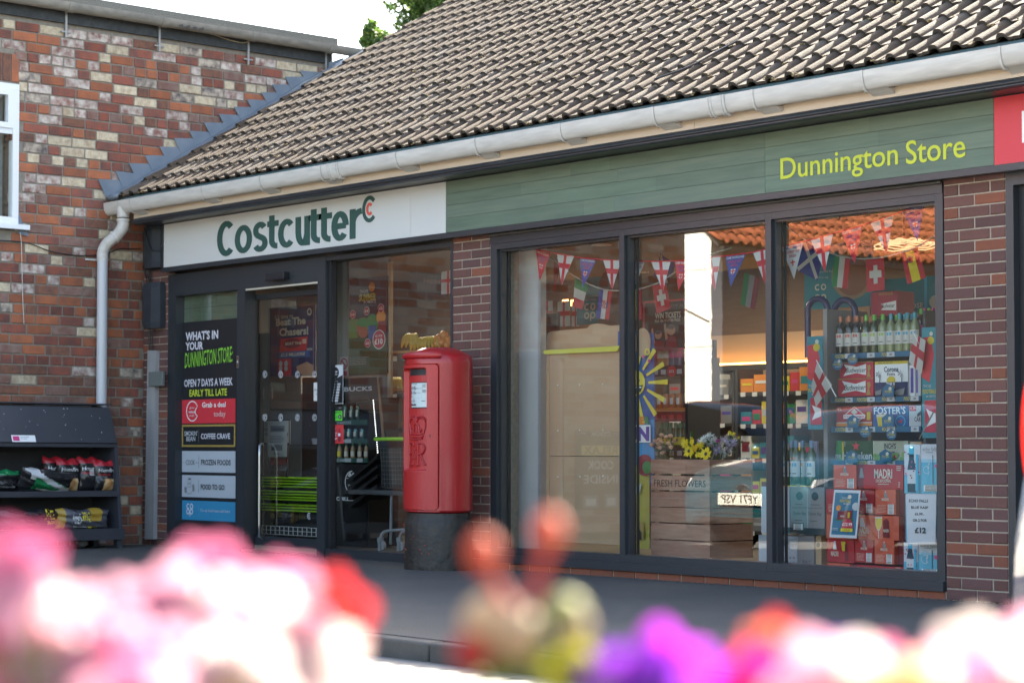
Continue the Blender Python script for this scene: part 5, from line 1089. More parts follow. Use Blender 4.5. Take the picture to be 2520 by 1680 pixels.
def fl_head(mb, p, r, m, mc, kind):
    p = Vector(p)
    if kind == 'rose':
        mb.m(m); mb.ball(p, r * .62, n=8, h=6)
        for k in range(9): a_ = k * 2.4; e_ = U(-.3, .7); d_ = Vector((math.cos(a_) * math.cos(e_), math.sin(a_) * math.cos(e_), math.sin(e_))); mb.ball(p + d_ * r * .42, r * .42, r * .42, r * .30, 6, 4)
    else:
        n = 16 if kind == 'daisy' else 30; mb.m(m)
        for k in range(n):
            a_ = 2 * math.pi * k / n; tl = U(-.15, .4) if kind == 'daisy' else U(-.3, 1.2)
            up = Vector((0, -1, .25)).normalized(); s1_ = Vector((1, 0, 0)); s2_ = up.cross(s1_)
            d_ = (s1_ * math.cos(a_) + s2_ * math.sin(a_)) * math.cos(tl) + up * math.sin(tl); sd = d_.cross(up).normalized() * r * (.17 if kind == 'daisy' else .08); L_ = r * U(.85, 1.05)
            mb.add([p, p + d_ * L_ * .5 + sd, p + d_ * L_, p + d_ * L_ * .5 - sd], [(0, 1, 2, 3)])
        mb.m(mc).ball(p + Vector((0, -.006, .002)), r * .22, r * .1, r * .22, 8, 5)
def bouquet(label, heads, kind_default, wrap=True):
    xs_ = sum(P(h[0], h[1], h[2]).x for h in heads) / len(heads); base = Vector((min(xs_, xs1 - .08), Yf + .2, zc1 - .15)); t = thing('bouquet', label, 'bouquet', tuple(base), 'bouquets in the flower crate')
    for (px, py, Y, r, m, mc, kd) in heads:
        p = P(px, py, Y); mb = MB(); fl_head(mb, p, r, m, mc, kd); mb.build('flower', t, 60)
        MB().tube([base + Vector((U(-.02, .02), 0, 0)), base * .4 + p * .6 + Vector((0, .02, .0)), p], .0025, 5).build('stem', t, None, STEM)
    if wrap:
        ps = [P(h[0], h[1], h[2]) for h in heads]; x0 = min(p.x for p in ps) - .05; x1 = max(p.x for p in ps) + .05; z1 = max(p.z for p in ps) + .02; mb = MB(); n = 12; vs = []
        for k in range(n + 1):
            f = k / n; a_ = math.pi * f; zz_ = z1 - .05 + .05 * math.sin(f * 17); vs += [(base.x + .05 * (f - .5), base.y - .04, base.z + .13), (x0 + (x1 - x0) * f, ps[0].y + .06 - .12 * math.sin(a_), zz_)]
        mb.add(vs, [(2 * k, 2 * k + 2, 2 * k + 3, 2 * k + 1) for k in range(n)]).build('wrapping', t, 60, CELLO)
    lf = MB().m(mat('bouquet_leaf', (.04, .10, .03), .6))
    for (px, py, Y, r, m, mc, kd) in heads:
        for k in range(3):
            p = P(px + U(-9, 9), py + U(0, 14), Y + .02); d_ = Vector((U(-1, 1), U(-.4, .4), U(-.2, 1))).normalized() * .035; s_ = d_.cross(Vector((0, 1, 0))) * .3
            lf.add([p, p + d_ * .5 + s_, p + d_, p + d_ * .5 - s_], [(0, 1, 2, 3)])
    lf.build('leaves', t)
PEACH = flat('peach_petal', (.66, .36, .22)); PYEL = flat('yellow_petal', (.78, .56, .02)); PWH = flat('white_petal', (.72, .72, .68)); PLIL = flat('lilac_petal', (.46, .36, .52)); PMAG = flat('magenta_petal', (.5, .05, .25))
bouquet('peach roses bouquet at the left of the flower crate', [(px, py, Yf + U(.05, .15), .026, PEACH, PEACH, 'rose') for px, py in ((1604, 1094), (1612, 1085), (1622, 1081), (1628, 1070), (1615, 1096), (1627, 1087), (1611, 1101), (1624, 1101), (1639, 1075), (1650, 1072), (1657, 1084), (1651, 1100), (1645, 1090), (1630, 1114), (1620, 1092))], 'rose')
bouquet('yellow gerbera bouquet in the middle of the flower crate', [(1696, 1110, Yf + .03, .058, PYEL, DK, 'daisy'), (1738, 1117, Yf + .04, .066, PYEL, DK, 'daisy'), (1687, 1091, Yf + .08, .048, PYEL, PYEL, 'daisy'), (1709, 1104, Yf + .05, .044, flat('deep_yellow_petal', (.75, .42, .02)), PYEL, 'daisy'), (1725, 1096, Yf + .07, .046, PYEL, PYEL, 'mum'), (1703, 1087, Yf + .1, .03, PYEL, PYEL, 'daisy'), (1717, 1118, Yf + .04, .03, PYEL, PYEL, 'daisy')], 'daisy')
YB = lambda px: Yf + .06 + max(0, px - 1728) / 80 * .42
bouquet('white chrysanthemum bouquet behind the yellow flowers', [(px, py, YB(px) + .05, .042, PWH, PWH, 'mum') for px, py in ((1734, 1080), (1748, 1073), (1757, 1082), (1743, 1088), (1728, 1086), (1753, 1093))] + [(1766, 1084, YB(1766), .022, PMAG, PMAG, 'rose'), (1718, 1083, Yf + .14, .016, PMAG, PMAG, 'rose')], 'mum')
bouquet('lilac and white chrysanthemum bouquet at right of the crate', [(px, py, YB(px), .046, m, PWH, 'mum') for px, py, m in ((1770, 1098, PLIL), (1785, 1085, PLIL), (1796, 1096, PLIL), (1778, 1110, PWH), (1792, 1112, PLIL), (1764, 1108, PLIL), (1805, 1088, PLIL), (1784, 1120, PWH))], 'mum')
bouquet('small yellow spray bouquet behind the lilac flowers', [(1796, 1066, YB(1815) + .05, .026, PYEL, PYEL, 'daisy'), (1806, 1068, YB(1815) + .05, .024, PYEL, PYEL, 'daisy'), (1809, 1080, YB(1815) + .05, .020, PYEL, PYEL, 'mum'), (1818, 1077, YB(1815) + .05, .018, PYEL, PYEL, 'mum')], 'daisy', True)
# ================================================================== BUNTING
def flagcard(name, corners, Y, fn, label, cat, group, base, dY=(0, 0, 0, 0)):
    cs = [P(px, py, Y + dy_) for (px, py), dy_ in zip(corners, dY)]; c = Card(*cs, None, step=.0006)
    s_ = c.n * -.0012; c.mb.m(base).prism([cs[3], cs[2], cs[1], cs[0]] if len(corners) == 4 else cs[::-1], s_); fn(c); return c.done(name, label, cat, None, group)
bt_ = thing('bunting', 'red string of england pennants looping across all three big window panes', 'bunting', (P(1800, 620, .22).x, .22, 1.8))
strp = [(1256, 598), (1318, 613), (1371, 624), (1427, 634), (1484, 639), (1545, 643), (1610, 643), (1665, 642), (1721, 635), (1785, 630), (1853, 621), (1893, 611), (1923, 607), (1995, 590), (2069, 569), (2142, 548), (2221, 520), (2306, 486)]
MB().tube([P(x, y, .222) for x, y in strp], .006, 6).build('string', bt_, 60, RED)
class Tri(Card):
    """pennant: u across the top, v down to the tip"""
    def __init__(s, tl, tr, tip, base):
        s.a, s.b, s.t = tl, tr, tip; s.mb = MB(); s.k = 1; s.step = .0006; s.w = (tr - tl).length; s.h = ((tl + tr) / 2 - tip).length; s.n = (tip - tl).cross(tr - tl).normalized()
        s.mb.m(base).prism([tip, tr, tl], s.n * -.0012)
    def at(s, u, v, off=0.): 
        m = (s.a + s.b) / 2; return m + (s.b - s.a) * (u - .5) + (s.t - m) * v + s.n * (s.k * s.step)
    def crect(s, u0, v0, u1, v1, m):   # rectangle clipped to the triangle
        L = lambda v: v / 2
        pts = []; n = 6
        for i in range(n + 1): v = v0 + (v1 - v0) * i / n; pts.append((max(u0, v / 2), v))
        for i in range(n, -1, -1): v = v0 + (v1 - v0) * i / n; pts.append((min(u1, 1 - v / 2), v))
        s.mb.m(m)
        k = len(pts); vs = [s.at(u, v) for u, v in pts]; s.mb.add(vs, [(i, i + 1, k - 2 - i, k - 1 - i) for i in range(n)]); s.k += 1
PN_W = mat('white_pennant_cloth', (.60, .60, .60), .7, trans=.15); PN_R = mat('red_pennant_cloth', (.55, .03, .05), .7, trans=.15); PN_B = mat('blue_pennant_cloth', (.05, .07, .30), .7, trans=.15)
pens = [('r', (1318, 613), (1354, 626), (1328, 690)), ('c', (1371, 624), (1413, 630), (1382, 702)), ('b', (1427, 634), (1468, 638), (1434, 708)), ('c', (1484, 639), (1528, 642), (1506, 714)), ('w', (1542, 643), (1587, 643), (1562, 707)), ('c', (1602, 643), (1650, 643), (1631, 717)), ('r', (1661, 642), (1704, 641), (1669, 716)), ('c', (1721, 636), (1773, 632), (1759, 714)), ('b', (1785, 631), (1836, 624), (1798, 705)), ('c', (1853, 622), (1897, 612), (1882, 698)), ('w', (1923, 608), (1976, 597), (1954, 687)), ('c', (1995, 591), (2050, 576), (2030, 669)), ('r', (2069, 570), (2123, 554), (2103, 649)), ('c', (2142, 549), (2199, 529), (2182, 624)), ('b', (2221, 521), (2275, 500), (2258, 593)), ('r', (2297, 490), (2340, 474), (2318, 560))]
for kd, a, b, t_ in pens:
    dy_ = U(-.015, .02); c = Tri(P(*a, .22), P(*b, .22 + U(-.01, .02)), P(*t_, .22 + dy_), {'r': PN_R, 'c': PN_W, 'b': PN_B, 'w': PN_W}[kd])
    if kd == 'c': c.crect(0, .28, 1, .45, PN_R); c.crect(.42, 0, .58, 1.0, PN_R)
    else:
        t1, t2 = {'r': (PN_W, PN_B), 'b': (PN_W, PN_R), 'w': (PN_B, PN_R)}[kd]
        c.text('COME ON ENGLAND', .07, .03, .93, .11, t1, .02); c.text('WORLD CUP', .19, .16, .81, .25, t2, .01); c.text('2026', .33, .28, .67, .36, t2, .01)
        c.poly([(.39, .44), (.61, .44), (.61, .54), (.5, .63), (.39, .54)][::-1], PN_W); c.rect(.47, .44, .53, .61, PN_R); c.rect(.39, .49, .61, .53, PN_R)
    c.done('pennant', parent=bt_)
# second string with country flags
b2 = thing('flag_string', 'white string of country flags hanging behind the red bunting', 'bunting', (P(1800, 700, .6).x, .6, 1.6))
RIB = flat('white_ribbon', (.55, .53, .50))
MB().tube(smooth([P(x, y, .6) for x, y in ((1333, 600), (1353, 632), (1399, 671), (1443, 697), (1476, 710), (1512, 716), (1562, 714), (1589, 707), (1622, 696), (1662, 670), (1700, 645), (1760, 622), (1800, 610))], 1), .006, 6).build('string', b2, 60, RIB)
MB().tube(smooth([P(x, y, .6) for x, y in ((1905, 530), (1926, 550), (1960, 575), (1995, 600), (2043, 623), (2071, 631), (2102, 636), (2133, 637), (2176, 633), (2212, 623), (2255, 610), (2310, 574))], 1), .006, 6).build('string', b2, 60, RIB)
def ctry(corners, fn, base, lab, Y=.6):
    cs = [P(px, py, Y + (i in (1, 2)) * .01) for i, (px, py) in enumerate(corners)]; c = Card(*cs, None); c.mb.m(base).prism([cs[3], cs[2], cs[1], cs[0]], c.n * -.001); fn(c); o = c.done('flag', parent=b2); o['label'] = lab
FG, FR, FW, FY_, FB = [mat('flag_cloth_' + n_, c_, .75, trans=.15) for n_, c_ in (('green', (.02, .22, .07)), ('red', (.45, .03, .04)), ('white', (.52, .50, .46)), ('yellow', (.62, .50, .03)), ('blue', (.03, .05, .25)))]
ctry(((1415, 685), (1447, 699), (1433, 762), (1410, 753)), lambda c: (c.rect(0, .33, 1, .67, FW), c.rect(0, .67, 1, 1, FR)), FG, 'green white and red banded flag, bands stacked')
ctry(((1475, 712), (1507, 716), (1499, 787), (1467, 782)), lambda c: (c.rect(.33, 0, .67, 1, FW), c.rect(.67, 0, 1, 1, FR), [c.rect(.34 + i * .08, .36 + j * .07, .34 + i * .08 + .08, .36 + j * .07 + .07, FR) for i in range(4) for j in range(4) if (i + j) % 2 == 0], c.rect(.7, .38, .78, .62, FB)), FB, 'blue white and red flag with chequered shield')
ctry(((1555, 714), (1578, 712), (1579, 786), (1556, 788)), lambda c: (c.rect(0, 0, .5, 1, FY_),), FR, 'yellow and red flag half hidden by mullion')
ctry(((1605, 702), (1639, 697), (1651, 758), (1616, 772)), lambda c: (c.rect(.4, .2, .62, .8, FW), c.rect(.2, .39, .82, .6, FW)), FR, 'red flag with white cross, left one')
ctry(((2053, 630), (2094, 636), (2085, 711), (2047, 704)), lambda c: (c.rect(.33, 0, .67, 1, FW), c.rect(.67, 0, 1, 1, FR)), FG, 'green white and red striped flag under the pennants')
ctry(((2131, 636), (2176, 633), (2177, 713), (2133, 719)), lambda c: (c.rect(.4, .22, .62, .78, FW), c.rect(.18, .38, .84, .6, FW)), FR, 'red flag with white cross, right one')
ctry(((2217, 621), (2258, 608), (2279, 683), (2233, 700)), lambda c: (c.rect(.27, 0, .72, 1, FY_), c.disc(.45, .3, .14, FR), c.ring(.45, .3, .2, .05, DK, 20, 320, 14)), FR, 'red and yellow flag with emblem')
ctry(((1363, 646), (1377, 640), (1373, 690), (1362, 724)), lambda c: (c.disc(.5, .45, .2, DK),), FR, 'narrow red flag seen edge-on')
ctry(((1975, 585), (2030, 607), (2012, 690), (1960, 665)), lambda c: (c.poly([(.0, .08), (.1, 0), (1, .92), (.9, 1)][::-1], FW), c.poly([(.9, 0), (1, .08), (.1, 1), (0, .92)][::-1], FW)), FB, 'blue flag with white diagonal cross', .75)
ctry(((1832, 671), (1871, 684), (1858, 762), (1822, 749)), lambda c: (c.rect(.33, 0, .67, 1, GREY), c.rect(.67, 0, 1, 1, MAROON)), FG, 'dark green grey and maroon flag further inside', 1.2)
ctry(((1625, 625), (1664, 650), (1642, 700), (1608, 680)), lambda c: (c.poly([(.0, .08), (.1, 0), (1, .92), (.9, 1)][::-1], FW),), FB, 'blue flag with white diagonal stripe', 1.6)
# england flags further in, left pane
for i, (x0, x1) in enumerate(((1333, 1360), (1372, 1403), (1407, 1425))):
    c = Card.px(x0, 742, x1, 802, 1.6, FW, thick=.002); c.rect(0, .4, 1, .58, FR); c.rect(.42, 0, .6, 1, FR); c.done('england_flag', '%s small england flag hanging behind the cardboard display' % ('left', 'middle', 'right')[i], 'flag', None, 'small england flags inside')
# co-op posters
c = Card.px(1419, 685, 1528, 793, 1.2, TEAL, thick=.006); c.disc(.85, .25, .34, flat('food_brown', (.10, .05, .035)), 24); c.disc(.88, .8, .40, flat('food_brown2', (.13, .07, .05)), 24); c.text('bringing you the best', .1, .38, .52, .43, CREAM); c.text('of Co-op', .2, .46, .45, .51, CREAM)
for u, v, cc in ((.24, .56, 1), (.38, .56, 0), (.24, .74, 0), (.38, .74, 0)): c.ring(u, v + .07, .06, .028, CREAM, 45 if cc else 0, 315 if cc else 360, 16)
c.rect(.318, .80, .345, .93, CREAM); c.done('food_poster', 'teal co-operative food poster behind the left bunting', 'poster')
c = Card.px(1979, 606, 2150, 752, 1.3, TEAL, thick=.006); c.disc(.70, .50, .30, flat('noodle_print', (.36, .24, .13)), 30); c.disc(.70, .52, .24, flat('mince_print', (.30, .12, .06)), 24); c.disc(.72, .25, .08, flat('egg_print', (.12, .12, .10))); c.text('bringing you the best', .08, .40, .44, .45, LGREY); c.text('of Co-op', .16, .49, .36, .54, LGREY)
for u, v, cc in ((.20, .60, 1), (.29, .60, 0), (.20, .76, 0), (.29, .76, 0)): c.ring(u, v + .06, .04, .018, CREAM, 45 if cc else 0, 315 if cc else 360, 16)
c.done('food_poster', 'large teal co-operative food poster with a bowl of noodles', 'poster')
c = Card.px(2140, 690, 2310, 770, 1.5, TEAL, thick=.006); T(c, 'THOSE', 2218, 2272, 746, 759, CREAM, .03); c.rect(.8, 0, .84, 1, SKYB); c.disc(.95, .7, .08, CREAM, 14); c.done('header_board', 'teal header board reading those above the wine bottles', 'board')
c = Card.px(2143, 720, 2209, 775, 1.0, flat('beer_box_dark_red', (.35, .02, .04)), thick=.2); c.text('WINNER', .3, .04, .85, .16, GOLD, .01); c.poly([(.38, .5), (.95, .4), (.95, .8), (.38, .75), (.5, .62)][::-1], WHITE); c.text('Budweiser', .42, .50, .9, .68, DK, .01, .2); c.done('beer_case', 'dark red beer case behind the wine bottle tops', 'beer case')
# dark blue arches
for i, (px0, px1, lab) in enumerate(((1983, 2043, 'left'), (2047, 2110, 'right'))):
    a, b = P(px0, 830, 1.0), P(px1, 830, 1.0); r = (b.x - a.x) / 2 - .02; cx = (a.x + b.x) / 2; zt2_ = P(px0, 737 + 3 * i, 1.0).z
    tag(MB().tube([(a.x + .02, 1.0, zt2_ - r - .35), (a.x + .02, 1.0, zt2_ - r)] + [(cx - r * math.cos(k * math.pi / 12), 1.0, zt2_ - r + r * math.sin(k * math.pi / 12)) for k in range(1, 12)] + [(b.x - .02, 1.0, zt2_ - r), (b.x - .02, 1.0, zt2_ - r - .10)], .024, 12).build('blue_arch', None, 60, flat('glossy_navy_plastic', (.03, .04, .13), .2)), '%s glossy dark blue arch behind the wine bottles' % lab, 'arch', 'dark blue arches')
# ================================================================== WINDOW THREE: BEER DISPLAY
Yg = .72
def gz(py, px=2150, Y=Yg): return P(px, py, Y).z
gx = lambda px, Y=Yg: P(px, 950, Y).x
bs = thing('beer_shelving', 'grey promotional shelving with blue football shelf strips stacked with beer cases', 'shelving', (gx(2150), Yg, 0))
MB().box(gx(2040), Yg + .5, .06, gx(2290), Yg + .53, gz(770)).build('back_panel', bs, None, SHF); MB().box(gx(2022), Yg + .02, .06, gx(2032), Yg + .5, gz(752)).build('end_panel', bs, None, mat('grey_end_panel', (.30, .29, .28), .6)); MB().box(gx(2268), Yg + .02, .06, gx(2274), Yg + .5, gz(770)).build('end_panel', bs, None, SHF)
STB = flat('football_strip_blue', (.02, .12, .22)); FY2 = flat('football_yellow', (.60, .45, .03))
strips = [(867, 880), (976, 989), (1049, 1063), (1132, 1144)]
for i, (ya, yb3) in enumerate(strips):
    z1, z0 = gz(ya), gz(yb3); MB().box(gx(2046), Yg + .001, z1 - .03, gx(2266), Yg + .49, z1 - .002).build('shelf', bs, None, SHF)
    c = Card.xz(gx(2046), z0, gx(2267), z1, Yg - .008, STB, thick=.004)
    for k, u in enumerate((.05, .30, .58, .82)):
        if k % 2 == i % 2 or i == 1: c.text('FOOTBALL', u, .15, u + .15, .85, FY2, .02, .2)
    for u in (.17, .42, .64, .9): c.rect(u, .05, u + .085, .95, LGREY); c.rect(u + .03, .3, u + .06, .7, GREY)
    c.done('shelf_strip', parent=bs)
def case(px0, px1, py0, py1, Y, base, fn, label, cat='beer case', d=.30, right=None, name='beer_case', group=None, tilt=0):
    a, b = P(px0, py0, Y), P(px1, py1, Y); zt_ = a.z; zb_ = P(px0, py1, Y).z
    c = Card((a.x, Y, zt_), (b.x, Y, zt_), (b.x, Y, zb_), (a.x, Y, zb_), None); c.mb.m(base).box(a.x, Y + .0002, zb_, b.x - .002, Y + d, zt_ - .001)
    if fn: fn(c)
    return c.done(name, label, cat, None, group)
def bow(c):
    c.poly([(.12, .12), (.5, .30), (.78, .14), (.78, .82), (.5, .68), (.10, .84), (.22, .48)][::-1], WHITE); c.text('Budweiser', .18, .34, .78, .66, DK, .012, .25)
    c.poly([(.82, .25), (.9, .2), (.93, .4), (.88, .6), (.92, .95), (.80, .95), (.84, .6)][::-1], GOLD); c.rect(0, .0, 1, .04, GOLD)
BDR = flat('beer_box_red', (.50, .025, .05))
case(2067, 2150, 892, 931.5, Yg + .03, BDR, bow, 'upper of two red beer cases with white bow tie shape'); case(2062, 2150, 932.5, 975.5, Yg + .03, BDR, bow, 'lower of two red beer cases with white bow tie shape')
def cor(c):
    c.rect(0, 0, 1, .085, FY2); c.text('WIN AN ESCAPE', .1, .02, .55, .065, DK, .01); c.rect(0, .60, 1, 1, NAVY); c.text('Corona', .28, .15, .72, .31, NAVY, .02); c.text('Extra', .38, .33, .62, .41, NAVY, .01)
    c.disc(.5, .56, .13, FY2, 24, ry=.13); c.rect(.36, .60, .64, .70, NAVY); c.text('THIS IS', .36, .61, .62, .69, WHITE, .03); c.text('LIVING', .36, .71, .62, .78, FY2, .03)
    for u in (.16, .84):
        c.poly([(u - .012, .6), (u + .004, .36), (u + .018, .36), (u + .012, .6)][::-1], NAVY)
        for k in range(7): a_ = k * 2 * math.pi / 7; c.poly([(u, .36), (u + .11 * math.cos(a_ + .15), .36 + .09 * math.sin(a_ + .15)), (u + .12 * math.cos(a_), .375 + .10 * math.sin(a_))], NAVY)
    c.poly([(.05, .86), (.25, .8), (.22, .96), (.06, .97)][::-1], GREY); c.poly([(.62, .85), (.95, .78), (.9, .98), (.6, .97)][::-1], GREY)
case(2153, 2235, 890, 975, Yg + .03, WHITE, cor, 'white and navy beer case with palm trees and an orange sun')
case(2238, 2252, 898, 974, Yg + .05, WHITE, lambda c: c.rect(.2, .1, .75, .9, PURPLE), 'white and purple case between the palm tree case and end board', 'carton', d=.2, name='carton')
case(2253, 2267, 898, 974, Yg + .04, LGREY, lambda c: (c.rect(.1, .15, .4, .9, PURPLE)), 'narrow pale case with purple stripe, rightmost on the second shelf', 'carton', d=.2, name='carton')
def cruz(c):
    c.poly([(.5, -.0), (.82, .48), (.5, .95), (.18, .48)][::-1], CREAM); c.poly([(.5, .05), (.77, .48), (.5, .89), (.23, .48)][::-1], RED); c.poly([(.5, .12), (.6, .3), (.5, .42), (.4, .3)][::-1], CREAM); c.rect(.2, .42, .8, .62, WHITE); c.text('Cruzcampo', .22, .45, .78, .60, RED, .02); c.rect(0, .80, 1, .85, CREAM); c.rect(0, .86, 1, 1, ORANGE); c.rect(.86, .3, .96, .7, FY2); c.text('4%', .03, .06, .15, .22, CREAM)
case(2059, 2147, 1000, 1048.5, Yg + .03, flat('lager_box_red', (.42, .03, .03)), cruz, 'red lager case with cream diamond badge on the third shelf')
def fos(c): c.text("FOSTER'S", .03, .06, .92, .42, WHITE, .02); c.text('THE AMBER NECTAR', .5, .46, .95, .52, GREY); c.poly([(.1, .42), (.42, .42), (.36, 1), (.15, 1)][::-1], CREAM); c.poly([(.12, .55), (.40, .55), (.35, 1), (.16, 1)][::-1], FY2); c.ring(.78, .78, .14, .02, SKYB); c.poly([(.7, .8), (.85, .68), (.8, .85)][::-1], RED)
case(2148, 2236, 998, 1048.5, Yg + .03, BLUE, fos, 'blue lager case with white lettering and beer glass')
case(2237, 2267, 998, 1048.5, Yg + .035, LGREY, lambda c: (c.rect(.03, .03, .6, .26, RED), c.text('11.79', .1, .07, .55, .2, WHITE, .01), c.text('CAR', .45, .55, .98, .77, DK, .02), c.poly([(.7, .4), (1, .25), (1, .45), (.7, .55)][::-1], DK)), 'white lager case with black lettering cut by the end board')
def hei(c): c.rect(.04, 0, .16, 1, GREEN); c.rect(.17, .05, .22, 1, FY2); c.rect(.0, .3, .03, 1, GREEN); c.poly([(.56 + (.12 if k % 2 == 0 else .05) * math.sin(k * math.pi / 5), .28 - (.27 if k % 2 == 0 else .11) * math.cos(k * math.pi / 5)) for k in range(10)], flat('star_red', (.6, .05, .06))); c.text('Heineken', .20, .58, 1.0, .96, LGREY, .03); c.text('ne', .0, .7, .15, .9, LGREY, .02); c.text('ZERO', .24, .05, .28, .3, LGREY)
case(2057, 2147, 1084, 1131.5, Yg + .03, flat('beer_box_green', (.008, .07, .02)), hei, 'dark green beer case with red star on the fourth shelf')
def inch(c):
    c.text("INCH'S", .32, .12, .66, .42, DK, .03, 0); c.text('MEDIUM', .36, .54, .62, .64, DK, .01)
    for k in range(16): u = U(.02, .95); c.disc(u, U(.7, .95), U(.03, .07), random.choice([flat('leaf_print', (.18, .35, .08)), flat('leaf_print2', (.30, .42, .12))]), 8)
    for k in range(3): c.disc(U(.6, .95), U(.75, .9), .025, RED, 8)
case(2148, 2235, 1084, 1131.5, Yg + .03, flat('cider_box_pale', (.40, .42, .32)), inch, 'pale green cider case with leaf drawings beside the green beer case')
case(2240, 2268, 1086, 1131.5, Yg + .05, CARDB, None, 'plain open brown carton behind the blue drink cases', 'carton', name='carton')
# talkers hanging from the strips
for i, (px, py, r) in enumerate(((2061, 896, 14), (2098, 883, 14), (2129, 1061, 14.5), (2194, 1069, 13))):
    c = Card.px(px - r * .95, py - r, px + r * .95, py + r, Yg - .03 - .004 * i, None); c.mb.m(STB).add([c.at(.5 + .5 * math.cos(a_), .5 + .5 * math.sin(a_)) for a_ in [-2 * math.pi * k / 22 for k in range(22)]], [tuple(range(22))]); c.k += 1
    c.text('THOSE', .22, .26, .62, .38, LGREY, .01, .2); c.text('FOOTBALL', .12, .42, .88, .60, FY2, .02, .2); c.text('MOMENTS', .3, .66, .85, .76, LGREY, .01, .2); c.disc(.68, .26, .12, CREAM, 12)
    c.done('shelf_talker', '%s round blue football shelf talker' % ('far left', 'top', 'lower middle', 'lower right')[i], 'shelf talker', None, 'blue football shelf talkers')
for i, (px, py) in enumerate(((2186, 960), (2099, 1036), (2185, 1033), (2096, 1122), (2179, 1120))):
    c = Card.px(px - 15, py - 16, px + 15, py + 16, Yg - .035 - .002 * i, None); c.poly([(0, .32), (.5, 0), (1, .32), (.96, 1), (.04, 1)][::-1], STB); c.text('FOOTBALL', .2, .5, .8, .66, FY2, .02, .2); c.disc(.66, .38, .13, CREAM, 12); c.rect(.2, .72, .7, .76, GREY)
    c.done('shelf_talker', 'pentagon blue shelf talker in front of the %s' % ('palm tree beer case', 'diamond badge lager case', 'blue lager case with glass', 'red star beer case', 'pale cider case')[i], 'shelf talker', None, 'blue football shelf talkers')
# wine bottles
z = gz(866)
CPO, CPG, CPT, CPP = flat('copper_foil', (.55, .18, .08), .3), flat('green_foil', (.12, .42, .05), .3), flat('teal_foil', (.03, .30, .38), .3), flat('pink_foil', (.5, .03, .15), .3)
MKR, MKG, MKB = flat('mark_red', (.6, .1, .06)), flat('mark_green', (.3, .5, .1)), flat('mark_blue', (.05, .35, .5)); names = 'first second third fourth fifth sixth seventh eighth ninth tenth'.split()
hgt = gz(772) - gz(866)
for i, px in enumerate((2070, 2091, 2110, 2133, 2153, 2174, 2194, 2215, 2234, 2253)):
    cp, mk = (CPO, MKR) if i < 3 else (CPG, MKG) if i < 6 else (CPT, MKB); gl_ = (.012, .018, .012) if i < 3 else (.03, .05, .012) if i < 5 else (.22, .25, .12)
    bottle('wine', gx(px, Yg + .06), Yg + .06, z, hgt / .306, '%s wine bottle from the left on the top shelf, %s cap' % (names[i], 'copper green teal'.split()[0 if i < 3 else 1 if i < 6 else 2]), 'wine bottles on the top shelf', gl_, cp, flat('wine_label_paper', (.58, .55, .50)), mk, slim=1.05)
for i, (px, cp) in enumerate(((2086, CPO), (2106, CPO), (2124, CPO), (2145, CPO), (2208, CPG), (2228, CPT), (2246, CPT))): bottle('wine', gx(px, Yg + .18), Yg + .18, z, hgt / .306, '%s wine bottle from the left in the rear row of the top shelf, %s cap' % (names[i], cp.name.split('_')[0]), 'second row wine bottles', (.02, .03, .015), cp, flat('wine_label_paper', (.58, .55, .50)))
for i, (px, cp) in enumerate(((2268, CPG), (2278, CPP), (2288, CPG), (2297, CPP))): bottle('wine', gx(px, Yg + .2), Yg + .2, gz(850), hgt / .32, '%s dark bottle at the right end, %s cap' % (names[i], cp.name.split('_')[0]), 'dark bottles at the right end', (.06, .02, .01), cp, PINK)
# end boards with football header and hand flags
def endb(c, rev=False):
    c.rect(0, .0, 1, .30, TEAL); c.poly([(0, .45), (0, .1), (.6, .08), (.8, .25), (.5, .5)][::-1], RED); c.disc(.6, .12, .22, FY2, 14); c.text('THOSE', .1, .52, .6, .545, LGREY, .01); c.text('FOOTBALL', .05, .56, .95, .60, FY2, .02, .2); c.text('MOMENTS', .3, .615, .9, .635, LGREY, .01); c.rect(.2, .66, .95, .95, BDR); c.poly([(.3, .74), (.9, .78), (.9, .86), (.3, .90), (.5, .82)][::-1], WHITE); c.disc(.65, .06, .12, CREAM, 12)
c = Card.px(1987, 828, 2026, 1056, .60, TEAL, thick=.006); endb(c); c.done('end_board', 'left teal and red football end board of the beer display', 'end board')
c = Card.px(2268, 806, 2308, 1077, .60, TEAL, thick=.006); endb(c); c.done('end_board', 'right teal and red football end board of the beer display', 'end board')
for i, (pole, cl) in enumerate(((((2009, 886), (2058, 976)), ((2010, 893), (2048, 947), (2008, 1001), (1996, 950))), (((2247, 816), (2262, 846)), ((2248, 818), (2278, 838), (2268, 920), (2236, 890))))):
    t = thing('hand_flag', 'hand-held red cross flag on a stick at the %s of the beer display' % ('left', 'right')[i], 'flag', tuple(P(*pole[1], .55)), 'hand flags on the beer display')
    MB().tube([P(*pole[0], .55), P(*pole[1], .55)], .004, 6).build('stick', t, None, WHITE)
    cs = [P(x, y, .548) for x, y in cl]; c = Card(*cs, None); c.mb.m(FW).prism([cs[3], cs[2], cs[1], cs[0]], c.n * -.001); c.rect(0, .36, 1, .62, FR); c.rect(.40, 0, .58, 1, FR); c.done('cloth', parent=t)
MB_ = MB().tube([P(2298, 1012, .5), P(2262, 1080, .5)], .004, 6).build('stick', None, None, STEEL); tag(MB_, 'bare flag stick leaning at lower right of the beer display', 'stick')
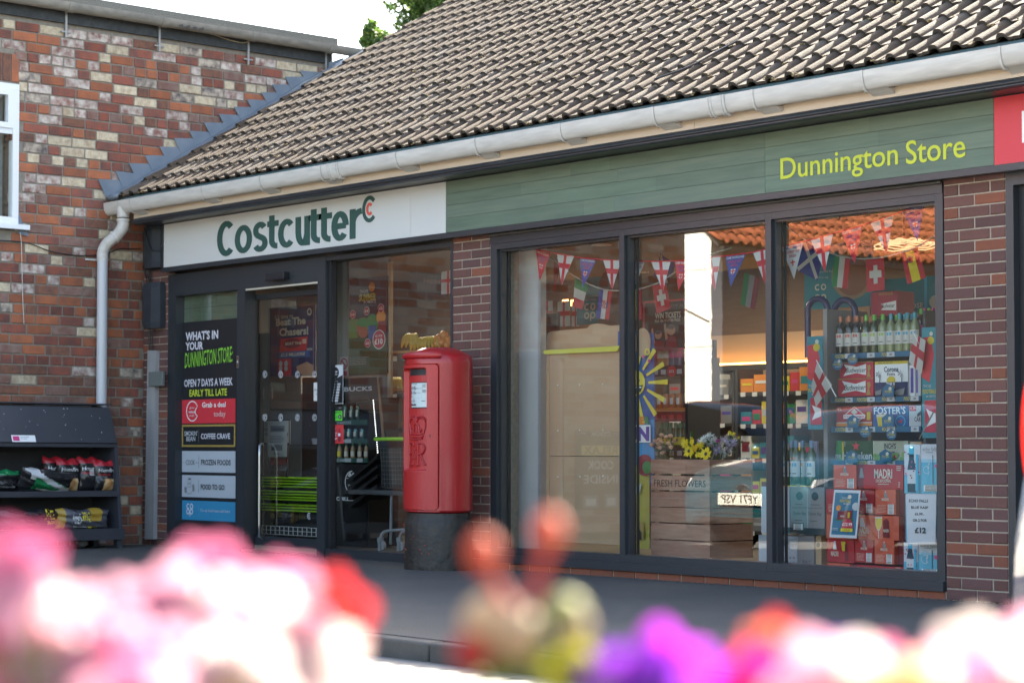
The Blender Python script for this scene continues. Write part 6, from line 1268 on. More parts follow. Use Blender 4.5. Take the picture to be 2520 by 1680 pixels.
# red cases stacked in front of the window
MDR, MDC, MDD = flat('red_case_side', (.40, .012, .02)), flat('red_case_coral', (.56, .09, .045)), flat('red_case_dark', (.16, .01, .015))
def m_small(c): c.poly([(.42, .33), (.45, .12), (.5, .10), (.55, .16), (.6, .33)][::-1], GREY); c.disc(.5, .10, .035, LGREY, 8); c.text('MADRI', .32, .34, .66, .46, CREAM, .02); c.lines(.1, .62, .55, .95, 6, CREAM, .25); c.barcode(.62, .58, .9, .97)
def m_wide(c): c.rect(.0, .0, .12, 1, MDD); c.text('MADRI', .36, .18, .76, .56, CREAM, .02, 0); c.rect(.62, .58, .68, .60, CREAM); c.text('EXCEPCIONAL', .40, .60, .74, .72, CREAM, .01); c.lines(.45, .78, .70, .84, 1, CREAM); c.poly([(.03, .55), (.06, .15), (.1, .15), (.14, .55)][::-1], GREY); c.lines(.86, .05, .97, .28, 3, CREAM); c.lines(.9, .7, .95, .95, 3, CREAM)
def m_glass(c): c.text('MADRI', .02, .5, .26, .78, CREAM, .02); c.text('EXCEPCIONAL', .0, .80, .22, .88, CREAM, .01); c.poly([(.04, .5), (.06, .12), (.12, .12), (.18, .5)][::-1], LGREY); c.poly([(.42, .06), (.60, .06), (.58, .4), (.53, .62), (.48, .62), (.43, .4)][::-1], CREAM); c.poly([(.43, .12), (.595, .12), (.575, .4), (.53, .58), (.48, .58), (.44, .4)][::-1], FY2); c.rect(.5, .62, .515, .95, LGREY); c.poly([(.62, .2), (.70, .12), (.76, .2), (.78, .9), (.62, .9)][::-1], MDD); c.text('MADRI', .63, .55, .76, .68, CREAM, .02)
def m_part(c): c.poly([(.22, .45), (.26, .08), (.32, .08), (.36, .45)][::-1], LGREY); c.text('MADRI', .15, .52, .42, .74, CREAM, .02); c.poly([(.52, .08), (.68, .08), (.66, .5), (.56, .5)][::-1], FY2); c.poly([(.66, .2), (.74, .15), (.80, .9), (.66, .9)][::-1], MDD)
Yr = .26
case(2051, 2108, 1143, 1201, Yr, MDC, m_small, 'coral red small beer case, top left of the stack'); case(2112, 2223, 1142, 1202, Yr - .01, MDR, m_wide, 'deep red wide beer case with large lettering, top of the stack')
case(2033, 2096, 1202.5, 1263, Yr + .02, MDR, m_small, 'red beer case mostly behind the football poster in the second row'); case(2098, 2153, 1203, 1262, Yr + .01, MDR, m_small, 'dark red small beer case in the second row beside the poster'); case(2154, 2205, 1203, 1265, Yr - .02, MDC, m_small, 'coral small beer case in the second row'); case(2206, 2228, 1203, 1265, Yr + .02, MDD, None, 'darkest beer case at the right end of the second row')
case(2034, 2110, 1264, 1324, Yr + .01, MDC, m_part, 'coral beer case behind the lower half of the football poster'); case(2112, 2213, 1266, 1325, Yr - .01, MDC, m_glass, 'wide coral beer case with beer glass and bottle picture'); case(2214, 2228, 1266, 1326, Yr + .03, MDD, None, 'dark beer case at the right end of the third row')
case(2035, 2103, 1325, 1381, Yr + .01, MDR, m_part, 'red beer case with glass picture at bottom left of the stack'); case(2104, 2150, 1325, 1382, Yr, MDR, m_small, 'red small beer case in the middle of the bottom row'); case(2152, 2201, 1326.5, 1386, Yr - .02, MDC, m_small, 'coral small beer case in the bottom row'); case(2202, 2224, 1327, 1386, Yr + .02, MDD, None, 'dark beer case at the right end of the bottom row')
case(2036, 2092, 1383, 1410, Yr, MDC, None, 'coral beer case on the floor at the far left'); case(2093, 2224, 1387.5, 1415, Yr - .01, MDR, m_wide, 'wide red beer case on the floor below the rest')
# blue raspberry wine cases and notice
LBL = flat('pale_blue_case', (.10, .42, .58)); LW = flat('case_white', (.60, .62, .66))
def ef1(c):
    c.rect(0, .62, 1, 1, LBL); c.poly([(.3, .05), (.6, .05), (.6, .3), (.72, .5), (.72, .98), (.2, .98), (.2, .5), (.3, .3)][::-1], flat('bottle_print', (.01, .05, .08))); c.rect(.3, .04, .6, .2, SKYB); c.rect(.2, .52, .72, .80, LW)
    for k in range(16): c.disc(U(.05, .95), U(.15, .78), .045, random.choice([PINK, PINK, MAROON]), 8)
    c.poly([(.8, .2), (.93, .2), (.93, .95), (.75, .95), (.78, .5)][::-1], SKYB)
def ef2(c): c.rect(0, .34, 1, 1, LBL); c.poly([(0, .30), (1, .30), (1, .37), (0, .37)][::-1], flat('pale_blue_fade', (.35, .55, .66))); c.text('echo falls', .1, .06, .95, .14, GREY, .0); c.lines(.3, .16, .75, .2, 1, GREY); c.ring(.35, .52, .2, .025, LW, 30, 330); c.text('f', .4, .38, .52, .62, LW); c.rect(.70, .22, .74, .8, DK); c.disc(.92, .44, .1, PINK, 12); c.barcode(.18, .82, 1.0, .95)
case(2225, 2266, 1093, 1213, .24, LW, ef1, 'white and blue wine case with raspberries, upper of the pair', 'wine case', .25, name='wine_case'); case(2266.5, 2309, 1092, 1214, .23, LW, ef2, 'pale blue wine case with barcode above the price notice', 'wine case', .25, name='wine_case')
case(2228, 2309, 1216, 1332, .25, LBL, None, 'blue wine cases behind the price notice', 'wine case', .25, name='wine_case')
case(2224, 2260, 1333, 1410, .24, LW, ef1, 'white wine case with raspberries on the floor', 'wine case', .25, name='wine_case'); case(2260.5, 2309, 1334, 1412, .23, LW, ef2, 'pale blue wine case on the floor at the right corner', 'wine case', .25, name='wine_case')
PAPW = flat('notice_paper', (.60, .61, .66))
def corners(pts, Y): return [P(x, y, Y) for x, y in pts]
c = Card(*corners(((2229, 1214), (2304, 1215), (2302, 1338), (2233, 1337)), .125), PAPW, thick=.001)
for s_, u0, u1, v0, v1, b_ in (('ECHO FALLS', .10, .74, .11, .17, .035), ('BLUE RASP', .17, .75, .245, .30, .035), ('£6.99..', .29, .61, .375, .43, .035), ('OR 2 FOR', .22, .71, .50, .56, .035), ('£12', .28, .68, .67, .79, .05)): c.text(s_, u0, v0, u1, v1, DK, b_)
c.done('price_notice', 'white paper notice pricing blue raspberry wine at two for twelve pounds', 'notice')
c = Card(*corners(((2053, 1204), (2118, 1206), (2108, 1324), (2041, 1321)), .13), flat('poster_edge_white', (.6, .62, .66)), thick=.001); c.rect(.06, .06, .94, .94, flat('poster_mid_blue', (.03, .16, .27))); c.text('THOSE', .33, .15, .58, .19, LGREY, .01); c.text('FOOTBALL', .26, .20, .68, .26, FY2, .02, .2); c.text('MOMENTS', .42, .27, .68, .31, LGREY, .01)
c.disc(.62, .14, .07, CREAM, 12); c.disc(.88, .34, .13, LGREY, 16); c.disc(.25, .38, .09, ORANGE, 14); c.disc(.5, .62, .36, flat('grass_print', (.03, .16, .05)), 24, ry=.03); c.poly([(.24, .45), (.78, .42), (.78, .60), (.24, .63)][::-1], MAROON); c.rect(.62, .46, .7, .58, FY2); c.text('MADRI', .36, .53, .5, .57, WHITE); c.disc(.64, .74, .21, flat('price_red', (.5, .03, .06)), 20, ry=.14); c.text('£12.99', .46, .68, .82, .75, WHITE, .02); c.rect(.42, .80, .86, .865, YEL); c.text('2 FOR £22', .5, .815, .78, .85, DK, .01); c.lines(.12, .8, .36, .86, 2, LGREY)
c.done('football_poster', 'blue football poster with white border taped over the red beer cases', 'poster')
# pale wine boxes at the left of the right pane, and blue-topped bottles on them
OBX = flat('grey_wine_box', (.24, .22, .225)); OBW = flat('white_wine_box', (.46, .48, .53))
def ob(c):
    c.rect(.495, 0, .502, .86, LGREY); 
    for u in (.27, .73): c.disc(u, .19, .10, flat('box_hole', (.02, .03, .035)), 18); c.lines(u - .12, .36, u + .15, .39, 1, DK, .5); c.text('Sauvignon Blanc 2025', u - .21, .42, u + .21, .46, DK); c.text('Oyster Bay', u - .19, .52, u + .19, .61, DK, 0); c.lines(u - .14, .70, u + .12, .73, 1, DK, .5)
    c.rect(0, .86, 1, 1, flat('box_dark_band', (.03, .04, .045))); c.frame(.09, .76, .42, .92, .02, DK); c.rect(.11, .775, .40, .905, LGREY); c.barcode(.14, .78, .37, .90)
case(1945, 2030, 1197, 1313, .30, OBX, ob, 'grey double wine box with two round holes, upper of the stack', 'wine box', .3, name='wine_box'); case(1873, 1944, 1196, 1310, .305, OBW, lambda c: c.rect(.75, .86, 1, 1, flat('box_teal_band', (.03, .13, .14))), 'white side of the upper wine box behind the mullion', 'wine box', .3, name='wine_box')
def ob2(c): c.rect(0, .0, 1, .28, flat('box_pale_grey', (.30, .32, .35))); c.disc(.62, .22, .09, GREY, 14); c.text('2025', .6, .68, .95, .75, DK); c.text('OYSTER BAY', .3, .84, .95, .92, DK, .0)
case(1867, 1962, 1315, 1388, .30, OBW, ob2, 'white wine box on the floor, lower of the stack', 'wine box', .3, name='wine_box'); case(1963, 2004, 1315, 1392, .31, OBX, lambda c: c.text('BAY', .3, .8, .8, .9, DK), 'grey wine box on the floor beside the white one', 'wine box', .3, name='wine_box'); case(2005, 2022, 1316, 1394, .33, CARDB, lambda c: c.disc(.5, .3, .3, DK, 12), 'narrow brown carton between the wine boxes and the red cases', 'carton', .2, name='carton')
BLT = flat('blue_foil_top', (.12, .25, .42), .3)
zb4 = P(1960, 1194, .36).z; hb = P(1960, 1083, .36).z - zb4
for i, px in enumerate((1933, 1948, 1960, 1975, 1997)): bottle('wine', P(px, 1150, .36 + .04 * (i % 2)).x, .36 + .04 * (i % 2), zb4, hb / .306, '%s blue-topped wine bottle from the left, standing on the grey box' % names[i], 'blue-topped wine bottles', (.06, .09, .03), BLT, flat('wine_label_white', (.6, .6, .6)), ORANGE if i % 2 else MKB, txt='b%d' % (i % 2), slim=.92)
pb2 = case(2000, 2012, 1085, 1196, .5, flat('lilac_board', (.26, .24, .33)), None, 'lilac grey board edge behind the blue-topped bottles', 'board', .02, name='board')

# ================================================================== DOORWAY SIDE: interior seen through the doors
Yi = 1.9
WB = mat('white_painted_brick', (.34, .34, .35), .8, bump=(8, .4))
wb = thing('whitewashed_wall', None, None, (0, 0, 0)); wb.parent = shop; wb.location = (12, 0, 0)
a, b = P(600, 900, Yi), P(790, 900, Yi); zz0 = .06
for k in range(18):
    z = zz0 + k * .15; x = a.x - .3 + (.1 if k % 2 else 0)
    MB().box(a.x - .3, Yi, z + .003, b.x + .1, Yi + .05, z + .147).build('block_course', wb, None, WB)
c = Card.px(664, 758, 775, 924, .9, flat('poster_navy', (.025, .035, .12)), thick=.01); c.text("It's time to", .12, .10, .52, .17, CREAM, .01); c.text('Beat The', .14, .16, .80, .27, CREAM, .04); c.text('Chasers!', .22, .30, .86, .42, CREAM, .04); c.ring(.88, .10, .05, .02, CREAM, 40, 400)
c.poly([(.25, .46), (.85, .44), (.82, .64), (.22, .66)][::-1], RED); c.disc(.52, .53, .2, MAROON, 20, ry=.07); c.text('BEAT THE', .36, .51, .72, .55, CREAM, .02); c.rect(.74, .48, .82, .54, CREAM); c.text('£5', .755, .49, .81, .53, RED); c.text('NEW', .84, .61, .96, .65, CREAM, .02); c.rect(.22, .64, .9, .73, BLUE); c.text('£1.5 MILLION?', .27, .66, .8, .71, CREAM, .03)
c.rect(.2, .74, .5, 1, RED); c.rect(.5, .74, .8, .9, NAVY); [c.disc(.27 + .12 * (k % 2), .81 + .07 * (k // 2), .04, LGREY, 10) for k in range(5)]; c.poly([(.62, .86), (.85, .80), (1, .86), (1, 1), (.8, 1), (.66, .95)][::-1], SKIN); c.frame(0, 0, 1, 1, .012, GREY)
c.done('lottery_poster', 'navy and red scratchcard poster seen through the sliding door', 'poster')
c = Card.px(648, 1033, 714, 1092, .8, flat('sheet_white', (.5, .5, .49)), thick=.004); c.frame(0, 0, 1, 1, .025, DK); c.text('TO', .06, .12, .18, .26, DK, .02); c.text('GO', .06, .32, .18, .46, DK, .02); c.text('YOU', .06, .52, .2, .66, DK, .02); c.text('?', .88, .55, .95, .68, DK, .02); c.done('a_frame_notice', 'white to go sign partly hidden by the paper notice inside the door', 'sign')
c = Card.px(659, 1036, 706, 1124, .7, flat('sheet_white', (.5, .5, .49)), thick=.002); c.rect(.14, .13, .88, .30, GREY); c.text('Costcutter', .2, .17, .82, .26, DK, .02); c.lines(.12, .42, .88, .62, 5, DK, .3); c.rect(.2, .67, .78, .82, GREY); c.poly([(.24, .78), (.32, .70), (.40, .78)][::-1], DK); c.lines(.3, .9, .7, .95, 2, DK, .3); c.done('paper_notice', 'white paper notice with shop heading hanging inside the door', 'notice')
for px in (650, 710): tag(MB().box(P(px - 1.5, 1, .82).x, .82, .06, P(px + 1.5, 1, .82).x, .84, P(650, 1092, .82).z).build('stand_post', None, None, DK), '%s dark post of the notice stand inside the door' % ('left' if px < 700 else 'right'), 'stand', 'posts of the notice stand')
ct_ = thing('tall_cupboard', 'pale tall cupboard doors with two steel handles inside the entrance', 'cupboard', (P(660, 1000, 1.4).x, 1.4, 0))
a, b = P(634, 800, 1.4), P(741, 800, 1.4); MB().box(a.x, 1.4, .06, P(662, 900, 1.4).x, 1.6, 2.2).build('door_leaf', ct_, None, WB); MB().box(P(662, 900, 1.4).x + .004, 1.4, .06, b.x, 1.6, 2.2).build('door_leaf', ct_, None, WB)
for px in (649, 670): MB().tube([P(px, 954, 1.37), P(px, 981, 1.37)], .007, 8).build('handle', ct_, 60, STEEL)
tag(MB().box(P(744, 900, 1.3).x, 1.3, .06, P(790, 900, 1.3).x, 1.5, P(760, 928, 1.3).z).build('brown_cabinet', None, None, flat('brown_cabinet_mat', (.07, .045, .04), .5)), 'dark brown cabinet behind the notice stand', 'cabinet')
# stack of baskets
LIM = flat('lime_plastic', (.28, .50, .02), .4); DKP = flat('black_basket_plastic', (.015, .016, .018), .4)
a, b = P(644, 1200, .55), P(790, 1200, .55); yz = lambda py: P(715, py, .55).z
for i, py in enumerate((1176, 1183, 1190, 1197, 1209, 1216, 1223, 1229, 1242, 1249, 1256)):
    t = thing('shopping_basket', '%s lime-rimmed shopping basket from the top of the stack inside the door' % ('first second third fourth fifth sixth seventh eighth ninth tenth eleventh'.split()[i]), 'shopping basket', ((a.x + b.x) / 2, .7, yz(py)), 'stacked shopping baskets')
    z = yz(py); x0, x1 = a.x + U(-.01, .01), b.x; rim = [(x0, .55), (x1, .55), (x1, .95), (x0, .95), (x0, .55)]
    MB().tube([(x, y, z) for x, y in rim], .0085, 6).build('rim', t, 40, LIM); MB().hexa([(x0 + .03, .58, z - .035), (x1 - .03, .58, z - .035), (x1 - .03, .92, z - .035), (x0 + .03, .92, z - .035)], [(x0 + .01, .56, z - .008), (x1 - .01, .56, z - .008), (x1 - .01, .94, z - .008), (x0 + .01, .94, z - .008)]).build('body', t, None, DKP)
t = thing('basket_stand', 'black stand with white wire grid under the basket stack', 'stand', ((a.x + b.x) / 2, .7, .06)); MB().box(a.x + .01, .58, .1, b.x, .94, yz(1262)).build('bin', t, None, DKP)
mb = MB(); a2, b2_ = P(645, 1292, .545), P(790, 1320, .545)
for k in range(14): x = a2.x + (b2_.x - a2.x) * k / 13; mb.box(x - .002, .54, b2_.z, x + .002, .545, a2.z)
for z in (a2.z, (a2.z + b2_.z) / 2, b2_.z): mb.box(a2.x, .5385, z - .002, b2_.x, .5395, z + .002)
mb.build('wire_grid', t, None, WHITE)
# right light: poster board, fridge, fruit shelves, trolleys
board = Card.px(828, 640, 955, 1300, 1.0, mat('pale_partition_board', (.17, .155, .14), .7), thick=.03); board.done('partition_board', 'pale upright board behind the summer poster', 'board')
tag(MB().box(P(955.5, 900, 1.0).x, .99, .06, P(963, 900, 1.0).x, 1.02, 2.75).build('oak_edge', None, None, mat('light_oak_edge', (.50, .34, .20), .6)), 'light oak edge of the upright board beside the fruit shelves', 'board edge')
c = Card.px(860, 688, 953, 918, .97, flat('poster_deep_blue', (.012, .02, .05)), thick=.008); c.text('THOSE', .28, .12, .50, .155, LGREY, .02); c.text('SUMMER', .26, .165, .70, .24, FY2, .04, .15); c.text('MOMENTS', .38, .235, .71, .27, LGREY, .02); c.disc(.60, .10, .08, ORANGE, 14)
c.rect(0, .62, 1, 1, flat('poster_green', (.015, .05, .015))); c.rect(0, .42, .25, .62, flat('salad_print', (.10, .20, .05))); c.disc(.38, .52, .17, flat('pizza_print', (.35, .08, .04)), 20); c.disc(.62, .48, .16, GREEN, 20); c.disc(.38, .46, .16, GREEN, 20, ry=.05); c.disc(.85, .42, .12, ORANGE, 16); c.rect(.52, .50, .72, .64, BLUE); c.rect(.78, .46, .98, .58, MAROON)
for u, v, r, s_ in ((.11, .37, .075, '£1.50'), (.48, .345, .075, '£4'), (.86, .33, .08, '£2'), (.52, .68, .075, '£2.50'), (.82, .65, .165, '')): c.disc(u, v, r, WHITE, 20); c.disc(u, v, r * .92, flat('price_disc_red', (.45, .02, .05)), 20); (c.text(s_, u - r * .6, v - .012, u + r * .6, v + .014, WHITE, .02) if s_ else None)
c.text('ALL FOR', .72, .60, .91, .625, WHITE, .01); c.text('£10', .71, .64, .92, .70, WHITE, .03); c.lines(.05, .82, .62, .91, 5, GREY, .35)
c.done('summer_poster', 'dark summer offers poster with round red price discs beside the entrance', 'poster')
c = Card.px(836, 878, 857, 925, .95, flat('sign_pale', (.30, .24, .24)), thick=.004); c.ring(.5, .36, .42, .10, MAROON, 0, 360); c.poly([(.18, .2), (.26, .14), (.82, .52), (.75, .58)][::-1], MAROON); c.rect(.2, .74, .9, .98, MAROON); c.done('no_dogs_sign', 'small round red prohibition sign at the left of the summer poster', 'sign')
# chiller
fz = lambda py, Y=.62: P(870, py, Y).z; fxx = lambda px, Y=.62: P(px, 1050, Y).x
ch_ = thing('drinks_chiller', 'black open drinks chiller with green shelf strips of cans and bottles', 'chiller', (fxx(860), .8, .06)); FBK = mat('chiller_black', (.012, .013, .015), .3)
x0, x1 = fxx(806), fxx(905); MB().box(x0, .95, .07, x1, 1.0, fz(985)).build('back_panel', ch_, None, FBK); MB().box(x0, .62, .07, x0 + .02, .949, fz(985)).build('side_panel', ch_, None, FBK); MB().box(x0 + .021, .60, .07, x1, .949, fz(1142)).build('front_panel', ch_, None, FBK); MB().box(x1 + .001, .62, .07, x1 + .02, .949, fz(985)).build('side_panel', ch_, None, FBK)
MB().box(x0, .62, fz(985) + .001, x1 + .02, .99, fz(985) + .03).build('top_panel', ch_, None, FBK)
c = Card.px(806, 933, 935, 985, .64, FBK, thick=.03); T(c, 'STARBUCKS', 795, 916, 952, 963, LGREY, .03); c.done('header_board', parent=ch_)
a, b = P(846, 928, .63), P(930, 932, .63); MB().box(fxx(812), .625, a.z - .006, b.x, .636, a.z + .006).prism([(b.x - .015, .628, a.z), (b.x, .628, a.z), P(946, 1085, .63), P(940, 1085, .63)], (0, .01, 0)).build('wood_frame', ch_, None, mat('thin_wood_frame', (.25, .14, .08), .6))
SGR = flat('strip_dark_green', (.02, .09, .07))
for py0, py1, s_ in ((1033, 1045, 'STARBUCKS'), (1079, 1090, 'STARBUCKS'), (1126, 1138, 'STARBUCKS')):
    MB().box(x0 + .021, .63, fz(py0) - .02, x1, .94, fz(py0) - .001).build('shelf', ch_, None, FBK)
    c = Card.px(825, py0, 904, py1, .615, SGR, thick=.004); c.text(s_, .05, .25, .50, .8, LGREY, .02)
    if py0 > 1050: c.rect(.3, .1, .5, .9, LGREY); c.rect(.68, .1, .86, .9, LGREY) if py0 > 1100 else None
    c.done('shelf_strip', parent=ch_)
CG = mat('can_steel_green', (.10, .16, .12), .25, .7); CT = mat('can_teal', (.15, .28, .30), .25, .6)
for i, px in enumerate((850, 866, 881)): can(fxx(px, .68), .68, fz(1033), .024, .135, CG, CREAM, '%s tall slim coffee can from the left on the chiller top shelf' % names[i], 'coffee cans in the chiller', RED)
for i, px in enumerate((846, 860, 876, 892)): can(fxx(px, .68), .68, fz(1079), .025, .095, CT, CREAM, '%s coffee can from the left on the chiller middle shelf' % names[i], 'coffee cans in the chiller')
for i, px in enumerate((836, 853, 869, 886, 902)): bottle('beer', fxx(px, .68), .68, fz(1126), .72, '%s milky coffee bottle from the left on the chiller bottom shelf' % names[i], 'coffee bottles in the chiller', (.40, .26, .14), GREEN, CREAM if i else YEL, txt='cof')
mb = MB().m(mat('lit_led_dots', (1, 1, 1), emit=(.9, .95, 1), es=.45))
for k in range(26): f = k / 25; p = P(919 + 11 * f, 985 + 128 * f, .61); mb.box(p.x - .003, .605, p.z - .004, p.x + .003, .611, p.z + .004)
mb.build('led_dots', ch_)
LGREY = WHITE; c = Card.px(848, 1160, 886, 1212, .598, None); c.ring(.5, .5, .48, .05, LGREY, 90, 250); 
for k in range(7): c.poly([(.12 + k * .02, .30 + k * .075), (.40, .28 + k * .09), (.40, .31 + k * .09), (.14 + k * .025, .335 + k * .075)], LGREY)
for k in range(4): c.poly([(.50 + k * .10, .42), (.53 + k * .10, .42), (.62 + k * .07, .72), (.52 + k * .09, .97), (.47 + k * .09, .97), (.56 + k * .07, .72)], LGREY)
c.poly([(.25, .2), (.4, .02), (.5, .14), (.6, .02), (.7, .1), (.6, .22), (.4, .26)], LGREY); c.text('CHILLED', -.5, 1.22, .75, 1.40, LGREY, .04); c.done('emblem', parent=ch_)
# fruit shelves
OAK = mat('orange_lit_oak', (.45, .22, .07), .5)  # shelf wood has an even orange colour of its own
fs_ = thing('fruit_shelving', 'wooden fruit shelving with bananas and oranges behind the post box', 'shelving', (P(1030, 900, 1.15).x, 1.15, 0)); YF = 1.15; qx = lambda px: P(px, 900, YF).x; qz = lambda py: P(1000, py, YF).z
MB().box(qx(964), YF + .45, .06, qx(1140), YF + .48, qz(852)).build('back_panel', fs_, None, mat('dark_brown_panel', (.05, .03, .02), .6)); 
for py in (862, 955, 1040, 1075):
    MB().box(qx(964), YF, qz(py) - .022, qx(1140), YF + .44, qz(py)).build('shelf', fs_, None, OAK)
    c = Card.xz(qx(964), qz(py) - .10, qx(1140), qz(py) - .05, YF - .02, SHF, thick=.004); [c.rect(.02 + k * .16, .05, .10 + k * .16, .95, LGREY if k % 2 == 0 else TEAL) for k in range(6)]; c.done('shelf_strip', parent=fs_)
BAN = mat('banana_skin', (.55, .38, .04), .5, var=(6, .6, (.30, .28, .04))); ORN = mat('orange_peel', (.62, .20, .015), .5, bump=(120, .2))
def banana(px, py, label, n=5, s=1., grp='bananas on the fruit shelving'):
    p = P(px, py, YF + .12); mb = MB()
    for k in range(n):
        a_ = -.5 + k * .28; pts = [p + Vector((math.sin(a_) * .02 * j * s + .015 * k * s, -.012 * j * s * (1 - j / 12), -.0028 * j * j * s)) for j in range(7)]
        mb.tube(pts, [.005 * s, .010 * s, .015 * s, .017 * s, .016 * s, .012 * s, .004 * s], 7)
    o = mb.build('banana_bunch', None, 60, BAN); tag(o, label, 'bananas', grp)
banana(1010, 822, 'leftmost bunch of bananas on top of the fruit shelving', 5, 1.3); banana(1030, 832, 'middle bunch of bananas on top of the fruit shelving', 5, 1.2); banana(1056, 829, 'greenish bunch of bananas beside the oranges', 6, 1.2); banana(970, 930, 'bunch of bananas on the second fruit shelf beside the post box', 5, 1.4)
for i, (px, py) in enumerate(((1080, 832), (1092, 824), (1104, 836), (1089, 843), (1102, 848), (1075, 845), (1115, 842))): tag(MB().ball(P(px, py, YF + .1), .042, n=14, h=10).build('orange', None, 60, ORN), 'orange in the pile on top of the fruit shelving', 'orange', 'oranges on the fruit shelving')
c = Card(*corners(((1009, 668), (1096, 676), (1105, 728), (1010, 716)), .7), flat('slate_hanging_board', (.03, .033, .036), .8), thick=.01); c.poly([(0, 1), (.5, 1.35), (1, 1)], flat('slate_hanging_board', (.03, .033, .036))); c.text('FRESH', .38, .3, .82, .5, flat('faint_red', (.14, .06, .05)), .01); c.done('hanging_board', 'dark pentagon board hanging above the fruit, turned slightly', 'hanging board')
c = Card.px(1086, 668, 1112, 722, .66, flat('flag_off_white', (.36, .34, .33)), thick=.002); c.rect(0, .35, 1, .5, FR); c.rect(.55, 0, .75, 1, FR); c.done('england_flag', 'red cross flag beside the dark hanging board', 'flag')
# trolleys
STL = mat('trolley_grey_plastic', (.22, .23, .25), .45)
t = thing('shopping_trolley', 'black basket trolley with lime rim and grey castors behind the post box', 'shopping trolley', (P(970, 1200, .42).x, .5, .06)); Yt = .42; tz = lambda py: P(950, py, Yt).z; tx = lambda px: P(px, 1150, Yt).x
x0, x1, zr_, zb5 = tx(922), tx(1030), tz(1080), tz(1200)
MB().tube([(x0, Yt, zr_), (x1, Yt, zr_), (x1, Yt + .35, zr_), (x0, Yt + .35, zr_), (x0, Yt, zr_)], .016, 8).build('rim', t, 40, flat('bright_lime_plastic', (.30, .62, .02), .4)); MB().box(x0 + .03, Yt + .01, zr_ - .075, x1 - .01, Yt + .34, zr_ - .018).build('collar', t, None, DKP)
mb = MB().m(DKP).hexa([(x0 + .07, Yt + .05, zb5), (x1 - .07, Yt + .05, zb5), (x1 - .07, Yt + .30, zb5), (x0 + .07, Yt + .30, zb5)], [(x0 + .035, Yt + .03, zr_ - .08), (x1 - .03, Yt + .03, zr_ - .08), (x1 - .03, Yt + .32, zr_ - .08), (x0 + .035, Yt + .32, zr_ - .08)]); mb.build('liner', t)
mb = MB().m(mat('basket_wire', (.12, .12, .12), .4))
for k in range(10): f = k / 9; z = zb5 + (zr_ - .08 - zb5) * f; e = .07 - .035 * f; mb.tube([(x0 + e - .004, Yt + .30, z), (x0 + e - .004, Yt + .03 + .015 * (1 - f), z), (x1 - e, Yt + .03 + .015 * (1 - f), z)], .0022, 4)
for k in range(14): f = k / 13; x = x0 + .05 + (x1 - x0 - .1) * f; mb.tube([(x, Yt + .045, zb5), (x, Yt + .028, zr_ - .08)], .0022, 4)
mb.build('wire_basket', t)
MB().box(tx(850), Yt + .04, tz(1218), x1, Yt + .30, tz(1207)).build('frame', t, None, mat('trolley_frame_dark', (.07, .072, .075), .4)); MB().tube([(tx(943), Yt + .1, tz(1210)), (tx(941), Yt + .1, tz(1340))], .013, 8).build('post', t, 60, STL); MB().tube([(tx(988), Yt + .2, tz(1210)), (tx(990), Yt + .2, tz(1330))], .013, 8).build('post', t, 60, STL)
for i, (px, Yk) in enumerate(((938, Yt), (985, Yt + .04))):
    zw = P(px, 1352, Yk).z; x = P(px, 1352, Yk).x; R_ = .042
    MB().tube(smooth([Vector((x + .30, Yk + .12, zw + .19)), Vector((x + .12, Yk + .05, zw + .18)), Vector((x + .02, Yk, zw + .165)), Vector((x - .01, Yk, zw + .10))], 2), .014, 8).build('leg', t, 60, STL)
    MB().tube([(x - .01, Yk, zw + .11), (x - .01, Yk, zw + .07)], .03, 12).box(x - .025, Yk - .02, zw - .01, x + .015, Yk - .014, zw + .07).build('castor_fork', t, 40, STL)
    MB().tube([(x + .015, Yk - .010, max(zw, .065 + R_)), (x + .015, Yk + .012, max(zw, .065 + R_))], R_, 18).build('castor_wheel', t, 40, mat('castor_grey', (.28, .28, .30), .5))
mb = MB().m(flat('trolley_black', (.018, .018, .02), .4))
t2 = thing('folded_trolleys', 'black plastic trolley baskets nested and tilted beside the chiller', 'shopping trolley', (tx(890), .5, .06))
for k in range(4):
    o_ = k * 9; MB().prism([P(852 + o_ * .2, 1180 + o_ * 2.2, .5), P(928, 1120 + o_ * 2.6, .5), P(929, 1127 + o_ * 2.6, .5), P(853 + o_ * .2, 1190 + o_ * 2.2, .5)][::-1], (0, .3, 0)).build('basket_edge', t2, None, MATS['trolley_black'])
for k in range(1): MB().prism([P(828 + k * 16, 1150, .58), P(833 + k * 16, 1150, .58), P(850 + k * 14, 1330, .58), P(845 + k * 14, 1330, .58)][::-1], (0, .02, 0)).build('folded_rail', t2, None, MATS['trolley_frame_dark'])
# ================================================================== ACROSS THE STREET (seen mirrored in the panes)
WRB = mat('lime_washed_brick', (.84, .83, .80), .85, bump=(9, .6)); GRW = mat('grey_rendered_wall', (.17, .16, .15), .85, var=(1.2, .5, (.12, .115, .11)), bump=(20, .3))
hs = thing('opposite_house', 'whitewashed gable house with orange pantile roof across the street, seen mirrored in the glass', 'house', (-23, -18, 0))
hy = -16.8; hx1 = P(1751, 800, 17.0).x; ez = P(1752, 590, 17.0).z; hx0 = hx1 - 9.; rz = ez + 3.9
mb = MB().m(WRB)
n = 100
for k in range(n):   # uneven washed courses on the gable
    z = k * .1 - .1; inset = max(0, (z - ez)) * 4.5 / 3.9
    if z > rz - .2: break
    mb.box(hx0 + inset, hy - .3, z, hx1 - inset + U(-.012, .012), hy + U(-.008, .010), z + .098)
mb.build('gable_wall', hs)
MB().box(hx1 - .3, -36, -.1, hx1 - .01, hy - .301, ez - .02).build('side_wall', hs, None, GRW)
PT = mat('orange_pantile', (.46, .13, .05), .8, var=(3, .6, (.36, .09, .04)), bump=(50, .3), rv=.14)
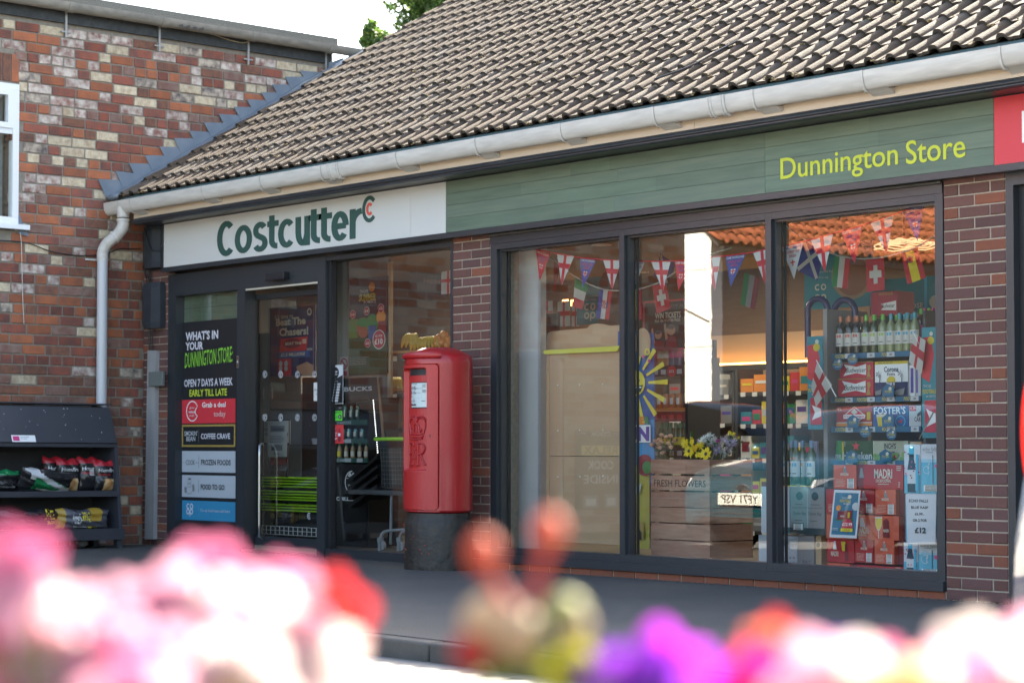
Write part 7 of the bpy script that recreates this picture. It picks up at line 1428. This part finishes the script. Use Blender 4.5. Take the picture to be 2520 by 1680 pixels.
th2 = math.atan2(3.9, (hx1 - hx0) / 2); c2, s2_ = math.cos(th2), math.sin(th2)
vs = []; fs = []; n = 8; W_, G_ = .26, .30
for s_, lift in ((0, .055), (G_ + .05, .0)):
    for k in range(n + 1):
        u = k / n; z = .05 * math.sin(u * 2 * math.pi * 1.0) ; vs.append((u * W_, s_, lift + z))
for k in range(n): fs.append((k, k + 1, n + 2 + k, n + 1 + k))
m_ = len(vs); vs += [(v[0], v[1], v[2] - .018) for v in vs[:n + 1]]
for k in range(n): fs.append((m_ + k, m_ + k + 1, k + 1, k))
pm = bpy.data.meshes.new('pantile')
conv = lambda v: (-(v[1] * c2 + v[2] * -s2_) , -v[0], v[1] * s2_ + v[2] * c2)     # slope rises towards -X, width runs along -Y
pm.from_pydata([conv(v) for v in vs], [], [f[::-1] for f in fs]); pm.materials.append(PT); pm.shade_smooth()
pr = bpy.data.objects.new('roof', bpy.data.meshes.new('roof')); 
rfo = MB().prism([(hx1 + .22, hy + .08, ez - .09), (hx1 + .22, -36, ez - .09), ((hx0 + hx1) / 2, -36, rz + .06), ((hx0 + hx1) / 2, hy + .08, rz + .06)], (0, 0, -.05)).prism([((hx0 + hx1) / 2, hy + .08, rz + .06), ((hx0 + hx1) / 2, -36, rz + .06), (hx0 - .2, -36, ez - .09), (hx0 - .2, hy + .08, ez - .09)], (0, 0, -.05)).build('roof', hs, None, flat('roof_boarding', (.06, .05, .045), .8))
base = Vector((hx1 + .25, hy + .09, ez - .085)); rest = MB().m(PT); cnt = 0
for c_ in range(66):
    for r_ in range(20):
        p = base + Vector((-r_ * G_ * c2, -c_ * W_ * .97, r_ * G_ * s2_)) + Vector((U(-.008, .008), U(-.006, .006), U(0, .01)))
        if cnt < 300 and r_ < 9 and c_ < 34:
            o = bpy.data.objects.new('pantile', pm); col.objects.link(o); o.parent = rfo; o.location = p - Vector((-23, -18, 0)); cnt += 1
        else: rest.add([p + Vector(conv(v)) for v in vs], [f[::-1] for f in fs])
tag(rest.build('pantiles', rfo, 50), kind='stuff')
MB().box(hx1 + .20, -36, ez - .24, hx1 + .30, hy + .02, ez - .13).build('house_gutter', hs, None, flat('dark_gutter', (.03, .03, .03), .5))
BLF = flat('blue_frame_paint', (.03, .10, .35)); 
for k in range(3): y = hy - 2.2 - k * 3.2; MB().box(hx1 - .012, y - 1.1, 1.3, hx1 + .02, y, 2.5).build('window', hs, None, flat('house_window_dark', (.03, .035, .04), .1))
MB().tube([(hx1 - .05, hy + .03, 3.35), (hx1 - .6, hy + .03, 3.6), (hx1 - 1.1, hy + .03, 3.55), (hx1 - 1.6, hy + .03, 3.9)], .012, 6).build('cable_run', hs, None, BK)
MB().tube([(hx1 - .75, hy + .06, 1.95), (hx1 - .72, hy + .08, 2.2), (hx1 - .70, hy + .05, 2.45)], .02, 6).build('wall_tie', hs, None, BK)
# the street wall behind the camera side
tag(MB().box(-60, -46, -.1, 40, -45.6, 3.2).build('garden_wall', None, None, GRW), 'long grey garden wall closing the far side of the street behind the camera', 'wall')
# A-board style advert fixed to the neighbouring wall, seen mirrored in the left pane
ya, za_ = -6.98, 1.08; yb9, zb9 = -6.10, .27
c = Card((XL + .012, ya, za_ + .15), (XL + .012, yb9, za_ + .15), (XL + .012, yb9, zb9), (XL + .012, ya, zb9), flat('advert_dark_board', (.02, .022, .025), .5), thick=.008)
BW_ = flat('advert_white', (.75, .75, .72)); c.rect(.1, .03, .22, .035, BW_); c.rect(.78, .03, .9, .035, BW_); c.text('COOK', .3, .01, .7, .07, BW_, .0)
c.rect(.12, .19, .88, .31, flat('advert_yellow', (.70, .52, .12))); c.text('RELAX', .16, .20, .84, .30, DK, .02); c.text('COOK', .24, .38, .76, .49, BW_, .01); c.text('INSIDE', .16, .56, .84, .67, BW_, .01); c.rect(.15, .80, .42, .98, GREY); c.rect(.55, .82, .85, .98, GREY); c.rect(.2, .85, .38, .95, BW_); c.rect(.6, .86, .8, .95, BW_)
c.done('wall_advert', 'dark cookery advert with yellow bar on the old brick wall beyond the frame', 'advert')

# ================================================================== CARS
TYR = mat('tyre_rubber', (.012, .012, .012), .85); RIM = mat('alloy_rim', (.35, .35, .36), .3, .8); CGL = mat('dark_car_glass', (.015, .02, .022), .05, spec=.8); TRM = flat('car_black_trim', (.015, .015, .016), .5)
def car(name, label, paint, loc, rotz, plate=None, plate_rear=None):
    t = thing(name, label, 'car', loc); t.rotation_euler = (0, 0, rotz)
    # stations along the length (front at y=0, rear at y=-4.25): y, hood/belt height, roof height, half width, roof half width
    st = [(0.0, .60, None, .70), (-.06, .74, None, .80), (-.25, .86, None, .86), (-.70, .96, None, .885), (-1.05, 1.02, None, .89), (-1.15, 1.03, 1.05, .89), (-1.85, 1.04, 1.50, .895), (-2.3, 1.05, 1.585, .895), (-3.2, 1.08, 1.56, .89), (-3.75, 1.10, 1.46, .87), (-4.10, 1.12, 1.14, .83), (-4.22, .98, None, .80), (-4.25, .62, None, .76)]
    rings = []
    for (y, b, rf_, w) in st:
        b0 = .24 if -4.2 < y < -.05 else .34; rw = w * .72
        top = [(w * .93, b), (w * .93 * .97, b + .012), (w * .5, b + .035), (0, b + .045)] if rf_ is None else [(w * .94, b), (rw + .05, rf_ - .045), (rw * .85, rf_ - .005), (0, rf_ + .012)]
        half = [(w * .88, b0), (w * .97, b0 + .12), (w, min(.62, b - .05)), (w * .985, (b + .62) / 2 if b > .66 else b - .02)] + top
        rings.append([(x, y, z) for x, z in half] + [(-x, y, z) for x, z in half[-2::-1]])
    n = len(rings[0]); vs = [v for r_ in rings for v in r_]; body = MB(); k0 = 0
    body.m(paint); body.v = [Vector(v) for v in vs]
    for i in range(len(rings) - 1):
        for k in range(n - 1):
            cab = st[i][2] is not None and st[i + 1][2] is not None; glass_ = cab and k in (4, n - 6) and st[i][0] > -4.1
            wind = (i in (5,) and k in (5, 6, n - 8, n - 7)) or (i == 9 and k in (5, 6, n - 8, n - 7))
            body.m(CGL if (glass_ or wind) else paint); body.f.append((i * n + k, i * n + k + 1, (i + 1) * n + k + 1, (i + 1) * n + k)[::-1]); body.mi.append(body.cur)
    body.m(paint); body.f += [tuple(range(n)), tuple(range((len(rings) - 1) * n, len(rings) * n))[::-1]]; body.mi += [body.cur] * 2
    o = body.build('body', t, 32, org=(0, 0, 0))
    def part(nm, mb, m=None, sm=None): return mb.build(nm, t, sm, m, org=(0, 0, 0))
    for sx_ in (-1, 1):
        for y in (-.85, -3.42):
            wv = part('wheel', MB().tube([(sx_ * .70, y, .33), (sx_ * .905, y, .33)], .33, 28), TYR, 40)
            rm = MB().tube([(sx_ * .895, y, .33), (sx_ * .912, y, .33)], .215, 24)
            for k in range(5): a_ = k * 2 * math.pi / 5; rm.tube([(sx_ * .915, y, .33), (sx_ * .918, y + .20 * math.cos(a_), .33 + .20 * math.sin(a_))], .028, 6)
            q_ = rm.build('rim', wv, 40, RIM, org=(0, 0, 0))
            part('wheel_arch', MB().tube([(sx_ * .90, y + .40 * math.cos(a_), .33 + .40 * math.sin(a_)) for a_ in [math.pi * k / 12 for k in range(13)]], .022, 6), TRM, 40)
        part('headlight', MB().add([(sx_ * .50, -.035, .70), (sx_ * .80, -.10, .72), (sx_ * .865, -.38, .82), (sx_ * .80, -.16, .80), (sx_ * .50, -.06, .76)], [(0, 1, 2, 3, 4) if sx_ > 0 else (4, 3, 2, 1, 0)]), mat('headlight_glass', (.5, .52, .55), .08, spec=.8))
        part('side_mirror', MB().ball((sx_ * .99, -1.45, 1.10), .10, .07, .075, 12, 8), paint, 60)
        part('tail_light', MB().ball((sx_ * .80, -4.12, 1.10), .06, .06, .22, 14, 12), mat('tail_light_red', (.55, .01, .01), .12, spec=.8, emit=(.8, .02, .01), es=.15), 60)
        part('tail_light_lens', MB().ball((sx_ * .775, -4.02, 1.36), .05, .07, .24, 12, 10), mat('tail_light_clear', (.55, .42, .42), .12), 60)
        part('sill', MB().box(sx_ * .78, -3.05, .20, sx_ * .90, -1.25, .27), TRM); part('door_handle', MB().box(sx_ * .89, -2.35, .86, sx_ * .915, -2.18, .885), TRM)
    part('grille', MB().add([(-.52, .012, .33), (.52, .012, .33), (.62, -.015, .50), (.56, -.02, .64), (-.56, -.02, .64), (-.62, -.015, .50)], [(0, 1, 2, 3, 4, 5)][::-1]).box(-.5, .0, .30, .5, .012, .33), TRM)
    gr = MB()
    for k in range(6): z = .36 + k * .045; gr.box(-.55, .005, z, .55, .022 - k * .006, z + .006)
    part('grille_bar', gr, flat('grille_grey', (.08, .08, .08), .3))
    part('emblem', MB().tube([(.085 * math.cos(a_), -.01, .70 + .045 * math.sin(a_)) for a_ in [2 * math.pi * k / 20 for k in range(21)]], .007, 6, cap=False).tube([(-.035, -.008, .67), (-.02, -.008, .73)], .008, 6).tube([(.035, -.008, .73), (.02, -.008, .67)], .008, 6).tube([(-.028, -.008, .695), (.028, -.008, .705)], .007, 6), CHROME, 60)
    if plate:
        c = Card((.28, .03, .655), (-.28, .03, .655), (-.28, .03, .535), (.28, .03, .535), None); c.mb.m(flat('number_plate_white', (.75, .75, .68), .35)).box(-.28, .02, .535, .28, .0299, .655); c.text(plate, .08, .14, .92, .86, BLACK, .015); c.mb.build('number_plate', t, org=(0, 0, 0))
    return t
PT1 = mat('teal_car_paint', (.01, .09, .13), .22, .35, coat=1.); PT2 = mat('navy_car_paint', (.015, .02, .06), .25, .2, coat=1.); PT3 = mat('black_car_paint', (.02, .02, .022), .2, .2, coat=1.)
pc = P(1825, 1222, 4.75)
car('parked_car', 'teal hatchback facing the shop beyond the left of the frame, mirrored in the middle pane', PT1, (pc.x, -4.55, -.1), 0, plate='YF71 VSP')
car('parked_car', 'navy hatchback whose red tail light shows at the right edge of the frame', PT2, (.985, -5.85, -.1), rad(-92))
bc = car('parked_car', 'tall black car parked across the street below the white gable, seen mirrored', PT3, (-14.9, -9.2, -.1), rad(-90)); bc.scale = (1.1, 1.1, 1.1)

# ================================================================== TREE BEHIND THE ROOF
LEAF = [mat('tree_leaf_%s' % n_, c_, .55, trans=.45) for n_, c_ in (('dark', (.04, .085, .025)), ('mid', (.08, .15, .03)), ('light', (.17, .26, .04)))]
def tree(cx, cy, blobs, label, nl, trunk_r=.2, sz=.10):
    t = thing('tree', label, 'tree', (cx, cy, 0)); top = max(b[0].z for b in blobs); bark = mat('tree_bark', (.07, .055, .04), .9, bump=(12, .8))
    tr = MB().tube([(cx, cy, 0), (cx + .1, cy, top * .4), (cx, cy, top * .8)], [trunk_r, trunk_r * .7, trunk_r * .3], 10)
    for b, r in blobs: tr.tube([(cx + .1, cy, top * .4), (Vector((cx, cy, top * .45)) + b) * .5, b], [trunk_r * .45, trunk_r * .25, .02], 6)
    tr.build('trunk', t, 60, bark); cr_ = MB(); tot = sum(r[0] ** 2 for _, r in blobs)
    for b, r in blobs:
        for k in range(int(nl * r[0] ** 2 / tot)):
            while True:
                d_ = Vector((U(-1, 1), U(-1, 1), U(-1, 1)))
                if .25 < d_.length < 1: break
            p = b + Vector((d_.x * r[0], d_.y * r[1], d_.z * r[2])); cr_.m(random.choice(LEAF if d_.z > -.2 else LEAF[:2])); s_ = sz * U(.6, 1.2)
            a_ = Vector((U(-1, 1), U(-1, 1), U(-1, 1))).normalized(); b_ = a_.cross(Vector((U(-1, 1), U(-1, 1), U(-1, 1)))).normalized()
            cr_.add([p - a_ * s_ * .6, p + b_ * s_ * .35, p + a_ * s_ * .6, p - b_ * s_ * .35], [(0, 1, 2, 3)])
    cr_.build('crown', t); return t
TYD = 14.0
def tb(px, py, r, dy=0): return (P(px, py, TYD + dy), (r, r * .9, r))
ctr = P(1090, -60, TYD)
bl_ = [tb(1035, 25, .50), (tb(1090, 0, .62)), tb(1010, -40, .7), tb(1060, 90, .5), tb(1120, 60, .7), tb(1180, -20, 1.0), tb(1100, -130, 1.3), tb(1250, -60, 1.1), tb(980, -90, .5), tb(1000, 60, .3), tb(1075, 50, .5), tb(1240, -200, 1.6)]
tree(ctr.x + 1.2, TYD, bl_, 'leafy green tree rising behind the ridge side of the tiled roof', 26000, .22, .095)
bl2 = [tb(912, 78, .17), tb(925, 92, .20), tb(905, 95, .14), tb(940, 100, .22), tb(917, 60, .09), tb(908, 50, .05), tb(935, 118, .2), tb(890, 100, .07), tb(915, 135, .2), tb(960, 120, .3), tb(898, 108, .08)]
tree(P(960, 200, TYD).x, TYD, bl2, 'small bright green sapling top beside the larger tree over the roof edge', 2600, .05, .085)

# ================================================================== FLOWER TROUGH IN FRONT OF THE CAMERA
PK = .72
def petal_mat(n_, c_, c2=None, tr=.5): return mat('petal_' + n_, tuple(v * PK for v in c_), .6, trans=tr, var=(18, .6, tuple(v * PK for v in (c2 or c_))))
P_PINK = petal_mat('pink', (.58, .12, .26), (.64, .24, .36)); P_PALE = petal_mat('pale_pink', (.66, .34, .44), (.62, .24, .36)); P_WHT = petal_mat('white', (.72, .64, .60), (.68, .48, .50)); P_RED = petal_mat('red', (.58, .02, .025), (.62, .05, .035)); P_COR = petal_mat('coral', (.66, .12, .07), (.70, .26, .14)); P_PUR = petal_mat('purple', (.16, .015, .42), (.30, .05, .55)); P_DPU = petal_mat('dark_purple', (.05, .005, .14), (.1, .01, .25))
P_CRM = petal_mat('cream', (.66, .52, .34), (.66, .44, .28)); P_LIM = petal_mat('lime_leaf', (.16, .17, .02), (.24, .22, .02)); P_YEL = petal_mat('yellow_centre', (.85, .55, .05)); P_MAG = petal_mat('magenta', (.70, .01, .18), (.75, .03, .10)); P_PCH = petal_mat('peach', (.62, .30, .14), (.62, .38, .22)); LEAFM = petal_mat('green_leaf', (.06, .14, .02), (.12, .2, .03), .35)
TOC = -_MT[2]
def petal(mb, p, d, up, L, W, m, cup=.25):
    sd_ = d.cross(up).normalized(); vs = []; nu, nv = 6, 4
    for i in range(nu + 1):
        f = i / nu; w_ = W * math.sin(math.pi * (f * .88 + .08)) ** .7
        for j in range(nv + 1): g = j / nv * 2 - 1; vs.append(p + d * L * f + sd_ * w_ * g * .5 + up * (cup * L * f * f + .12 * W * g * g))
    mb.m(m).add(vs, [(i * (nv + 1) + j, i * (nv + 1) + j + 1, (i + 1) * (nv + 1) + j + 1, (i + 1) * (nv + 1) + j) for i in range(nu) for j in range(nv)])
SHL, SHR = 38, 34
def flower(parent, px, py, z, R_, mats_, n=6, centre=P_YEL, tilt=(0, 0), rot=0., cup=.25, layers=1, cr=.16):
    py += SHL if px < 1000 else SHR; R_ *= .92; p = D(px, py, z); up = (TOC + _r * tilt[0] + _u * tilt[1]).normalized(); a0 = up.cross(Vector((0, 0, 1))).normalized(); b0 = up.cross(a0); f_ = thing('flower', None, None, (0, 0, 0)); f_.parent = parent; f_.location = (0, 0, 0)
    for l in range(layers):
        for k in range(n):
            a_ = rot + 2 * math.pi * (k + .5 * l) / n; d = (a0 * math.cos(a_) + b0 * math.sin(a_)); mb = MB(); petal(mb, p + up * .004 * l, (d + up * .35 * l).normalized(), up, R_ * U(.88, 1.08) * (1 - .28 * l), R_ * .9 * (1 - .2 * l), random.choice(mats_), cup); mb.build('petal', f_, 60)
    if centre: MB().ball(p + up * .006, R_ * cr, n=10, h=6).build('flower_centre', f_, 60, centre)
    return p
def stem(parent, pts, r=.002, m=None): MB().tube(smooth([Vector(p) for p in pts], 2), r, 6).build('stem', parent, 60, m or petal_mat('stem_green', (.22, .28, .05)))
fz0 = .70
def plant(label, px, z, cat='flowering plant', name='flowering_plant'): p = D(px, 1800, z); return thing(name, label, cat, (p.x, p.y, fz0))
def leaves(parent, spots_, m=LEAFM, s=.03):
    mb = MB()
    for px, py, z in spots_:
        p = D(px, py, z); a_ = U(0, 6.28); d = (_r * math.cos(a_) + _u * math.sin(a_)); petal(mb, p, d, TOC, s, s * .8, m)
    mb.build('leaves', parent, 60)
ZF = 1.02
pl = plant('big pink and white begonia filling the lower left corner, out of focus', 400, ZF)
for (px, py, z, R_, ms, n_, ce, ti) in ((45, 1365, .93, .022, [P_PINK, P_PALE], 5, None, (.3, .4)), (-10, 1420, .93, .026, [P_PALE, P_WHT], 5, None, (.3, .4)), (165, 1510, .98, .026, [P_PALE, P_WHT, P_PINK], 6, P_YEL, (-.2, .2)), (310, 1500, 1.0, .026, [P_PALE, P_PINK], 6, None, (.1, .5)), (520, 1395, 1.02, .026, [P_PINK, P_WHT, P_PALE], 6, None, (0, .4)), (430, 1480, 1.0, .030, [P_WHT, P_PALE], 6, None, (0, .2)), (640, 1560, .98, .036, [P_WHT, P_WHT, P_PALE], 6, None, (.1, .1)),
        (570, 1660, .95, .036, [P_WHT, P_PALE], 6, P_YEL, (0, 0)), (430, 1630, .97, .034, [P_PALE, P_PINK, P_WHT], 6, None, (-.2, .0)), (210, 1650, .95, .032, [P_PALE, P_WHT, P_PINK], 6, P_CRM, (0, .1)), (40, 1610, .95, .032, [P_PINK, P_MAG], 6, None, (.2, 0)), (690, 1465, 1.05, .027, [P_PINK, P_PALE], 6, None, (.3, .3)), (590, 1480, 1.0, .026, [P_PALE, P_WHT], 6, None, (0, .2)),
        (815, 1480, 1.04, .024, [P_COR, P_RED, P_PINK], 5, P_CRM, (.3, .1)), (720, 1440, 1.06, .022, [P_COR, P_PINK], 5, None, (.2, .3)), (750, 1600, .98, .030, [P_WHT, P_PALE, P_PINK], 6, None, (.1, .1)), (330, 1700, .92, .03, [P_PINK, P_PALE], 6, None, (0, 0)), (-10, 1510, .95, .026, [P_CRM, P_PALE], 6, None, (0, .2)), (100, 1580, .95, .026, [P_PINK, P_PALE], 6, None, (0, .2)), (290, 1590, .95, .026, [P_PINK, P_PALE], 6, None, (0, .2))):
    p = flower(pl, px, py, z, R_, ms, n_, ce, ti, U(0, 3), .2, 1); stem(pl, [p - TOC * .004, p + Vector((0, .02, -.05)), Vector((p.x, p.y + .03, fz0))])
leaves(pl, [(U(0, 640), U(1630, 1700), U(1.0, 1.08)) for k in range(12)], LEAFM, .045)
pl = plant('begonia buds on thin stems, orange above cream, near the middle of the frame', 1250, 1.1)
def bud(px, py, z, r, m, sx_=1., sz_=1.2): p = D(px, py, z); MB().ball(p, r * sx_, r * sx_, r * sz_, 14, 10).build('bud', pl, 60, m); return p
j = D(1290, 1500, 1.1)
for (px, py, r, m, a_, b_) in ((1190, 1358, .0085, P_COR, 1., 1.25), (1352, 1305, .0085, P_COR, 1., 1.25)): p = bud(px, py, 1.1, r, m, a_, b_); stem(pl, [p, (p + j) / 2 + Vector((0, 0, -.012)), j], .0035, petal_mat('red_stem', (.5, .10, .07)))
for (px, py, r, m) in ((1195, 1525, .0125, P_CRM), (1262, 1555, .0155, P_CRM), (1205, 1575, .010, P_PCH), (1392, 1510, .0115, petal_mat('pale_lime', (.42, .42, .16))), (1165, 1600, .011, P_RED), (1405, 1540, .011, P_CRM)): p = bud(px, py, 1.1, r, m, 1., 1.); stem(pl, [p, p + Vector((0, 0, -.02)), D(1340, 1640, 1.1)], .003)
stem(pl, [j, D(1340, 1600, 1.1), D(1370, 1700, 1.1), D(1380, 1950, 1.1)], .005, petal_mat('lime_stem', (.35, .4, .03)))
leaves(pl, [(1440, 1665, 1.05), (1400, 1690, 1.05), (1500, 1672, 1.0), (1560, 1690, 1.0)], P_LIM, .026)
pl = plant('purple petunia with dark throat right of the middle, out of focus', 1620, 1.0)
for (px, py, z, R_, ms, ti) in ((1640, 1640, 1.0, .028, [P_PUR, P_PUR, petal_mat('violet', (.42, .03, .55))], (0, .4)), (1520, 1650, 1.02, .022, [P_DPU, P_PUR], (-.3, .3)), (1770, 1700, .98, .024, [P_PUR, petal_mat('violet', (.42, .03, .55))], (.2, .3)), (1600, 1700, .96, .034, [P_PUR, P_DPU], (0, .2)), (2045, 1600, 1.06, .019, [P_PUR, P_DPU], (0, .4)), (1455, 1615, 1.05, .013, [P_DPU], (0, .4))):
    p = flower(pl, px, py, z, R_, ms, 5, P_DPU, ti, U(0, 3), .3, 1, .3); stem(pl, [p, p + Vector((0, .02, -.05)), Vector((p.x, p.y + .02, fz0))])
pl = plant('red geranium head standing between the purple and pink flowers', 1890, 1.02)
for (px, py, z, R_, ms, ti) in ((1890, 1560, 1.02, .015, [P_RED, P_COR], (0, .4)), (1915, 1605, 1.0, .017, [P_RED, P_COR], (.2, .2)), (1908, 1520, 1.04, .009, [P_RED], (0, .6)), (1860, 1630, .98, .018, [P_MAG, P_RED], (-.2, .1)), (1925, 1660, .98, .020, [P_RED, P_MAG], (0, 0)), (1850, 1680, .96, .024, [P_MAG], (0, 0))):
    p = flower(pl, px, py, z, R_, ms, 5, None, ti, U(0, 3), .25, 2); stem(pl, [p, p + Vector((0, .02, -.05)), Vector((p.x, p.y + .02, fz0))])
pl = plant('pink and white begonia flowers at the lower right corner, out of focus', 2300, ZF)
for (px, py, z, R_, ms, ti, ce) in ((2160, 1675, .98, .028, [P_PINK, P_PALE, P_WHT], (0, .4), None), (2310, 1690, .96, .026, [P_PALE, P_WHT], (0, .3), P_PCH), (2400, 1590, 1.02, .026, [P_WHT, P_PALE, P_WHT], (.1, .4), None), (2500, 1640, .98, .032, [P_WHT, P_PALE], (0, .3), None), (2040, 1700, .94, .036, [P_PALE, P_WHT], (0, .3), None), (2480, 1700, .92, .034, [P_WHT, P_PINK], (0, .2), None), (2390, 1690, .94, .028, [P_WHT], (0, .2), P_PCH), (2550, 1560, 1.02, .020, [P_PALE, P_PINK], (0, .4), None), (2230, 1720, .92, .03, [P_PCH, P_PALE], (0, .2), None)):
    p = flower(pl, px, py, z, R_, ms, 6, ce, ti, U(0, 3), .2, 1); stem(pl, [p, p + Vector((0, .02, -.05)), Vector((p.x, p.y + .02, fz0))])
# the trough itself, below the frame
a, b = D(-300, 1900, 1.0), D(2900, 1900, 1.0); dr = (b - a); dr.z = 0; dr.normalize(); nr = Vector((-dr.y, dr.x, 0)); tr_ = thing('flower_trough', 'wooden flower trough just below the frame in front of the camera', 'planter', ((a.x + b.x) / 2, (a.y + b.y) / 2, -.1))
a.z = b.z = 0
def board(o_, h0, h1, t_): MB().hexa([a + nr * o_ + Vector((0, 0, h0)), b + nr * o_ + Vector((0, 0, h0)), b + nr * (o_ + t_) + Vector((0, 0, h0)), a + nr * (o_ + t_) + Vector((0, 0, h0))], [a + nr * o_ + Vector((0, 0, h1)), b + nr * o_ + Vector((0, 0, h1)), b + nr * (o_ + t_) + Vector((0, 0, h1)), a + nr * (o_ + t_) + Vector((0, 0, h1))]).build('board', tr_, None, CW_[1])
for o_ in (-.12, .14):
    for k in range(4): board(o_, .30 + k * .105, .40 + k * .105, .02)
MB().hexa([a + nr * -.1 + Vector((0, 0, .3)), b + nr * -.1 + Vector((0, 0, .3)), b + nr * .14 + Vector((0, 0, .3)), a + nr * .14 + Vector((0, 0, .3))], [a + nr * -.1 + Vector((0, 0, .685)), b + nr * -.1 + Vector((0, 0, .685)), b + nr * .14 + Vector((0, 0, .685)), a + nr * .14 + Vector((0, 0, .685))]).build('soil', tr_, None, mat('dark_soil', (.03, .02, .015), 1.))
for p0 in (a, b):
    for o_ in (-.1, .12): q_ = p0 + nr * o_ + (dr * .05 if p0 is a else -dr * .05); MB().box(q_.x - .03, q_.y - .03, -.1, q_.x + .03, q_.y + .03, .3).build('leg', tr_, None, CW_[0])
